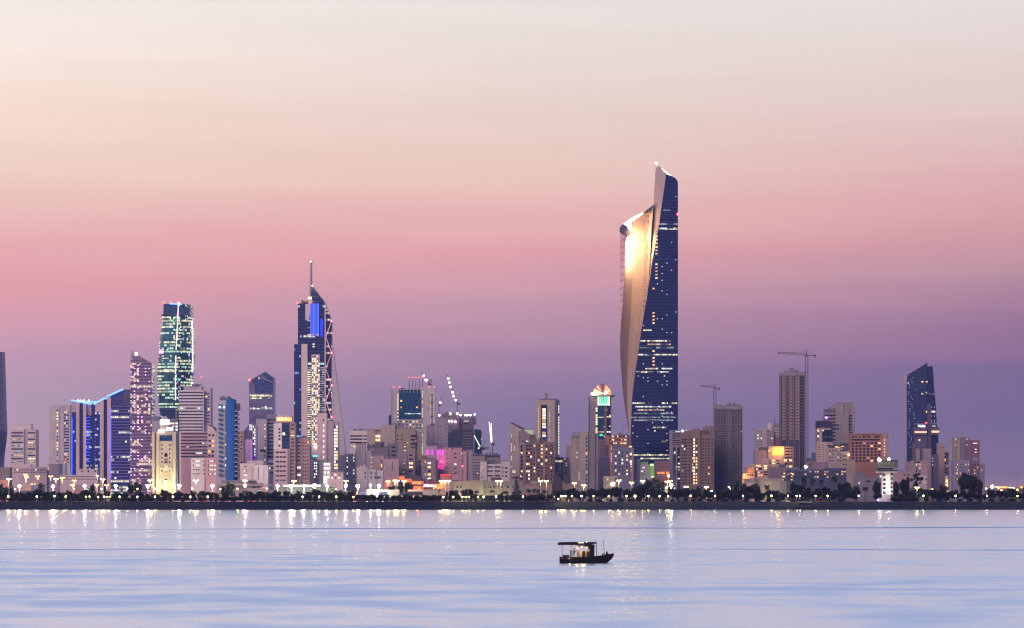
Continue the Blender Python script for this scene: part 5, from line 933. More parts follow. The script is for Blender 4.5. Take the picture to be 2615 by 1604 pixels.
    b.wins([1050, 1095], [1050, 1105], 26, 14, .8, [M_w1, M_w3]); b.bands(1043, 1115, step(958, 1110, 27), 5, OR, -.3, part='parapet', dep=1); b.wins([908, 945, 985], [1052, 1077], 26, 11, .6, [M_w1, M_w3], seed=2); b.wins([905], [968], 12, 14, 1, [M_w3])
    l = bpy.data.lights.new('terrace_floodlight', 'POINT'); l.energy = 16000; l.color = (1, .45, .1); l.shadow_soft_size = 1; q = bpy.data.objects.new('terrace_floodlight', l); COL.objects.link(q); q.parent = b.o; q.location = (b.X(985), -7, b.Z(965))
    b = B('terraced_apartments', 'lower stepped flats with salmon-lit walls and small orange windows, by the curved theatre', 'building', 3990, 800)
    b.box('wall', 738, 905, 1082, None, wall('wall_salmon', (.48, .32, .28)), 0, 18); b.box('wall', 698, 790, 1112, None, BR, -1, 14); b.box('wall', 676, 780, 1162, None, wall('wall_orange_paint', (.62, .33, .2)), -2.2, 12); b.box('gable_panel', 726, 780, 1112, 1160, wall('wall_orange_paint', (.62, .33, .2)), -2, 1)
    b.wins([830, 875], [1100, 1122], 28, 14, .75, [M_w1, M_w3], seed=3); b.bands(858, 895, [1128, 1152, 1175], 12, M_dark); b.wins([800, 815, 840], [1098, 1128, 1155, 1180], 14, 9, .3, [M_w1]); b.wins([690], [1180, 1202, 1222], 16, 8, .6, [M_w3], off=-2.2); b.wins([722, 742, 762], [1180], 10, 18, .35, [M_w1], off=-2.2)
    l = bpy.data.lights.new('wall_floodlight', 'POINT'); l.energy = 6000; l.color = (1, .45, .15); l.shadow_soft_size = 1; q = bpy.data.objects.new('wall_floodlight', l); COL.objects.link(q); q.parent = b.o; q.location = (b.X(690), -8, b.Z(1195))
    b = B('housing_terrace', 'long low dark blue-grey housing terrace with scattered orange windows behind the palms', 'building', 3960, 1250)
    ND = wall('wall_night_blue', (.08, .09, .15)); b.box('wall', 905, 1160, 1110, None, wall('wall_plum', (.2, .14, .18)), 1, 18); b.box('wall', 1055, 1400, 1128, None, ND, 0, 18); b.box('wall', 1395, 1585, 1118, None, ND, -1, 18); b.box('roof_house', 1000, 1060, 1086, 1112, ND, 4, 10)
    r = random.Random(8); b.wins(seq(1075, 1570, 24), [1150, 1172, 1195], 13, 10, .22, [M_w3, M_w1, M_wd], seed=14, off=-1, dark=wall('night_window', (.05, .06, .10))); b.bands(1060, 1390, [1140, 1163, 1185], 2.5, wall('rail_blue', (.16, .17, .25)), 0, part='balcony_rail'); b.wins([1030, 1040, 1102, 1105], [1165, 1192, 1220], 14, 10, .8, [M_w3, M_w1, M_w1], off=-1.5, seed=1)
    b.lamp(1228, 1106, emit('lamp_green_white', (.8, 1, .8), 12), 1.6, -2, 'floodlight'); b.flush()
    b = B('curved_theatre', 'windowless cream stone theatre drum with a raised stepped parapet, lit from the park', 'building', 3870, 930)
    ST = wall('theatre_stone', (.40, .36, .26), 50, 0, .8, .05)
    b.plan('wall', [(820, 16), (850, 6), (930, 1), (1000, 0), (1060, 2), (1085, 6), (1104, 14)], 1235, None, ST, 30); b.plan('upper_wall', [(700, 10), (780, 14), (830, 18), (1030, 20)], 1208, None, BG2, 24); b.plan('lit_side', [(712, 6), (780, 8), (835, 14)], 1246, None, wall('wall_peach', (.60, .44, .36)), 10); b.plan('parapet', [(818, 15.6), (850, 5.4), (930, .5), (1000, -.5), (1060, 1.5), (1087, 5.5), (1107, 13.8)], 1232, 1240, ST, 30)  # light on the lit side put into its peach wall colour
    for x, o in ((875, 4.6), (930, 1), (983, .2), (1040, 1.2)): b.bar('panel_joint', (x, 1240), (x, 1340), .12, BG2, o - .1)
    b = B('apartment_block', 'beige low flats with rooftop trees between the crane tower and the park', 'building', 4150, 1330)
    b.box('wall', 1240, 1380, 1060, None, MV, 0, 18); b.wins([1262, 1300], [1085], 12, 10, .1); b.wins([1328], [1088], 11, 12, 1, [M_w2]); b.box('wall', 1288, 1326, 982, None, wall('wall_night_teal', (.1, .14, .2)), 4, 14); b.box('wall', 1240, 1275, 1030, None, DG, 3, 14)
    # big apartment cluster in the next zone
zone_e()
def zone_f():
    zone(2060, 900, 3.598)
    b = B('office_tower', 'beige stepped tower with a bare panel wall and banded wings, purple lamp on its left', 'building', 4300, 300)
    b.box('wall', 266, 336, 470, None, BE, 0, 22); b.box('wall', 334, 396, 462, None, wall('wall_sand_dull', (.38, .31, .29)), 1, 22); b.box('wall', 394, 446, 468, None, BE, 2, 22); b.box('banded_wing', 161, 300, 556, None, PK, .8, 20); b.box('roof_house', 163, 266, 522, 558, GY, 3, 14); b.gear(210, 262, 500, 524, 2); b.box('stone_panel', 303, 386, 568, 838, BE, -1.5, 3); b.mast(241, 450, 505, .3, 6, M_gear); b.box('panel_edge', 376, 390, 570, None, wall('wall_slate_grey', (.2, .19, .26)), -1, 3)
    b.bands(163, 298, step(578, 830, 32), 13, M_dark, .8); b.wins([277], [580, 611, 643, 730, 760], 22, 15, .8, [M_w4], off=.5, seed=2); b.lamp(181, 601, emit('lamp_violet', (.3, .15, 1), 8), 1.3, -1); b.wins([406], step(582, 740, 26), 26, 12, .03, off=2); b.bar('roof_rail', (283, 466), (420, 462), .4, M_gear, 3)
    b.flush()
    b = B('glass_fronted_block', 'dark-capped building with a black glass front panel, left of the banded wings', 'building', 4200, 170)
    b.prism('cap', [(94, 690), (94, 630), (120, 626), (205, 626), (240, 645), (240, 690)], wall('cap_navy', (.05, .05, .10), 30, 0), -1, 20); b.box('wall', 95, 240, 690, None, PK, 0, 20); b.prism('glazing', [(145, 820), (145, 712), (239, 712), (239, 820)], glass('black_glass', (.01, .03, .06), 9, 5, 0, 0, 0, seed=1), -.6, 2); b.prism('pier', [(112, 830), (128, 705), (140, 705), (140, 830)], BE, -.8, 1); b.bands(222, 298, [668, 700], 16, MATS['cap_navy'], -.4, part='canopy', dep=4); b.wins([106], [718, 745, 770, 800], 12, 16, .7, [M_w1, M_w2, M_dim], seed=3); b.wins([150, 205], [718], 12, 12, .8, [M_w1], proud=.9)
    b = B('terraced_apartments', 'beige stepped flats with a lit upper terrace and rooftop planting', 'building', 4060, 250)
    b.box('wall', 97, 190, 826, None, BE, 1.5, 20); b.box('wall', 178, 335, 862, None, wall('wall_sand_dull', (.38, .31, .29)), 0, 20); b.box('wall', 322, 392, 910, None, BE, -1.2, 16); b.box('wall', 322, 445, 990, None, BG2, -2, 14); b.box('wall', 45, 185, 1005, None, wall('wall_mauve_deep', (.27, .19, .22)), -1, 16)
    b.bands(203, 265, [870], 12, M_dark); b.wins([275, 290, 330], [866, 872, 900], 26, 9, .6, [M_w3, M_wd]); b.lamp(388, 942, emit('lamp_amber2', (1, .5, .15), 10), 1, -3); b.wins([115, 150], step(850, 990, 22), 24, 5, .03, off=1.5); b.wins([215, 240, 290, 310], step(905, 1000, 30), 14, 8, .08, [M_w3]); b.wins([340, 360], [950, 985, 1030], 12, 12, .1, off=-2)
    b.gear(190, 330, 845, 864, 8, 3, wall('roof_planting', (.05, .08, .04)))
    b = B('hotel', 'orange-lit hotel with a grid of deep square balconies under a wide head beam', 'building', 4150, 580)
    b.box('wall', 404, 690, 748, None, OR, 0, 22); b.box('side_wall', 690, 756, 748, None, wall('hotel_salmon', (.48, .29, .24)), -.6, 22); b.box('parapet', 402, 757, 744, 752, MATS['hotel_salmon'], -1, 24)
    xs = seq(424, 668, 8); ys = step(833, 1020, 27.2); b.wins(xs, ys, 21, 17, .22, [emit('balcony_glow', (1, .5, .35), .35), M_w3, MATS['balcony_glow'] if 'balcony_glow' in MATS else M_wd], seed=33); b.bands(414, 672, [775, 803], 13, M_dark); b.wins(seq(440, 610, 12), [776], 7, 6, .7, [M_w3, M_wd], proud=.4); b.wins([715], step(805, 945, 28), 7, 8, 1, [M_w2], off=-.6); b.wins([693, 740], [778], 9, 14, 0, off=-.6); b.flush()
    # control tower
    b = B('control_tower', 'white floodlit harbour control tower with a dark overhanging cab by the shore', 'tower', 3745, 743)
    sh = wall('control_tower_white', (.78, .72, .66), 60, 0, .6, .04)
    b.plan('shaft', [(695, 1.2), (712, 0), (768, 0), (794, 3)], 1100, None, sh, 8); b.box('base', 664, 742, 1337, None, sh, -2, 6); b.box('balcony', 650, 836, 1094, 1105, WH, -4, 16)
    b.wins([714], [1129, 1170, 1210, 1248, 1288], 24, 22, 0, proud=.25); b.wins([780], [1118, 1163, 1203, 1240, 1277, 1318], 18, 20, 0, face=((b.X(768), 0), ((sx(794) - CX) * (b.D + 3) / F - b.ox, 3)), proud=.3)
    cab = wall('cab_grey', (.13, .14, .11), 60, 0); b.box('cab', 652, 836, 988, 1060, cab, -5, 16); b.box('lower_cab', 652, 795, 1060, 1093, wall('cab_dark', (.07, .08, .07)), -4.4, 14); b.box('lower_cab', 795, 836, 1076, 1093, MATS['cab_dark'], -4.2, 12); b.box('window_strip', 654, 794, 1062, 1072, M_dark, -4.7, .5); b.box('window_strip', 655, 834, 992, 1000, M_dark, -5.2, .4); b.bands(653, 795, [1058], 3, WH, -5.1, part='cab_trim')
    for x, y, e in ((668, 985, 2.0), (662, 981, 1.5), (755, 981, 1.5)): b.lamp(x, y, emit('tower_floodlight', (1, .93, .65), 90), e * .7, -5.4, 'floodlight')
    for x in (700, 770): 
        l = bpy.data.lights.new('shaft_floodlight', 'SPOT'); l.energy = 26000; l.color = (1, .93, .78); l.spot_size = R(60); l.spot_blend = .8; l.shadow_soft_size = .8; q = bpy.data.objects.new('shaft_floodlight', l); COL.objects.link(q); q.parent = b.o; q.location = (b.X(x), -12, 1.2); q.rotation_euler = Vector((0, .75, 1)).to_track_quat('-Z', 'Y').to_euler()
    b.mast(735, 960, 990, .12, 2); b.mast(808, 978, 990, .1, 2); b.lamp(655, 1356, emit('lamp_violet_white', (.35, .3, 1), 25), .8, -6, 'base_light')
    # right dark tower
    b = B('slanted_glass_tower', 'dark slate-blue glass tower with an oblique blade-like roof and two lit terraces', 'skyscraper', 4500, 1065)
    gz = glass('slate_glass', (.035, .055, .12), 4, 2, 0, 0, .006, seed=91, refl=.5, line=(.07, .09, .17)); gz2 = glass('slate_glass_dark', (.02, .035, .10), 4, 2, 0, 0, 0, seed=92, refl=.5, line=(.06, .06, .12))
    b.prism('left_blade', [(920, 1400), (918, 250), (922, 203), (962, 182), (1106, 95), (1108, 110), (1100, 470), (1100, 1400)], gz, 0, 30); b.prism('roof_fin', [(922, 203), (962, 180), (1106, 92), (1120, 104), (1110, 116), (1106, 100), (964, 187)], wall('fin_slate', (.2, .2, .28)), -.8, 8)
    b.prism('right_blade', [(1094, 1400), (1104, 128), (1159, 128), (1172, 330), (1186, 470), (1196, 655), (1210, 780), (1210, 1400)], gz2, 1.5, 26)
    b.wins([1063, 1103], [270], 14, 13, 1, [M_w1, M_w3], proud=.5, off=-.2, seed=1); b.bands(1090, 1130, [380], 9, O_o, -.1); b.bands(1055, 1070, [380], 12, O_s, -.1); b.bands(1145, 1172, [382], 10, O_d, 1.4); b.wins([1104], [545], 16, 16, 1, [M_w1], off=-.4); b.bands(1138, 1184, [545], 16, O_s, 1.4)
    b.box('terrace_deck', 980, 1105, 690, 762, wall('deck_violet', (.16, .12, .18)), -4, 14); b.box('terrace_deck', 1143, 1220, 690, 757, MATS['deck_violet'], -3, 14); b.bands(992, 1104, [732], 14, emit('terrace_peach', (1, .6, .35), 1.3), -4); b.bands(1148, 1218, [728], 18, MATS['terrace_peach'], -3); b.box('terrace_roof', 990, 1104, 656, 660, WH, -4, 12); b.box('terrace_roof', 1146, 1210, 654, 658, WH, -3, 12); b.bands(1022, 1092, [676], 22, O_w, -2); b.wins([1045, 1080], [678], 20, 16, 1, [M_w4], off=-2.6); b.bands(1152, 1192, [676], 16, O_d, 0); b.box('core', 1106, 1144, 470, None, wall('core_violet', (.12, .10, .17), 4, .2), -1.6, 6)
    b.box('lower_wall', 985, 1105, 762, None, wall('deck_violet2', (.13, .12, .18), 3.6, .15), -2.5, 10); b.wins([1036], [806], 14, 14, 1, [M_w1], off=-2.5); r = random.Random(3)
    for i in range(34): b.lamp(935 + abs(r.gauss(0, 34)), 210 + i * 22, emit('facade_speck', (.6, .75, 1), .7), .4, -.4, 'facade_light')
    for x in (1148, 1175):
        for y in (503, 585, 625, 640): b.lamp(x, y, MATS['facade_speck'], .5, 1, 'facade_light')
    b.lamp(1100, 647, M_red, .8, -5); b.flush()
    b = B('apartment_tower', 'two pale panel walls with a dark ribbed side in front of the oblique glass tower', 'building', 4280, 1105)
    PW = wall('panel_wall', (.36, .28, .30), 3.4, .12); b.box('wall', 1004, 1040, 885, None, PW, 0, 20); b.box('wall', 1038, 1072, 896, None, wall('panel_dark', (.16, .14, .2)), 1.5, 18); b.box('wall', 1070, 1146, 884, None, PW, 0, 20); b.box('ribbed_side', 1145, 1212, 935, None, wall('panel_ribbed', (.13, .12, .19), 3.4, .3), 2.5, 20); b.box('wall', 985, 1005, 830, None, MATS['deck_violet'], 3, 20)
    b.wins([1158], [972, 1000, 1035, 1050], 5, 8, .8, [M_w4, M_w2], off=2.5)
    b = B('apartment_tower', 'pinkish flats with a rounded arched top beside the oblique glass tower', 'building', 4350, 1265)
    b.prism('wall', [(1212, 1400), (1212, 832), (1232, 830), (1255, 836), (1270, 850), (1277, 875), (1277, 1400)], PK, 0, 20); b.box('wall', 1275, 1314, 906, None, wall('wall_pink_dull', (.42, .3, .3)), 1.5, 20); b.box('slot', 1283, 1298, 922, 965, M_dim, 1.3, .5); b.wins([1272, 1290], step(932, 1110, 28), 10, 14, .03, off=-.2, seed=1); b.bands(1215, 1270, step(862, 1130, 22), 2, MV, 0, part='floor_line'); b.wins([1232, 1250], [872], 8, 8, .2)
    b = B('office_tower', 'two joined slabs, grey and dark red, with round arch on the lower right one', 'building', 4250, 1480)
    b.box('wall', 1358, 1412, 780, None, BG2, 0, 22); b.prism('wall', [(1410, 1400), (1410, 778), (1498, 778), (1498, 1400)], wall('wall_storm', (.26, .2, .24)), .8, 22); b.box('wall', 1450, 1516, 812, None, wall('wall_wine_grey', (.22, .14, .19)), -.4, 22); b.box('wall', 1514, 1590, 808, None, wall('wall_wine', (.26, .11, .17)), 0, 22); b.wins(seq(1530, 1565, 6), [835], 5, 7, .9, [M_w2]); b.wins([1550, 1557], [890, 917], 6, 7, 1, [M_w2]); b.box('slot', 1366, 1376, 830, 1000, MV, -.3, .5); b.wins([1370, 1472], [850, 797], 5, 7, 1, [M_w2], proud=.6)
    b = B('apartment_block', 'lower grey-violet flats with thin lit slits at the foot of the joined slabs', 'building', 4130, 1490)
    GV = wall('wall_grey_violet', (.30, .25, .32)); b.box('wall', 1345, 1500, 990, None, GV, 0, 20); b.box('wall', 1498, 1590, 992, None, wall('wall_wine_grey', (.22, .14, .19)), 1, 20); b.box('wall', 1588, 1638, 1020, None, GV, 2, 18); b.prism('arch', [(1530, 995), (1532, 978), (1540, 966), (1552, 963), (1566, 967), (1574, 980), (1576, 995)], GV, .8, 12)
    b.wins([1375, 1385, 1412, 1436, 1462, 1488, 1518, 1545, 1572, 1610], step(1030, 1180, 27), 5, 12, .25, [M_w1, M_w3], seed=12); b.bands(1350, 1354, [1080], 110, DG); b.flush()
    b = B('apartment_block', 'low dusky flats with rows of blue windows behind the airy tree', 'building', 4000, 1010)
    b.box('wall', 920, 985, 1005, None, MV, 1, 16); b.box('wall', 965, 1078, 995, None, wall('wall_grey_rose', (.34, .28, .29)), 0, 16); b.box('roof', 985, 1080, 1000, 1016, M_roof, -.6, 4); b.box('wall', 1045, 1110, 998, None, wall('wall_rose_dull', (.40, .3, .3)), -1, 16); b.box('wall', 1010, 1108, 1130, None, WH, -2, 12)
    b.wins([1010, 1042, 1065, 1096], [1030, 1063, 1090, 1118], 10, 20, .2, [M_w3], seed=4); b.wins([1082], [1196], 26, 11, 1, [M_wd], off=-2); b.wins([1098], [1165], 10, 12, 0, off=-2)
    b = B('low_building', 'pink-grey two-storey block with a flat dark roof house right of the control tower', 'building', 3950, 880)
    b.box('wall', 796, 965, 1095, None, wall('wall_pink_dull', (.42, .3, .3)), 0, 16); b.box('roof_house', 845, 900, 1082, 1096, wall('wall_slate_grey', (.2, .19, .26)), 3, 8); b.wins([900, 935], [1127], 18, 16, 0, dark=M_dim); b.wins([853, 860], [1195, 1210], 4, 8, 1, [M_wd])
    b = B('low_building', 'dim beige pavilion behind the hedge right of the control tower', 'building', 3860, 880)
    b.box('wall', 800, 985, 1245, None, wall('wall_night_sand', (.22, .19, .16)), 0, 14); b.box('roof', 798, 987, 1240, 1247, GY, -.8, 15); b.box('shutter', 860, 910, 1285, 1325, wall('shutter_sand', (.3, .27, .2)), -.2, .3)
    b = B('low_building', 'grey blocks with one lit doorway left of the control tower', 'building', 3900, 580)
    b.box('wall', 440, 535, 1105, None, wall('wall_ash', (.22, .20, .23)), 1, 16); b.box('wall', 535, 650, 1150, None, MATS['wall_ash'], 0, 16); b.box('roof_house', 640, 700, 1125, None, MATS['wall_ash'], 2, 10); b.wins([566], [1185], 38, 14, 0); b.wins([682], [1140], 17, 18, 1, [M_w2], off=1.5); b.wins([482], [1200], 5, 20, 1, [M_w2], off=.8)
    b = B('lit_minaret', 'small golden-lit sculptural tower glowing behind the dark trees at right', 'monument', 3880, 1288)
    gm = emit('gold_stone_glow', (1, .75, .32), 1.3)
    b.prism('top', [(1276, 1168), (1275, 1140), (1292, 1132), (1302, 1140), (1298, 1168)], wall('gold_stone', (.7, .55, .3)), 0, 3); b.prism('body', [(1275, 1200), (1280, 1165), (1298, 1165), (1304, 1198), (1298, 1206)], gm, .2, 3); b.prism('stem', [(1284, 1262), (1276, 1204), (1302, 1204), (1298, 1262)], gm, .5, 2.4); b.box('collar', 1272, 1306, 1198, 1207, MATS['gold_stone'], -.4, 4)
    b = B('low_warehouse', 'long low warehouse strip with amber and white lights on the far right horizon', 'building', 5200, 1850)
    b.box('wall', 1630, 2010, 1242, None, wall('wall_peat', (.12, .10, .10)), 0, 30); b.bands(1770, 1845, [1240], 16, emit('strip_amber', (1, .5, .15), 1.6)); b.bands(1735, 1768, [1238], 8, emit('strip_pale', (1, .95, .6), 1.8)); b.bands(1855, 1890, [1242], 10, MATS['strip_pale']); b.bands(1962, 2000, [1240], 16, MATS['strip_amber']); b.lamp(1706, 1233, emit('lamp_bluewhite', (.85, .95, 1), 14), 2.2, -4, 'floodlight')
    for x, y0 in ((1663, 1180), (1712, 1165), (1942, 1060), (1735, 1185)): b.mast(x, y0, 1250, .25, 2, M_gear)
    for x, y in ((1650, 1252), (1790, 1268), (1937, 1262), (1905, 1250), (1762, 1248)): b.lamp(x, y, emit('lamp_far_orange', (1, .5, .2), 9), 1.3, -4)
    b = B('low_building', 'low shed with a pale roof at the far right edge of the shore', 'building', 3850, 1970); b.box('wall', 1915, 2030, 1292, None, wall('shed_rust', (.14, .09, .08)), 0, 12); b.box('roof', 1910, 2030, 1286, 1293, MV, -1, 14)
zone_f()

# ------------------------------------------------------------------ low buildings along the shore
def low():
    zone(0, 1190, 5.6)
    b = B('low_building', 'pink low house lit by street lamps at the far left edge', 'building', 4000, 50); b.box('wall', -60, 115, 195, None, wall('wall_warm_pink', (.55, .33, .28)), 0, 14); b.box('roof_edge', -60, 118, 190, 198, GY, -.5, 15)
    b = B('low_building', 'orange-washed shed with a dark base behind the first white flood mast', 'building', 3860, 380); b.box('wall', 300, 446, 285, None, wall('shed_orange', (.60, .33, .24)), 0, 12); b.box('base', 250, 450, 352, None, DG, -1, 12); b.box('wall', 450, 540, 262, None, wall('wall_violet_grey', (.26, .22, .3)), 2, 14); b.box('canopy', 295, 450, 280, 288, WH, -.7, 13)
    b = B('multi_storey_car_park', 'wide pale open-decked building behind the orange street lamps', 'building', 4150, 1200)
    b.box('wall', 860, 1400, 128, None, wall('wall_misty', (.60, .50, .50)), 0, 20); b.box('wall', 1120, 1390, 45, None, MATS['wall_misty'], 2, 20); b.bands(865, 1395, [150, 190], 12, MV, 0, part='open_deck'); b.wins(seq(1170, 1360, 3), [75], 24, 26, .1, off=2, dark=M_dim); b.box('annexe', 1050, 1180, 262, None, RS, -4, 8); b.box('tower_base', -10, 140, 20, None, MV, 12, 20)
    b = B('long_hall', 'very long low hall with a dark blue-grey roof behind the palms at left', 'building', 3850, 2000); HB = wall('hall_blue_grey', (.13, .14, .22), 60, 0)
    b.prism('wall', [(1720, 600), (1720, 268), (1900, 262), (2050, 300), (2480, 262), (2900, 255), (2900, 600)], HB, 0, 20)
    for x in (1820, 1965, 2362, 2540, 2560, 2745): b.lamp(x, 325, emit('lamp_wall', (1, .85, .6), 6), .55, -.7, 'wall_light')
    zone(440, 1190, 5.6)
    b = B('low_building', 'curved grey building with a flat eave beneath the blue apartment tower', 'building', 3960, 950); b.box('wall', 640, 1290, 245, None, wall('wall_dune', (.40, .32, .30)), 2, 14); b.box('roof_house', 700, 1190, 205, 247, GY, 4, 12); b.box('eave', 640, 1460, 268, 284, PK, -1, 14); b.box('roof_house', 1090, 1200, 218, 246, M_roof, 0, 10); b.wins([1165, 1235, 1305], [308], 46, 22, .4, [emit('lit_red_pink', (1, .3, .3), .8)], off=2)
    b = B('low_building', 'pale pink two-storey entrance pavilion with dark square windows', 'building', 3900, 1200); b.box('wall', 1100, 1380, 330, None, PK, 0, 12); b.box('roof', 1090, 1390, 322, 334, WH, -1, 14); b.wins([1205, 1255], [372], 38, 36, 0); b.box('wall', 1380, 1480, 345, None, MV, 1, 10)
    b = B('lit_promenade_canopy', 'long canopy blazing with white floodlight along the middle of the shore', 'canopy', 3840, 1900)
    b.box('roof', 1560, 2330, 262, 272, GY, -3, 12); b.box('lit_ceiling', 1590, 2120, 274, 290, emit('canopy_white', (1, .95, .82), 3.5), 0, 2); b.box('back_wall', 1560, 2330, 296, None, wall('wall_lawn', (.16, .18, .16)), 4, 6)
    for x in seq(1570, 2320, 11): b.bar('post', (x, 268), (x, 440), .16, M_pole, -1)
    l = bpy.data.lights.new('canopy_light', 'AREA'); l.shape = 'RECTANGLE'; l.size = 30; l.size_y = 3; l.energy = 1800; l.color = (1, .95, .85); q = bpy.data.objects.new('canopy_light', l); COL.objects.link(q); q.parent = b.o; q.location = (0, -5, b.Z(300)); q.rotation_euler = (R(-15), 0, 0)
    zone(880, 1190, 5.6)
    b = B('seafront_restaurant', 'dark-roofed restaurant complex glowing orange-red with a white illuminated sign', 'building', 3860, 1100)
    LR = wall('lava_wall', (.60, .20, .10)); b.box('roof_block', 800, 1108, 138, 215, wall('wall_ink', (.03, .035, .08)), 0, 14); b.box('wall', 775, 862, 140, 200, LR, -.8, 6); b.box('wall', 862, 962, 182, 235, LR, -.4, 6); b.box('roof_block', 1100, 1150, 188, 240, MATS['wall_ink'], .6, 12); b.box('wall', 960, 1130, 215, None, LR, -1.2, 10); b.box('dark_bay', 970, 1130, 262, 290, MATS['wall_ink'], -1.5, 2); b.box('roof_block', 1128, 1350, 210, None, wall('wall_maroon', (.12, .05, .08)), .3, 12); b.box('roof_house', 1195, 1255, 186, 212, MATS['wall_ink'], 1, 8); b.box('wall', 1310, 1430, 255, 330, LR, -.8, 6); b.prism('roof_slope', [(1240, 262), (1330, 235), (1430, 262)], LR, -.9, 6)
    b.box('wall', 560, 690, 190, 330, wall('rust_wall', (.36, .16, .13)), 2, 10)
    SG = emit('sign_white_warm', (1, .93, .8), 3.0)
    for x0, x1, y0, y1 in ((1133, 1146, 268, 302), (1146, 1156, 262, 290), (1158, 1190, 266, 276), (1163, 1190, 284, 298), (1194, 1202, 264, 300), (1208, 1218, 268, 296), (1216, 1230, 276, 284), (1238, 1254, 266, 276), (1248, 1256, 272, 300), (1262, 1270, 266, 290), (1268, 1278, 284, 304), (1288, 1296, 272, 302), (1300, 1308, 268, 300), (1228, 1234, 290, 302)): b.box('sign_stroke', x0, x1, y0, y1, SG, -2, .4)
    for x, y, e in ((820, 215, 1500), (910, 250, 1500), (1050, 255, 4500), (1050, 315, 3000), (1360, 300, 7000), (1280, 320, 2500), (620, 260, 3000), (1410, 270, 2500)):
        l = bpy.data.lights.new('orange_uplight', 'POINT'); l.energy = e * .4; l.color = (1, .28, .08); l.shadow_soft_size = .5; q = bpy.data.objects.new('orange_uplight', l); COL.objects.link(q); q.parent = b.o; q.location = (b.X(x), -4, b.Z(y))
    for x, y in ((985, 245), (1075, 250), (1065, 320), (1300, 310), (1340, 325), (1275, 322)): b.lamp(x, y, emit('lamp_lava', (1, .35, .1), 8), .45, -2.2)
    b = B('cafe_pavilion', 'row of blank white billboard-like walls with dark bays between them and a thin canopy', 'building', 3800, 800)
    CW = wall('screen_wall_cream', (.34, .32, .27), 60, 0, .8, .04); b.box('screen_wall', 318, 490, 338, 430, CW, 0, 8); b.box('screen_wall', 615, 782, 338, 430, CW, -.5, 8); b.box('dark_bay', 488, 616, 372, None, wall('wall_ink', (.03, .035, .08)), 1, 8); b.box('screen_beam', 488, 616, 338, 372, PK, .5, 6); b.box('screen_beam', 902, 1120, 338, 365, WH, 0, 6); b.box('dark_bay', 780, 1120, 366, None, MATS['wall_ink'], 1, 8); b.box('screen_wall', 1115, 1335, 338, 430, CW, -.5, 8); b.box('wall', 1335, 1385, 370, None, CW, 1, 6); b.box('dark_bay', 190, 318, 372, None, MATS['wall_ink'], 1, 8); b.box('canopy', 180, 620, 424, 431, WH, -3, 6); b.box('canopy', 780, 1505, 420, 427, GY, -3, 6); b.box('wall', 80, 185, 370, None, LR, 1.5, 6); b.box('wall', 830, 1020, 440, None, LR, 2, 5)
    for x, y, e in ((115, 430, 900), (165, 430, 900), (900, 435, 1200), (985, 435, 1800), (1105, 440, 1200), (870, 400, 800)):
        l = bpy.data.lights.new('terrace_light', 'POINT'); l.energy = e * .6; l.color = (1, .35, .1); l.shadow_soft_size = .4; q = bpy.data.objects.new('terrace_light', l); COL.objects.link(q); q.parent = b.o; q.location = (b.X(x), -4.5, b.Z(y))
    r = random.Random(2); gl = [emit('fairy_green', (.7, 1, .8), 6), emit('fairy_white', (1, 1, .9), 7), emit('fairy_amber', (1, .6, .2), 6)]
    for i in range(46): b.lamp(300 + i * 8 + r.uniform(-4, 4), 437 + r.uniform(-4, 22) * (1 if 480 < 300 + i * 8 < 600 else .3), r.choice(gl[:2]), .35, -3.5, 'fairy_light')
    for x in (115, 168, 255, 890, 905, 985, 1012, 1095, 1115, 1350, 820): b.lamp(x, 438 + (x % 7), gl[2], .55, -3.6, 'terrace_lamp')
    b.bands(640, 705, [444], 10, emit('strip_lime', (1, 1, .4), 3), -2)
    for x in seq(200, 1500, 14): b.bar('post', (x, 424), (x, 520), .10, M_pole, -2.6)
    b = B('museum', 'long sand-coloured museum with a sloping dark recess and small deep windows', 'building', 3900, 1900)
    MS = wall('museum_stone', (.38, .33, .24), 60, 0, .85, .06); b.box('wall', 1562, 1980, 218, None, MS, 0, 14); b.box('wall', 1500, 1564, 230, None, BG2, 2, 12); b.box('upper_wall', 1760, 1980, 203, 222, MS, 3, 10); b.prism('sloped_recess', [(1720, 300), (1770, 230), (1935, 230), (1945, 328), (1780, 328)], wall('museum_recess', (.26, .19, .17)), -.4, 1); b.box('wall', 1978, 2480, 212, None, wall('museum_stone_dim', (.26, .22, .19), 60, 0), 1, 14); b.box('roof_house', 2090, 2242, 163, 214, wall('wall_bordeaux', (.14, .10, .12)), 2, 8); b.box('roof_house', 1985, 2045, 205, 214, M_roof, 3, 8); b.box('roof_house', 1540, 1625, 203, 218, M_roof, 3, 8)
    b.wins([1612, 1664], [300], 20, 32, 0); b.wins([2080, 2135, 2245, 2335, 2378, 2418], [300], 20, 30, .12, off=1); b.wins([2006, 2020], [305, 375], 5, 26, 0, off=1); b.box('gate', 1640, 1700, 390, None, BG2, -2, 2)
    for x in (2000, 2120, 2300):
        l = bpy.data.lights.new('museum_uplight', 'POINT'); l.energy = 3500; l.color = (.95, 1, .45); l.shadow_soft_size = .5; q = bpy.data.objects.new('museum_uplight', l); COL.objects.link(q); q.parent = b.o; q.location = (b.X(x), -6, 1.5)
    l = bpy.data.lights.new('museum_uplight', 'POINT'); l.energy = 6000; l.color = (1, .9, .6); l.shadow_soft_size = .5; q = bpy.data.objects.new('museum_uplight', l); COL.objects.link(q); q.parent = b.o; q.location = (b.X(1640), -8, 3)
    b = B('lit_porch', 'small porch with red neon rim and blush columns behind the cream screen walls', 'building', 4000, 1450)
    b.box('roof', 1365, 1515, 124, 132, emit('neon_red', (1, .05, .06), 2.2), -1, 8); b.box('back_wall', 1372, 1510, 132, None, wall('wall_blush', (.6, .4, .34)), 2, 8)
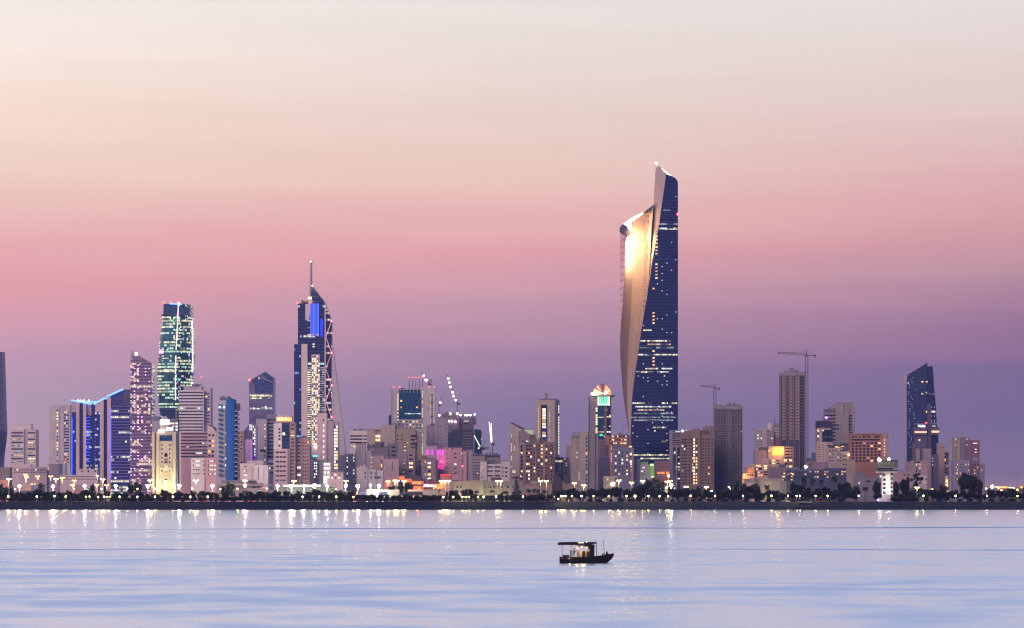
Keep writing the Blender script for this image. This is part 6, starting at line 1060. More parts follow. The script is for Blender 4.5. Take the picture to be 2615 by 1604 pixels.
    for x in (1380, 1422, 1450, 1478, 1505): b.bar('column', (x, 132), (x, 240), .35, MATS['wall_blush'], .5)
    b.box('side_screen', 1515, 1620, 132, None, RS, 3, 6)
    zone(1320, 1190, 5.6)
    def pag(b, x0, x1, y0, y1, m):
        c = (x0 + x1) / 2; w = (x1 - x0) / 2
        b.prism('roof', [(x0, y1), (c - w * .45, y0 + (y1 - y0) * .45), (c - w * .12, y0 + 4), (c, y0), (c + w * .12, y0 + 4), (c + w * .45, y0 + (y1 - y0) * .45), (x1, y1)], m, -1, 14)
    b = B('pagoda_roofed_hall', 'low hall with a large two-tier dark pyramid roof and a long rose-grey wall', 'building', 3880, 450)
    DR = flat('roof_slate_dark', (.04, .035, .06), .8); pag(b, 470, 690, 155, 214, DR); pag(b, 496, 620, 130, 160, DR); b.box('roof_tier', 520, 600, 155, 172, BR, 1, 10); b.box('wall', 495, 830, 252, None, wall('wall_umber_night', (.17, .12, .13)), 0, 14); b.box('wall', 500, 680, 212, 254, MATS['wall_umber_night'], 2, 10); b.prism('roof', [(480, 258), (520, 245), (880, 250), (900, 262)], DR, -1.5, 16); b.box('wall', 100, 500, 258, None, wall('wall_rosewood', (.26, .19, .19)), -1, 14); b.box('parapet', 95, 505, 252, 262, BR, -1.6, 3); b.box('roof_house', 190, 330, 215, 255, MV, 3, 8); b.box('roof_house', 340, 470, 225, 255, MV, 4, 8); b.wins([538], [350], 18, 20, 1, [M_w3]); b.wins([690, 735], [180], 6, 10, 0); pag(b, 370, 450, 145, 165, DR)
    b = B('pagoda_roofed_house', 'sand house under a pair of small dark pagoda roofs left of the rose-grey wall', 'building', 3900, 0)
    b.box('wall', -110, 90, 215, None, wall('museum_stone_dim', (.26, .22, .19)), 0, 12); pag(b, -120, 100, 175, 222, DR); pag(b, -100, 10, 148, 180, flat('roof_maroon', (.14, .05, .06), .8)); pag(b, -60, 60, 142, 176, DR); b.wins([-60, -30, 0, 28], [300], 14, 26, 0)
    b = B('beach_kiosk', 'low kiosk with a dull red canopy and a string of small warm lamps', 'kiosk', 3790, 330)
    b.box('roof', 40, 600, 410, 432, wall('canopy_red', (.30, .10, .09)), -2, 10); b.box('wall', 60, 590, 432, None, wall('wall_peat', (.12, .10, .10)), 0, 6)
    for x in (110, 130, 182, 220, 232, 245, 282, 320, 365, 382, 430, 462, 490, 535, 545): b.lamp(x, 442, emit('kiosk_lamp', (1, .62, .35), 5), .38, -2.2)
    b = B('cafe_building', 'small cafe of glass and lit pillars at the end of the hedge', 'building', 3780, 680)
    b.box('roof', 600, 780, 445, 456, DG, -2, 8); b.box('wall', 610, 770, 456, None, wall('wall_peat', (.12, .10, .10)), 1, 5); b.wins([640, 672, 740], [487], 10, 44, .9, [M_w3, M_w2, emit('pillar_orange', (1, .4, .15), 1.6)], off=0, seed=2); b.wins([700, 720], [480], 6, 30, .5)
    b = B('lawn_terrace', 'long lit stone ledge and steps between park trees right of the cafe', 'terrace', 3760, 1200)
    b.box('ledge', 790, 1420, 512, None, wall('ledge_stone', (.30, .28, .22), 60, 0), 0, 3); b.wins(seq(860, 1400, 14), [487], 16, 20, .25, [emit('ledge_glow', (.9, .9, .6), .8)], off=8, skip=.4, seed=5, part='lit_panel', dark=MATS['wall_peat'])
    zone(1760, 1190, 5.6)
    b = B('outfall', 'concrete drain outfall with flared wing walls and a dark square mouth', 'outfall', 3694, 1650, z0=0)
    OC = wall('outfall_concrete', (.22, .21, .17), 60, 0); b.prism('wing_wall', [(1350, 500), (1560, 500), (1560, 595), (1300, 560)], OC, 0, 5); b.prism('wing_wall', [(1762, 500), (1990, 500), (1970, 590), (1752, 590)], OC, 0, 5); b.box('mouth', 1560, 1760, 505, 592, wall('outfall_dark', (.05, .05, .07)), 3, 4); b.box('lintel', 1560, 1762, 500, 530, OC, -.3, 2); b.prism('sluice', [(1625, 590), (1632, 535), (1750, 535), (1745, 590)], wall('sluice_grey', (.10, .10, .13)), 2.4, 1)
    b = B('park_wall', 'pale curved planter wall lit by promenade lamps left of the control tower', 'wall', 3740, 2200); b.prism('wall', [(1950, 514), (1990, 490), (2120, 474), (2380, 480), (2800, 490), (2800, 520), (1950, 520)], wall('planter_stone', (.42, .40, .28), 60, 0), 0, 2)
    b = B('pergola', 'thin flat pergola roof on posts under the park trees', 'pergola', 3790, 1820); b.box('roof', 1740, 1910, 345, 351, M_pole, 0, 5)
    for x in (1750, 1858, 1900): b.bar('post', (x, 350), (x, 500), .12, M_pole, 1)
    b = B('park_fence', 'low dark railing line running along the park under the trees', 'fence', 3765, 800)
    b.box('rail', 380, 1340, 400, 405, wall('rail_stone', (.3, .28, .24)), 0, .3)
    for x in seq(385, 1335, 20): b.bar('post', (x, 402), (x, 500), .09, M_pole, .15)
low()
# ------------------------------------------------------------------ planting
def leafmat(name, c):
    m, t, p = newmat(name); g = G(t); x, y, z = g.xyz(); n = g.noise(g.vec(x, y, z), .9, 3)
    oi = t.nodes.new('ShaderNodeObjectInfo')
    t.links.new(g.mix(n, tuple(v * .45 for v in c), tuple(v * 1.7 for v in c)), p.inputs['Base Color']); p.inputs['Roughness'].default_value = .7; return m
LEAF = leafmat('leaves_evergreen', (.009, .016, .014)); LEAF2 = leafmat('leaves_olive', (.014, .022, .015)); FROND = leafmat('palm_fronds', (.02, .034, .018)); BARK = wall('bark', (.09, .07, .055), 40, 0, .95); LEAF3 = leafmat('leaves_lamplit_shrub', (.16, .18, .07))  # bright shrub leaves: lamplight put into the leaf colour
def crown_mesh(name, blobs, n, size, mat, seed):
    r = random.Random(seed); V, Fc = [], []; tot = sum(b[3] ** 2 * b[4] for b in blobs)
    for bx, by, bz, br, bh in blobs:
        k = int(n * br * br * bh / tot)
        for i in range(k):
            u = Vector((r.gauss(0, 1), r.gauss(0, 1), r.gauss(0, 1))).normalized(); d = r.random() ** .38 * r.uniform(.85, 1.08)
            c = Vector((bx + u.x * br * d, by + u.y * br * d, bz + u.z * br * bh * d)); a = Vector((r.gauss(0, 1), r.gauss(0, 1), r.gauss(0, 1) * .6)).normalized(); b_ = a.orthogonal().normalized(); s = size * r.uniform(.6, 1.3)
            if r.random() < .5: b_ = a.cross(b_)
            j = len(V); V += [tuple(c + a * s), tuple(c + b_ * s * .6), tuple(c - a * s), tuple(c - b_ * s * .6)]; Fc.append((j, j+1, j+2, j+3))
    me = bpy.data.meshes.new(name); me.from_pydata(V, [], Fc); me.materials.append(mat); return me
def trunk_mesh(name, h, r0, limbs, seed, lean=0):
    r = random.Random(seed); V, Fc = [], []; top = (lean, 0, h); tubegeo((0, 0, -.3), top, r0, r0 * .6, 7, V, Fc)
    for i in range(limbs):
        a = 2 * math.pi * i / limbs + r.random(); q = (top[0] + math.cos(a) * h * .55, math.sin(a) * h * .55, h * r.uniform(1.35, 1.8)); tubegeo((lean * .9, 0, h * .92), q, r0 * .5, r0 * .18, 5, V, Fc)
    me = bpy.data.meshes.new(name); me.from_pydata(V, [], Fc); me.materials.append(BARK); return me
def blobs_round(seed, R_, H, n=9):
    r = random.Random(seed); o = [(0, 0, H * .66, R_ * .62, .75)]
    for i in range(n): a = r.uniform(0, 6.28); d = R_ * r.uniform(.35, .68); o.append((math.cos(a) * d, math.sin(a) * d, H * r.uniform(.42, .86), R_ * r.uniform(.26, .44), .8))
    return o
PROTO = {}
def protos():
    # nominal size: 10 m high, crown 10 m wide
    for k in range(4): PROTO['tree', k] = (crown_mesh('crown', blobs_round(k + 3, 5.2, 10), 2600, .42, LEAF if k % 2 else LEAF2, k), trunk_mesh('trunk', 3.4, .38, 5, k, .3 * (k - 1.5)))
    for k in range(3): PROTO['shrub', k] = (crown_mesh('foliage', [(x, 0, 2.2, 2.6, .85) for x in (-1.6, 0, 1.7)] + blobs_round(k + 20, 4.2, 4.6, 6), 1700, .34, LEAF, k + 30), trunk_mesh('stem', 1.2, .22, 4, k + 9))
    r = random.Random(77); bl = []
    for i in range(26): a = r.uniform(0, 6.28); d = r.uniform(0, 5.5); z = r.uniform(3.2, 13.5); bl.append((math.cos(a) * d * (1 - abs(z - 8) / 11), math.sin(a) * d * .7, z, r.uniform(.8, 1.5), .7))
    PROTO['airy', 0] = (crown_mesh('crown', bl, 2600, .36, LEAF2, 5), trunk_mesh('trunk', 5.5, .4, 6, 44))
    for k in range(2):
        r = random.Random(90 + k); V, Fc = [], []; n = 30
        for i in range(n):
            a = 2 * math.pi * i / n * 2.618 + r.uniform(-.1, .1); el = r.uniform(-.15, 1.15); Lf = 3.3 * r.uniform(.85, 1.1); p = Vector((0, 0, 8)); d = Vector((math.cos(a) * math.cos(el), math.sin(a) * math.cos(el), math.sin(el))); side = Vector((-math.sin(a), math.cos(a), 0)); prev = None; m = 7
            for j in range(m + 1):
                w = (.34 if j else .08) * (1 - (j / m) ** 2) + .03; mid = p.copy()
                row = [p + side * w * 1.6 - Vector((0, 0, w * .9)), p, p - side * w * 1.6 - Vector((0, 0, w * .9))]
                q = len(V); V += [tuple(v) for v in row]
                if prev is not None: Fc += [(prev, prev+1, q+1, q), (prev+1, prev+2, q+2, q+1)]
                prev = q; d = (d + Vector((0, 0, -.22 - .10 * j / m))).normalized(); p = p + d * (Lf / m)
        me = bpy.data.meshes.new('crown'); me.from_pydata(V, [], Fc); me.materials.append(FROND)
        V, Fc = tubegeo((0, 0, -.3), (.15, 0, 4), .30, .24, 8); tubegeo((.15, 0, 4), (0, 0, 8.1), .24, .27, 8, V, Fc); tm = bpy.data.meshes.new('trunk'); tm.from_pydata(V, [], Fc); tm.materials.append(BARK); PROTO['palm', k] = (me, tm)
protos()
LAB = {'tree': ('tree', 'tree', 'dense dark round-crowned tree standing in the seafront park or street planting', 'trees of the seafront park'),
       'shrub': ('shrub', 'shrub', 'dark rounded hedge shrub in the low row behind the sea wall', 'shrubs along the sea wall'),
       'palm': ('palm_tree', 'palm', 'date palm with drooping fronds silhouetted against the seafront', 'palms along the seafront'),
       'airy': ('tree', 'tree', 'tall thin-leaved tree with gaps of sky through its crown', None)}
NOM = {'tree': (10, 10.4), 'shrub': (4.7, 8.4), 'palm': (9.6, 6.4), 'airy': (14.4, 11)}
prnd = random.Random(55)
PEND = []
def later(o, phrase, x): PEND.append((o, phrase, sx(x)))
def plant(kind, x, yt, w, D, label=None, mat=None, group='*', yb=None):
    """x, yt: crown centre column and top row in zone coordinates, w: crown width there"""
    nm, cat, lab, grp = LAB[kind]; ks = [k for k in PROTO if k[0] == kind]; cm, tm = PROTO[prnd.choice(ks)]
    h = wz(yt, D) - GZ; H, Wn = NOM[kind]; wm = w / ZS * D / F; o = bpy.data.objects.new(nm, None); COL.objects.link(o); o.location = (wx(x, D), D, GZ); o.rotation_euler = (0, 0, prnd.uniform(0, 6.28)); o.scale = (wm / Wn, wm / Wn, h / H)
    if label: tag(o, label, cat)
    else: tag(o, lab, cat, grp); later(o, {'tree': 'dark round-crowned tree', 'shrub': 'dark rounded sea-wall shrub', 'palm': 'date palm'}[kind], x)
    for nme, me in (('foliage' if kind == 'shrub' else 'crown', cm), ('stem' if kind == 'shrub' else 'trunk', tm)):
        c = bpy.data.objects.new(nme, me); COL.objects.link(c); c.parent = o
        if mat and me is cm: me2 = me.copy(); me2.materials.clear(); me2.materials.append(mat); c.data = me2
    return o
def planting():
    zone(0, 1190, 5.6); D0 = 3726
    for x, y, w, D in [(20, 245, 110, 3800), (85, 285, 90, 3790), (165, 290, 80, 3785), (600, 228, 140, 3790), (560, 310, 120, 3780), (430, 360, 150, 3770), (290, 360, 150, 3765), (740, 360, 190, 3775), (900, 365, 170, 3780), (1040, 385, 150, 3770), (1250, 310, 190, 3790), (1165, 345, 90, 3785), (1330, 340, 100, 3788), (1320, 245, 80, 3900), (1690, 365, 80, 3770), (1880, 245, 130, 3875), (1970, 235, 130, 3878), (1780, 400, 100, 3760), (150, 390, 130, 3760), (2030, 400, 110, 3762), (2440, 380, 90, 3768), (1500, 390, 110, 3766)]: plant('tree', x, y, w, D)
    plant('palm', 1405, 372, 70, 3780); plant('palm', 1650, 352, 110, 3775, 'palm glowing yellow-green from below beside a white flood mast, first from the left', FROND); plant('palm', 1940, 362, 100, 3776); plant('palm', 2335, 372, 130, 3772, 'yellow-lit palm with a broad crown in front of the long dark hall')
    zone(440, 1190, 5.6)
    for x, y, w, D in [(720, 275, 110, 3790), (830, 232, 150, 3800), (770, 320, 120, 3780), (560, 362, 110, 3765), (1000, 370, 110, 3770), (1120, 390, 120, 3762), (1290, 395, 100, 3760), (1820, 330, 130, 3790), (1960, 345, 120, 3792), (2100, 335, 120, 3790), (2260, 350, 140, 3790), (2400, 345, 120, 3785)]: plant('tree', x, y, w, D)
    plant('palm', 490, 360, 80, 3776, 'yellow-green lit palm leaning beside a round dark tree, left of the blue tower'); 
    for x, y, w in [(800, 385, 120), (1230, 378, 120), (1430, 378, 110), (1500, 400, 100), (1610, 380, 110), (1710, 400, 100), (130, 372, 110), (1790, 395, 90), (2160, 395, 110)]: plant('palm', x, y, w, 3768)
    zone(880, 1190, 5.6)
    for x, y, w, D in [(830, 245, 170, 3830), (930, 255, 150, 3828), (730, 262, 150, 3830), (640, 275, 120, 3832), (1560, 330, 150, 3780), (1480, 350, 110, 3775), (1720, 325, 110, 3790), (1810, 320, 100, 3792), (1620, 380, 80, 3770), (60, 350, 110, 3790), (0, 340, 110, 3790)]: plant('tree', x, y, w, D)
    for x, y, w in [(1700, 345, 120), (1885, 345, 110), (2110, 338, 110), (2305, 350, 110), (2420, 362, 90), (2250, 370, 80)]: plant('palm', x, y, w, 3782)
    zone(1320, 1190, 5.6)
    for x, y, w, D in [(700, 330, 130, 3780), (790, 312, 140, 3782), (860, 345, 120, 3775), (950, 345, 120, 3780), (1060, 315, 150, 3785), (1180, 320, 150, 3782), (1240, 308, 130, 3785), (1350, 300, 140, 3788), (1450, 288, 150, 3790), (1560, 325, 150, 3780), (1690, 300, 140, 3785), (1760, 262, 120, 3800), (1870, 168, 120, 3815), (1985, 158, 140, 3812), (1930, 215, 170, 3805), (1815, 235, 140, 3808), (2060, 215, 130, 3810), (1900, 300, 200, 3790), (2060, 300, 160, 3792), (2270, 330, 150, 3780), (2360, 315, 140, 3782), (2440, 308, 140, 3785), (620, 370, 110, 3770), (1620, 350, 110, 3775)]: plant('tree', x, y, w, D)
    for x, y, w in [(170, 320, 100), (245, 316, 100), (305, 322, 90), (385, 330, 80), (430, 345, 70), (40, 345, 80)]: plant('palm', x, y, w, 3782)
    plant('tree', 1100, 330, 120, 3778); 
    zone(1760, 1190, 5.6)
    for x, y, w, D in [(60, 325, 150, 3780), (150, 282, 140, 3790), (240, 320, 140, 3782), (330, 345, 120, 3778), (430, 345, 150, 3782), (520, 340, 150, 3785), (640, 255, 150, 3798), (790, 262, 130, 3795), (880, 270, 150, 3796), (960, 285, 140, 3794), (760, 330, 160, 3790), (620, 330, 150, 3788), (880, 350, 170, 3782), (1490, 225, 110, 3805), (1540, 270, 120, 3800), (1600, 250, 160, 3805), (1700, 300, 150, 3795), (1420, 370, 110, 3775), (1560, 350, 170, 3785), (1830, 300, 170, 3790), (1960, 290, 150, 3795), (2180, 235, 150, 3800), (2260, 225, 140, 3798), (2330, 300, 130, 3790), (2160, 330, 170, 3785), (2050, 340, 160, 3786), (1330, 425, 90, 3765), (400, 420, 170, 3765), (640, 420, 150, 3764), (850, 415, 160, 3764), (1000, 420, 150, 3764)]: plant('tree', x, y, w, D)
    for x, y, w in [(690, 192, 150), (950, 232, 120), (1115, 255, 120), (1640, 128, 130), (1765, 160, 110), (1885, 175, 100), (2070, 122, 150), (2300, 275, 90), (2390, 270, 120), (640, 250, 100), (2130, 330, 80), (790, 235, 110)]: plant('palm', x, y, w, 3778 if x > 1200 or x < 1100 else 3770)
    b = B('clipped_hedge', 'box-clipped dark hedge block in front of the curved theatre', 'hedge', 3762, 1215); o = crown_mesh('foliage', [(x, 0, 3.1, 2.5, .9) for x in (-4.2, -2.1, 0, 2.1, 4.2)], 2600, .3, LEAF, 3); c = bpy.data.objects.new('foliage', o); COL.objects.link(c); c.parent = b.o; c.location = (0, 0, 1.6)
    zone(2180, 1190, 5.6)
    for x, y, w, D in [(600, 220, 130, 3800), (750, 160, 140, 3803), (700, 190, 110, 3802), (1000, 320, 150, 3785), (1130, 325, 150, 3783), (1280, 268, 150, 3790), (1210, 340, 140, 3780), (1380, 350, 130, 3778), (1480, 380, 150, 3775), (1800, 190, 120, 3802), (1960, 330, 130, 3785), (2080, 335, 130, 3785), (2180, 345, 130, 3783), (2280, 305, 170, 3790), (2450, 285, 80, 3792), (330, 212, 150, 3850), (60, 300, 130, 3795), (900, 370, 120, 3775), (1620, 400, 150, 3770), (1780, 410, 130, 3770), (2330, 380, 130, 3775)]: plant('tree', x, y, w, D)
    plant('tree', 1640, 92, 330, 3808, 'largest dark broad-crowned tree on the shore, against the joined slab towers'); plant('tree', 1560, 105, 180, 3812, 'round tree top merging with the left of the largest shore tree'); plant('airy', 900, 78, 220, 3806, LAB['airy'][2])
    for x, y, w in [(40, 290, 120), (165, 288, 130), (840, 330, 90)]: plant('palm', x, y, w, 3775)
    for x, y, w, lb in [(915, 452, 130, 'olive-green shrub lit by a promenade lamp right of the control tower hedge'), (2190, 470, 150, 'bright yellow-green shrub lit by the last promenade lamp, left one'), (2290, 452, 130, 'bright yellow-green shrub under the last promenade lamp, taller one')]: plant('shrub', x, y, w, 3728, lb, LEAF3)
    # the row of shrubs right behind the sea wall
    zone(0, 0, 1); x = -6
    while x < 2625:
        if x < 620: h, w, st = prnd.uniform(11, 15), prnd.uniform(18, 26), prnd.uniform(11, 17)
        elif x < 1395: h, w, st = prnd.uniform(16, 19.5), prnd.uniform(20, 25), prnd.uniform(13, 17)
        else: h, w, st = prnd.uniform(6, 12), prnd.uniform(16, 26), prnd.uniform(16, 34)
        if not (2170 < x < 2290) : plant('shrub', x, 1282 - h, w, 3724 + prnd.uniform(0, 6))
        elif x > 2278: pass
        x += st
    for x in (2283, 2298, 2314, 2325): plant('shrub', x, 1270, 24, 3724)
    x = -4
    while x < 2625:                                                        # trees of the park standing behind that row
        if 585 < x < 630 or 910 < x < 1370 or 2195 < x < 2235: x += 12; continue
        plant('tree', x, prnd.uniform(1243, 1257) if 1400 < x < 1790 else prnd.uniform(1249, 1262), prnd.uniform(20, 30), prnd.uniform(3748, 3762)); x += prnd.uniform(14, 24)
planting()

# ------------------------------------------------------------------ lamps
def lamps():
    YEL, WHT, ORA = emit('lamp_globe_yellow', (1, .80, .28), 40), emit('floodlight_white', (1, .93, .84), 90), emit('lamp_head_orange', (1, .38, .10), 26)
    YEL2 = emit('lamp_head_yellow', (1, .74, .22), 45)
    def light(parent, z, e, c, y=0, rad=.4):
        l = bpy.data.lights.new('lamp_light', 'POINT'); l.energy = e; l.color = c; l.shadow_soft_size = rad; q = bpy.data.objects.new('lamp_light', l); COL.objects.link(q); q.parent = parent; q.location = (0, y, z); return q
    def prom(x, y, D=3717.5, s=1.0, label=None, mat=None, c=(1, .78, .3)):
        h = wz(y, D) - GZ - .35; o = bpy.data.objects.new('promenade_lamp', None); COL.objects.link(o); o.location = (wx(x, D), D, GZ + .35)
        tag(o, label or 'post lamp with a yellow globe in the row on the promenade edge', 'lamp', None if label else 'promenade globe lamps')
        if not label: later(o, 'yellow globe post lamp' if D < 3750 else 'yellow lamp behind the hedge', x)
        V, Fc = tubegeo((0, 0, 0), (0, 0, h), .14, .09, 6); link('post', V, Fc, M_pole, o); V, Fc = ballgeo((0, 0, h), .52 * s, 8, 6); link('globe', V, Fc, mat or YEL, o); light(o, h - .1, 1300 * s, c, -1.1, .9)
    zone(0, 1190, 5.6)
    for x in (118, 527, 940): prom(x, 436, s=1.25)
    for x in (1228, 1280, 1405, 1527, 1567): prom(x, 440, s=.75)
    for x in (1490, 1710, 1965, 2219): prom(x, 440, s=1.0)
    prom(778, 430, s=1.4, label='post lamp with a green glow among the left park trees', mat=emit('lamp_green', (.2, 1, .55), 24), c=(.2, 1, .5))
    for x, y in ((215, 330), (1055, 330), (1448, 328), (1818, 320), (2219, 322), (1965, 328)): prom(x, y, 3760, .9)
    zone(440, 1190, 5.6)
    for x in (8, 257, 507, 1862, 2100, 2345): prom(x, 441, s=1.15)
    for x, y in ((932, 325), (1350, 325), (2343, 333), (688, 333), (288, 322)): prom(x, y, 3760, .9)
    zone(880, 1190, 5.6)
    for x in (127, 1412, 1553, 1685, 1732, 1780, 1907, 1988): prom(x, 443, s=1.0)
    for x in (320, 545): prom(x, 514, s=.8)
    prom(2165, 437, s=1.0, label='post lamp burning white among the yellow ones before the museum', mat=emit('lamp_white_small', (1, .95, .9), 26), c=(1, .95, .9))
    zone(1320, 1190, 5.6)
    for x in (632, 655, 695, 787, 923, 1097, 1315, 1568, 1882, 2040, 2160): prom(x, 431, s=1.15)
    prom(1690, 431, s=1.7); prom(592, 472, s=1.0, label='white lamp low beside the end of the seafront hedge', mat=MATS['lamp_white_small'], c=(1, .95, .9)); prom(87, 437, s=.9, label='small white lamp in front of the sand house with pagoda roofs', mat=MATS['lamp_white_small'], c=(1, .95, .9))
    zone(1760, 1190, 5.6)
    for x in (20, 370, 770, 1177, 1413, 1537, 1583, 1808, 1980, 2425): prom(x, 427, s=1.1)
    zone(2180, 1190, 5.6)
    for x in (998, 1458, 1905, 2343): prom(x, 428, s=1.1)
    # tall double-armed street lamps
    def street(x, y, D, mat, e, c, lab, grp, arm=1.6, nm='street_lamp', s=1.0):
        h = wz(y, D) - GZ; o = bpy.data.objects.new(nm, None); COL.objects.link(o); o.location = (wx(x, D), D, GZ); tag(o, lab, 'lamp', grp)
        if grp: later(o, 'yellow twin-headed street lamp' if lab is ly else 'orange twin-headed street lamp', x)
        V, Fc = tubegeo((0, 0, 0), (0, 0, h), .22, .12, 6); link('pole', V, Fc, flat('pole_pale', (.5, .46, .38), .5, .2), o)
        for sd in (-1, 1):
            V, Fc = tubegeo((0, 0, h), (sd * arm, 0, h + .3), .1, .08, 5); a = link('arm', V, Fc, M_pole, o)
            V, Fc = ballgeo((sd * arm, 0, h + .1), .75 * s, 8, 5, sz=.5); link('lamp_head', V, Fc, mat, o)
        light(o, h - 1.6, e * .55, c, -1.2, .8)
    ly, gy = 'tall twin-headed street lamp shining yellow above the seafront trees', 'yellow twin street lamps'
    zone(0, 1190, 5.6)
    for x, y in ((125, 187), (800, 187), (1468, 193), (2150, 205)): street(x, y, 3745, YEL2, 12000, (1, .78, .3), ly, gy)
    for x, y in ((365, 125), (378, 160), (540, 150), (725, 150), (890, 172), (1060, 208), (1040, 275), (1385, 270), (1525, 275), (475, 265), (2170, 270)): street(x, y, 3980, ORA, 14000, (1, .42, .14), 'twin-headed street lamp shining orange behind the left shore trees', 'orange twin street lamps', 1.4, s=1.05)
    street(1390, 142, 3990, emit('lamp_head_pale', (1, .9, .65), 30), 12000, (1, .9, .6), 'single tall street lamp burning pale white above the orange ones', None, .5)
    zone(440, 1190, 5.6)
    for x, y in ((338, 210), (1040, 210), (1740, 218)): street(x, y, 3745, YEL2, 12000, (1, .78, .3), ly, gy)
    zone(880, 1190, 5.6)
    for x, y in ((20, 215), (622, 222), (722, 212), (750, 212), (850, 220), (1385, 220), (1440, 215), (1485, 215), (2185, 215), (2232, 215)): street(x, y, 3745, YEL2, 11000, (1, .78, .3), ly, gy, 1.3)
    zone(1320, 1190, 5.6)
    for x, y in ((340, 215), (420, 215), (820, 248), (958, 278), (1458, 210), (1375, 248), (1370, 274), (1800, 213), (1925, 238), (2150, 225), (2190, 215), (2130, 298), (2420, 300), (1640, 240)): street(x, y, 3850 if x > 500 else 3745, YEL2, 9000, (1, .78, .3), ly, gy, 1.4)
    zone(1760, 1190, 5.6)
    for x, y in ((245, 303), (585, 302)): street(x, y, 3850, YEL2, 8000, (1, .78, .3), ly, gy, 1.2)
    zone(2180, 1190, 5.6); street(905, 310, 3745, YEL2, 7000, (1, .78, .3), ly, gy, 1.4); street(1108, 332, 3900, ORA, 7000, (1, .5, .2), 'twin lamp glowing orange low behind the trees right of the control tower', None, 1.2)
    # floodlight masts
    def flood(x, y, D=3790, s=1.0, e=22000, label=None):
        h = wz(y, D) - GZ; o = bpy.data.objects.new('floodlight_mast', None); COL.objects.link(o); o.location = (wx(x, D), D, GZ)
        tag(o, label or 'mast with a dazzling white floodlight cluster standing behind the shore trees', 'lamp', None if label else 'white floodlight masts')
        if not label: later(o, 'dazzling white floodlight mast', x)
        V, Fc = tubegeo((0, 0, 0), (0, 0, h), .28, .16, 6); link('pole', V, Fc, M_pole, o)
        for i in range(6): a = math.pi * (i / 3) ; V, Fc = ballgeo((math.cos(a) * .9 * s, -.5, h + .8 * s * math.sin(a)), .55 * s, 8, 6); link('floodlight', V, Fc, WHT, o)
        light(o, h - 1.8, e, (1, .92, .82), -2.0, 1.3)
    zone(0, 1190, 5.6)
    for x, y in ((278, 290), (760, 290), (1212, 285), (1655, 285), (2115, 285)): flood(x, y)
    zone(440, 1190, 5.6)
    for x, y, s in ((103, 283, 1), (573, 283, 1), (1040, 282, .95), (1505, 285, 1), (1700, 290, 1.2), (1885, 278, .6), (2035, 280, 1.3), (2213, 288, .8), (2480, 285, 1)): flood(x, y, s=s)
    zone(880, 1190, 5.6)
    for x, y, s in ((190, 288, 1.2), (370, 275, .7), (490, 285, 1.1)): flood(x, y, s=s)
    zone(1320, 1190, 5.6); flood(2210, 275, s=.9, e=35000, label='white floodlight mast at the right foot of the tallest tower')
    zone(1760, 1190, 5.6); flood(318, 370, s=.8, e=20000, label='low white floodlight before the brown flats and the unfinished tower')
lamps()

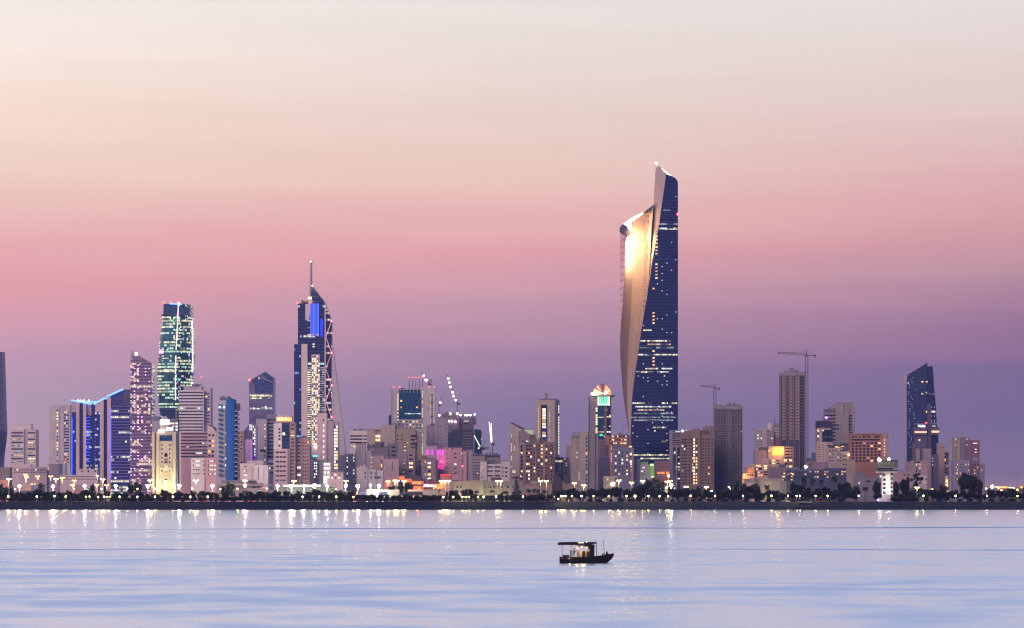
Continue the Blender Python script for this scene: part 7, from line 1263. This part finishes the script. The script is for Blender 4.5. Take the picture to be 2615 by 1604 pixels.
# ------------------------------------------------------------------ cars on the shore road
def cars():
    paint = [flat('paint_silver', (.45, .45, .47), .3, .5), flat('paint_white', (.7, .7, .7), .3), flat('paint_red', (.45, .03, .03), .3), flat('paint_black', (.03, .03, .04), .3)]; tail = emit('tail_light', (1, .04, .04), 14); headl = emit('headlight', (1, .95, .8), 10); tyre = flat('tyre', (.02, .02, .02), .9)
    prof = [(-2.2, .35), (-2.25, .8), (-2.1, .95), (-1.5, 1.0), (-.95, 1.42), (.55, 1.45), (1.2, 1.0), (2.0, .88), (2.25, .65), (2.2, .35)]
    win = [(-1.35, 1.02), (-.9, 1.36), (.5, 1.39), (1.02, 1.02)]
    n = len(prof); V = [(x, y, z) for y in (-.88, .88) for x, z in prof]; Fb = [tuple(range(n)), tuple(range(2*n-1, n-1, -1))] + [(i, (i+1) % n, n+(i+1) % n, n+i) for i in range(n)]
    n2 = 4; Vw = [(x, y, z) for y in (-.9, .9) for x, z in win]; Fw = [(0, 1, 2, 3), (7, 6, 5, 4)] + [(i, (i+1) % 4, 4+(i+1) % 4, 4+i) for i in range(4)]
    zone(440, 1190, 5.6); k = 0
    pos = [('silver car with red tail lights on the shore road, farthest left of the cars', 0, 75, 0), ('dark car braking on the shore road under the left hedge', 3, 290, 0), ('white car nose to tail with the dark car', 1, 220, 0), ('red car on the shore road below the palm', 2, 495, 0), ('dark car with red lights between two hedge shrubs', 3, 630, 0), ('silver car with one flaring red light beneath the blue tower', 0, 790, 0), ('pale van-like car showing its lit side right of the blue tower', 1, 960, 0), ('red car at the end of the queue near the dark kiosks', 2, 1125, 0)]
    for lab, c, x, _ in pos:
        o = bpy.data.objects.new('parked_car', None); COL.objects.link(o); o.location = (wx(x, 3720.5), 3720.5, GZ + .01); o.rotation_euler = (0, 0, 0); tag(o, lab, 'car', 'cars on the shore road')
        link('body', V, Fb, paint[c], o); link('side_windows', Vw, Fw, M_dark, o).name = 'window'
        for wx_ in (-1.35, 1.35):
            for wy in (-.8, .8): a, f = tubegeo((wx_, wy - .12, .33), (wx_, wy + .12, .33), .33, .33, 10); link('wheel', a, f, tyre, o)
        for s_ in (-1, 1): a, f = boxgeo(-2.42, -2.2, s_ * .7 - .22, s_ * .7 + .22, .62, .85); link('tail_light', a, f, tail, o, recalc=False); a, f = boxgeo(2.18, 2.3, s_ * .65 - .2, s_ * .65 + .2, .6, .78); link('headlight', a, f, headl, o, recalc=False)
    zone(1760, 1190, 5.6)
    for lab, c, x in (('red car half hidden by shrubs near the drain outfall', 2, 1850), ('white car parked beneath the clipped hedge of the theatre', 1, 1415)):
        o = bpy.data.objects.new('parked_car', None); COL.objects.link(o); o.location = (wx(x, 3721), 3721, GZ + .36 * 0 + .35); tag(o, lab, 'car', 'cars on the shore road'); link('body', V, Fb, paint[c], o); w = link('window', Vw, Fw, M_dark, o)
        for wx_ in (-1.35, 1.35):
            for wy in (-.8, .8): a, f = tubegeo((wx_, wy - .12, .33), (wx_, wy + .12, .33), .33, .33, 10); link('wheel', a, f, tyre, o)
        o.location.z = GZ + .01
cars()

# each look-alike is told apart by the landmark it stands before and its turn there
ZN = [(70, 'pink low house at far left'), (180, 'pale slab block'), (330, 'neon-outlined towers'), (390, 'lilac-dotted slanted tower'), (455, 'arched stone tower'), (545, 'striped office tower'), (620, 'blue apartment tower'), (700, 'crystal tower'),
      (780, 'amber-topped flats'), (900, 'spired skyscraper'), (1010, 'low whitish block'), (1110, 'orange restaurant'), (1215, 'magenta-lit block'), (1310, 'white balconied flats'), (1415, 'orange-windowed brown flats'), (1530, 'plain taupe flats'),
      (1610, 'slate-blue block'), (1735, 'tallest tower'), (1825, 'brown flats with lit stair'), (1900, 'shorter unfinished tower'), (2020, 'curved theatre'), (2090, 'tall unfinished tower'), (2170, 'glass-fronted block'), (2290, 'harbour control tower'),
      (2420, 'oblique glass tower'), (2520, 'joined slab towers'), (9999, 'far right horizon lights')]
ORD = 'first second third fourth fifth sixth seventh eighth ninth tenth eleventh twelfth thirteenth fourteenth fifteenth sixteenth seventeenth eighteenth nineteenth twentieth'.split()
cnt = {}
for o, ph, x in sorted(PEND, key=lambda q: q[2]):
    z = next(n for e, n in ZN if x < e); k = cnt.get((ph, z), 0); cnt[ph, z] = k + 1
    o['label'] = '%s before the %s, %s from left' % (ph, z, ORD[min(k, 19)])
# ------------------------------------------------------------------ the fishing boat
def boat():
    zone(1380, 1350, 10.2667); D = F * CH / (1350 + 905 / 10.2667 - HY)         # keel line on the water
    b = B('fishing_boat', 'small dark open fishing boat with a flat canopy and warm cabin light crossing the bay', 'boat', D, 1050, z0=0)
    X = lambda x: b.X(x); Z = lambda y: b.Z(y)
    hullm = flat('hull_navy', (.002, .003, .008), .9); dark = flat('boat_black', (.004, .004, .006), .8); wood = flat('boat_wood', (.30, .19, .09), .6); cream = flat('boat_cream', (.55, .45, .30), .6)
    # hull: stations from stern to stem
    st = [(500, 745, .95, 0), (560, 750, 1.1, 0), (700, 755, 1.25, 0), (900, 757, 1.35, 0), (1150, 750, 1.35, 0), (1400, 738, 1.22, 0), (1600, 715, .95, 0), (1750, 690, .60, 0), (1860, 668, .28, 0), (1925, 655, .05, 0)]
    keel = {1400: .0, 1600: .05, 1750: .35, 1860: .95, 1925: 1.5}
    V, Fc = [], []; m = 6
    for x, y, w, _ in st:
        zt = Z(y); zk = -.35 + keel.get(x, 0) * 1.0 if x >= 1400 else -.35
        ring = [(0, zk), (w * .55, zk + .08), (w * .85, (zk + zt) * .42), (w, zt)]
        pts = [(-a, c) for a, c in ring[::-1]] + ring[1:]
        for a, c in pts: V.append((X(x) + (0 if c > 0 else -.0), a, c))
    k = 7
    for i in range(len(st) - 1):
        for j in range(k - 1): a = i * k + j; Fc.append((a, a+1, a+k+1, a+k))
    Fc.append(tuple(range(k))); 
    hull = link('hull', V, Fc, hullm, b.o); 
    md = hull.modifiers.new('thickness', 'SOLIDIFY'); md.thickness = .06; md.offset = -1
    V, Fc = [], []
    for x, y, w, _ in st[:-2]: V += [(X(x), -w * .97, Z(y) - .28), (X(x), w * .97, Z(y) - .28)]
    for i in range(len(st) - 3): a = i * 2; Fc.append((a, a+1, a+3, a+2))
    link('deck', V, Fc, wood, b.o)
    V, Fc = [], []
    for s in (-1, 1):
        for i in range(len(st) - 1): tubegeo((X(st[i][0]), s * st[i][2], Z(st[i][1]) + .02), (X(st[i+1][0]), s * st[i+1][2], Z(st[i+1][1]) + .02), .045, .045, 5, V, Fc)
    link('gunwale_rail', V, Fc, dark, b.o)
    # canopy, cambered
    V, Fc = [], []; n = 8
    for i, (x, yt, yb) in enumerate([(455, 372, 432), (520, 352, 430), (900, 346, 430), (1300, 350, 425), (1480, 352, 385)]):
        for j in range(n + 1): t = j / n * 2 - 1; V.append((X(x), t * 1.3, Z(yt) - .07 * t * t))
        for j in range(n + 1): t = j / n * 2 - 1; V.append((X(x), t * 1.3, Z(yb) + .0))
    w = 2 * (n + 1)
    for i in range(4):
        for j in range(w): a = i * w + j; c = i * w + (j + 1) % w
    for i in range(4):
        o0 = i * w
        for j in range(n): Fc += [(o0+j, o0+j+1, o0+w+j+1, o0+w+j), (o0+n+1+j, o0+w+n+1+j, o0+w+n+2+j, o0+n+2+j)]
        Fc += [(o0, o0+w, o0+w+n+1, o0+n+1), (o0+n, o0+2*n+1, o0+w+2*n+1, o0+w+n)]
    for o0 in (0, 4 * w):
        for j in range(n): Fc.append((o0+j, o0+j+1, o0+n+2+j, o0+n+1+j))
    link('canopy', V, Fc, dark, b.o)
    for x, ys in ((570, 745), (810, 750), (980, 750), (1400, 735)):
        for s in (-1, 1): V, Fc = tubegeo((X(x), s * 1.12, Z(ys) - .2), (X(x), s * 1.15, Z(430)), .05, .05, 6); link('post', V, Fc, cream if x < 1000 else dark, b.o)
    V, Fc = tubegeo((X(1475), 0, Z(715)), (X(1470), 0, Z(385)), .06, .05, 6); link('post', V, Fc, M_pole, b.o)
    # wheelhouse
    V, Fc = boxgeo(X(1290), X(1415), -.85, .85, Z(740), Z(420)); link('wheelhouse_front', V, Fc, hullm, b.o, recalc=False)
    V, Fc = boxgeo(X(960), X(1290), -.78, -.70, Z(735), Z(590)); boxgeo(X(960), X(1290), .70, .78, Z(735), Z(590), V, Fc); link('wheelhouse_side', V, Fc, wood, b.o, recalc=False)
    V, Fc = boxgeo(X(960), X(1295), -.82, .82, Z(470), Z(438)); link('ceiling_beam', V, Fc, dark, b.o, recalc=False)
    V, Fc = boxgeo(X(955), X(985), -.75, .75, Z(735), Z(470)); link('rear_frame', V, Fc, wall('boat_plank', (.24, .18, .10), 60, 0), b.o, recalc=False)
    V, Fc = boxgeo(X(1040), X(1270), -.6, .6, Z(735), Z(640)); link('bench', V, Fc, wall('boat_plank', (.24, .18, .10), 60, 0), b.o, recalc=False)
    V, Fc = ballgeo((X(1235), .1, Z(505)), .38, 12, 8); link('bundled_canvas', V, Fc, flat('canvas_grey', (.5, .47, .45), .9), b.o, smooth=True)
    V, Fc = boxgeo(X(620), X(740), -.4, .4, Z(860), Z(690)); 
    V, Fc = tubegeo((X(668), -1.0, Z(905)), (X(668), -1.0, Z(800)), .22, .30, 8); tubegeo((X(668), -1.0, Z(800)), (X(668), -1.0, Z(690)), .62, .50, 10, V, Fc); link('outboard_motor', V, Fc, dark, b.o)
    V, Fc = boxgeo(X(770), X(840), -1.0, -.5, Z(740), Z(560)); link('crate', V, Fc, wall('boat_plank', (.24, .18, .10), 60, 0), b.o, recalc=False)
    V, Fc = tubegeo((X(1680), 0, Z(690)), (X(1648), 0, Z(270)), .045, .03, 5); link('aerial', V, Fc, dark, b.o)
    for cx_, cw, yt, m_ in ((1060, 55, 610, cream), (1130, 45, 590, dark), (1190, 50, 620, wood), (1250, 35, 600, dark)):
        V, Fc = boxgeo(X(cx_) - cw / 205, X(cx_) + cw / 205, -.85, -.45, Z(740), Z(yt)); link('fish_box', V, Fc, m_, b.o, recalc=False)
    V, Fc = boxgeo(X(1150), X(1420), -1.22, -1.16, Z(470), Z(425)); link('side_valance', V, Fc, dark, b.o, recalc=False)
    V, Fc = tubegeo((X(1745), 0, Z(690)), (X(1742), 0, Z(600)), .17, .14, 8); tubegeo((X(1700), 0, Z(672)), (X(1790), 0, Z(668)), .09, .09, 6, V, Fc); link('bow_bollard', V, Fc, dark, b.o)
    V, Fc = tubegeo((X(1610), 0, Z(690)), (X(1665), 0, Z(655)), .12, .1, 6); link('anchor', V, Fc, dark, b.o)
    lm = emit('boat_lamp', (1, .72, .35), 10); V, Fc = boxgeo(X(1000), X(1120), -.9, -.84, Z(374), Z(360)); V2, F2 = ballgeo((X(1080), -.5, Z(480)), .09, 8, 6); link('lamp', V2, F2, lm, b.o)
    V, Fc = boxgeo(X(985), X(1135), -1.34, -1.28, Z(378), Z(358)); link('canopy_light', V, Fc, emit('canopy_light_warm', (1, .75, .4), 2), b.o, recalc=False)
    V, Fc = ballgeo((X(1210), -.6, Z(345)), .055, 8, 6); link('masthead_lamp', V, Fc, emit('masthead_white', (.9, .92, 1), 16), b.o)
    for x, z, e, yy in ((1120, 520, 90, -1.05), (960, 500, 50, -.9), (760, 780, 14, -1.45)):
        l = bpy.data.lights.new('cabin_light', 'POINT'); l.energy = e; l.color = (1, .68, .32); l.shadow_soft_size = .08; q = bpy.data.objects.new('cabin_light', l); COL.objects.link(q); q.parent = b.o; q.location = (X(x), yy, Z(z))
    # the standing helmsman's mate, under the canopy
    per = bpy.data.objects.new('person', None); COL.objects.link(per); per.location = (X(880) + b.ox, D, Z(755) - .28); tag(per, 'person in dark blue standing under the boat canopy with one hand on a post', 'person')
    J = {'pel': (0, 0, .92), 'chest': (.02, 0, 1.3), 'neck': (.03, 0, 1.5), 'hd': (.05, 0, 1.62), 'top': (.05, 0, 1.74), 'kl': (.02, .1, .5), 'fl': (-.02, .1, .07), 'tl': (.16, .1, .04), 'kr': (.03, -.11, .5), 'fr': (.0, -.11, .07), 'tr': (.18, -.11, .04), 'sl': (.02, .19, 1.42), 'el': (.05, .26, 1.14), 'hl': (.2, .24, .95), 'sr': (.02, -.19, 1.42), 'er': (.18, -.26, 1.2), 'hr': (.36, -.2, 1.38), 'hpl': (0, .1, .88), 'hpr': (0, -.1, .88)}
    E = [('pel', 'chest'), ('chest', 'neck'), ('neck', 'hd'), ('hd', 'top'), ('pel', 'hpl'), ('pel', 'hpr'), ('hpl', 'kl'), ('kl', 'fl'), ('fl', 'tl'), ('hpr', 'kr'), ('kr', 'fr'), ('fr', 'tr'), ('chest', 'sl'), ('sl', 'el'), ('el', 'hl'), ('chest', 'sr'), ('sr', 'er'), ('er', 'hr')]
    RAD = {'pel': .15, 'chest': .16, 'neck': .06, 'hd': .105, 'top': .08, 'kl': .065, 'fl': .05, 'tl': .04, 'kr': .065, 'fr': .05, 'tr': .04, 'sl': .075, 'el': .05, 'hl': .035, 'sr': .075, 'er': .05, 'hr': .035, 'hpl': .1, 'hpr': .1}
    nm = list(J); me = bpy.data.meshes.new('body'); me.from_pydata([J[k] for k in nm], [(nm.index(a), nm.index(c)) for a, c in E], []); ob = bpy.data.objects.new('body', me); COL.objects.link(ob); ob.parent = per
    sk = ob.modifiers.new('skin', 'SKIN'); 
    lay = me.skin_vertices[0].data if me.skin_vertices else None
    if lay is None:
        bm = bmesh.new(); bm.from_mesh(me); bm.verts.layers.skin.verify(); bm.to_mesh(me); bm.free(); lay = me.skin_vertices[0].data
    for i, k in enumerate(nm): lay[i].radius = (RAD[k], RAD[k]); lay[i].use_root = (k == 'pel')
    sb = ob.modifiers.new('smooth', 'SUBSURF'); sb.levels = 2; sb.render_levels = 2
    m, t, p = newmat('clothing_and_skin'); g = G(t); x, y, z = g.xyz(); up_ = g.m('GREATER_THAN', z, 1.5)
    t.links.new(g.mix(up_, (.03, .05, .14), (.28, .16, .10)), p.inputs['Base Color']); p.inputs['Roughness'].default_value = .8; me.materials.append(m)
    V, Fc = ballgeo((.035, 0, 1.69), .115, 10, 8); link('hair', V, Fc, flat('hair_black', (.01, .01, .012), .7), per, smooth=True)
    # five fingers on each hand
    for hx, sgn in (('hl', 1), ('hr', -1)):
        V, Fc = [], []; c = Vector(J[hx]); d = (c - Vector(J['e' + hx[1]])).normalized()
        for i in range(4): q = c + d * .03 + Vector((0, sgn * (i - 1.5) * .018, 0)); e = q + d * (.05 + .01 * (i in (1, 2))); tubegeo(q, e, .009, .008, 5, V, Fc); tubegeo(e, e + (d + Vector((0, 0, -.8))).normalized() * .03, .008, .006, 5, V, Fc)
        tubegeo(c, c + (d + Vector((0, -sgn * 1.0, .2))).normalized() * .055, .011, .008, 5, V, Fc); link('fingers', V, Fc, flat('skin', (.28, .16, .10), .6), per)
boat()
# ------------------------------------------------------------------ air
def haze():
    V, Fc = boxgeo(-14500, 14500, -450, 12500, -2.5, 470)
    m = bpy.data.materials.new('haze_air'); m.use_nodes = True; t = m.node_tree; t.nodes.clear()
    o_ = t.nodes.new('ShaderNodeOutputMaterial'); v = t.nodes.new('ShaderNodeVolumePrincipled')
    v.inputs['Color'].default_value = (.38, .40, .84, 1); v.inputs['Density'].default_value = 2.2e-5; v.inputs['Anisotropy'].default_value = .2
    t.links.new(v.outputs[0], o_.inputs['Volume'])
    o = link('haze', V, Fc, m, recalc=False); o['kind'] = 'stuff'
haze()
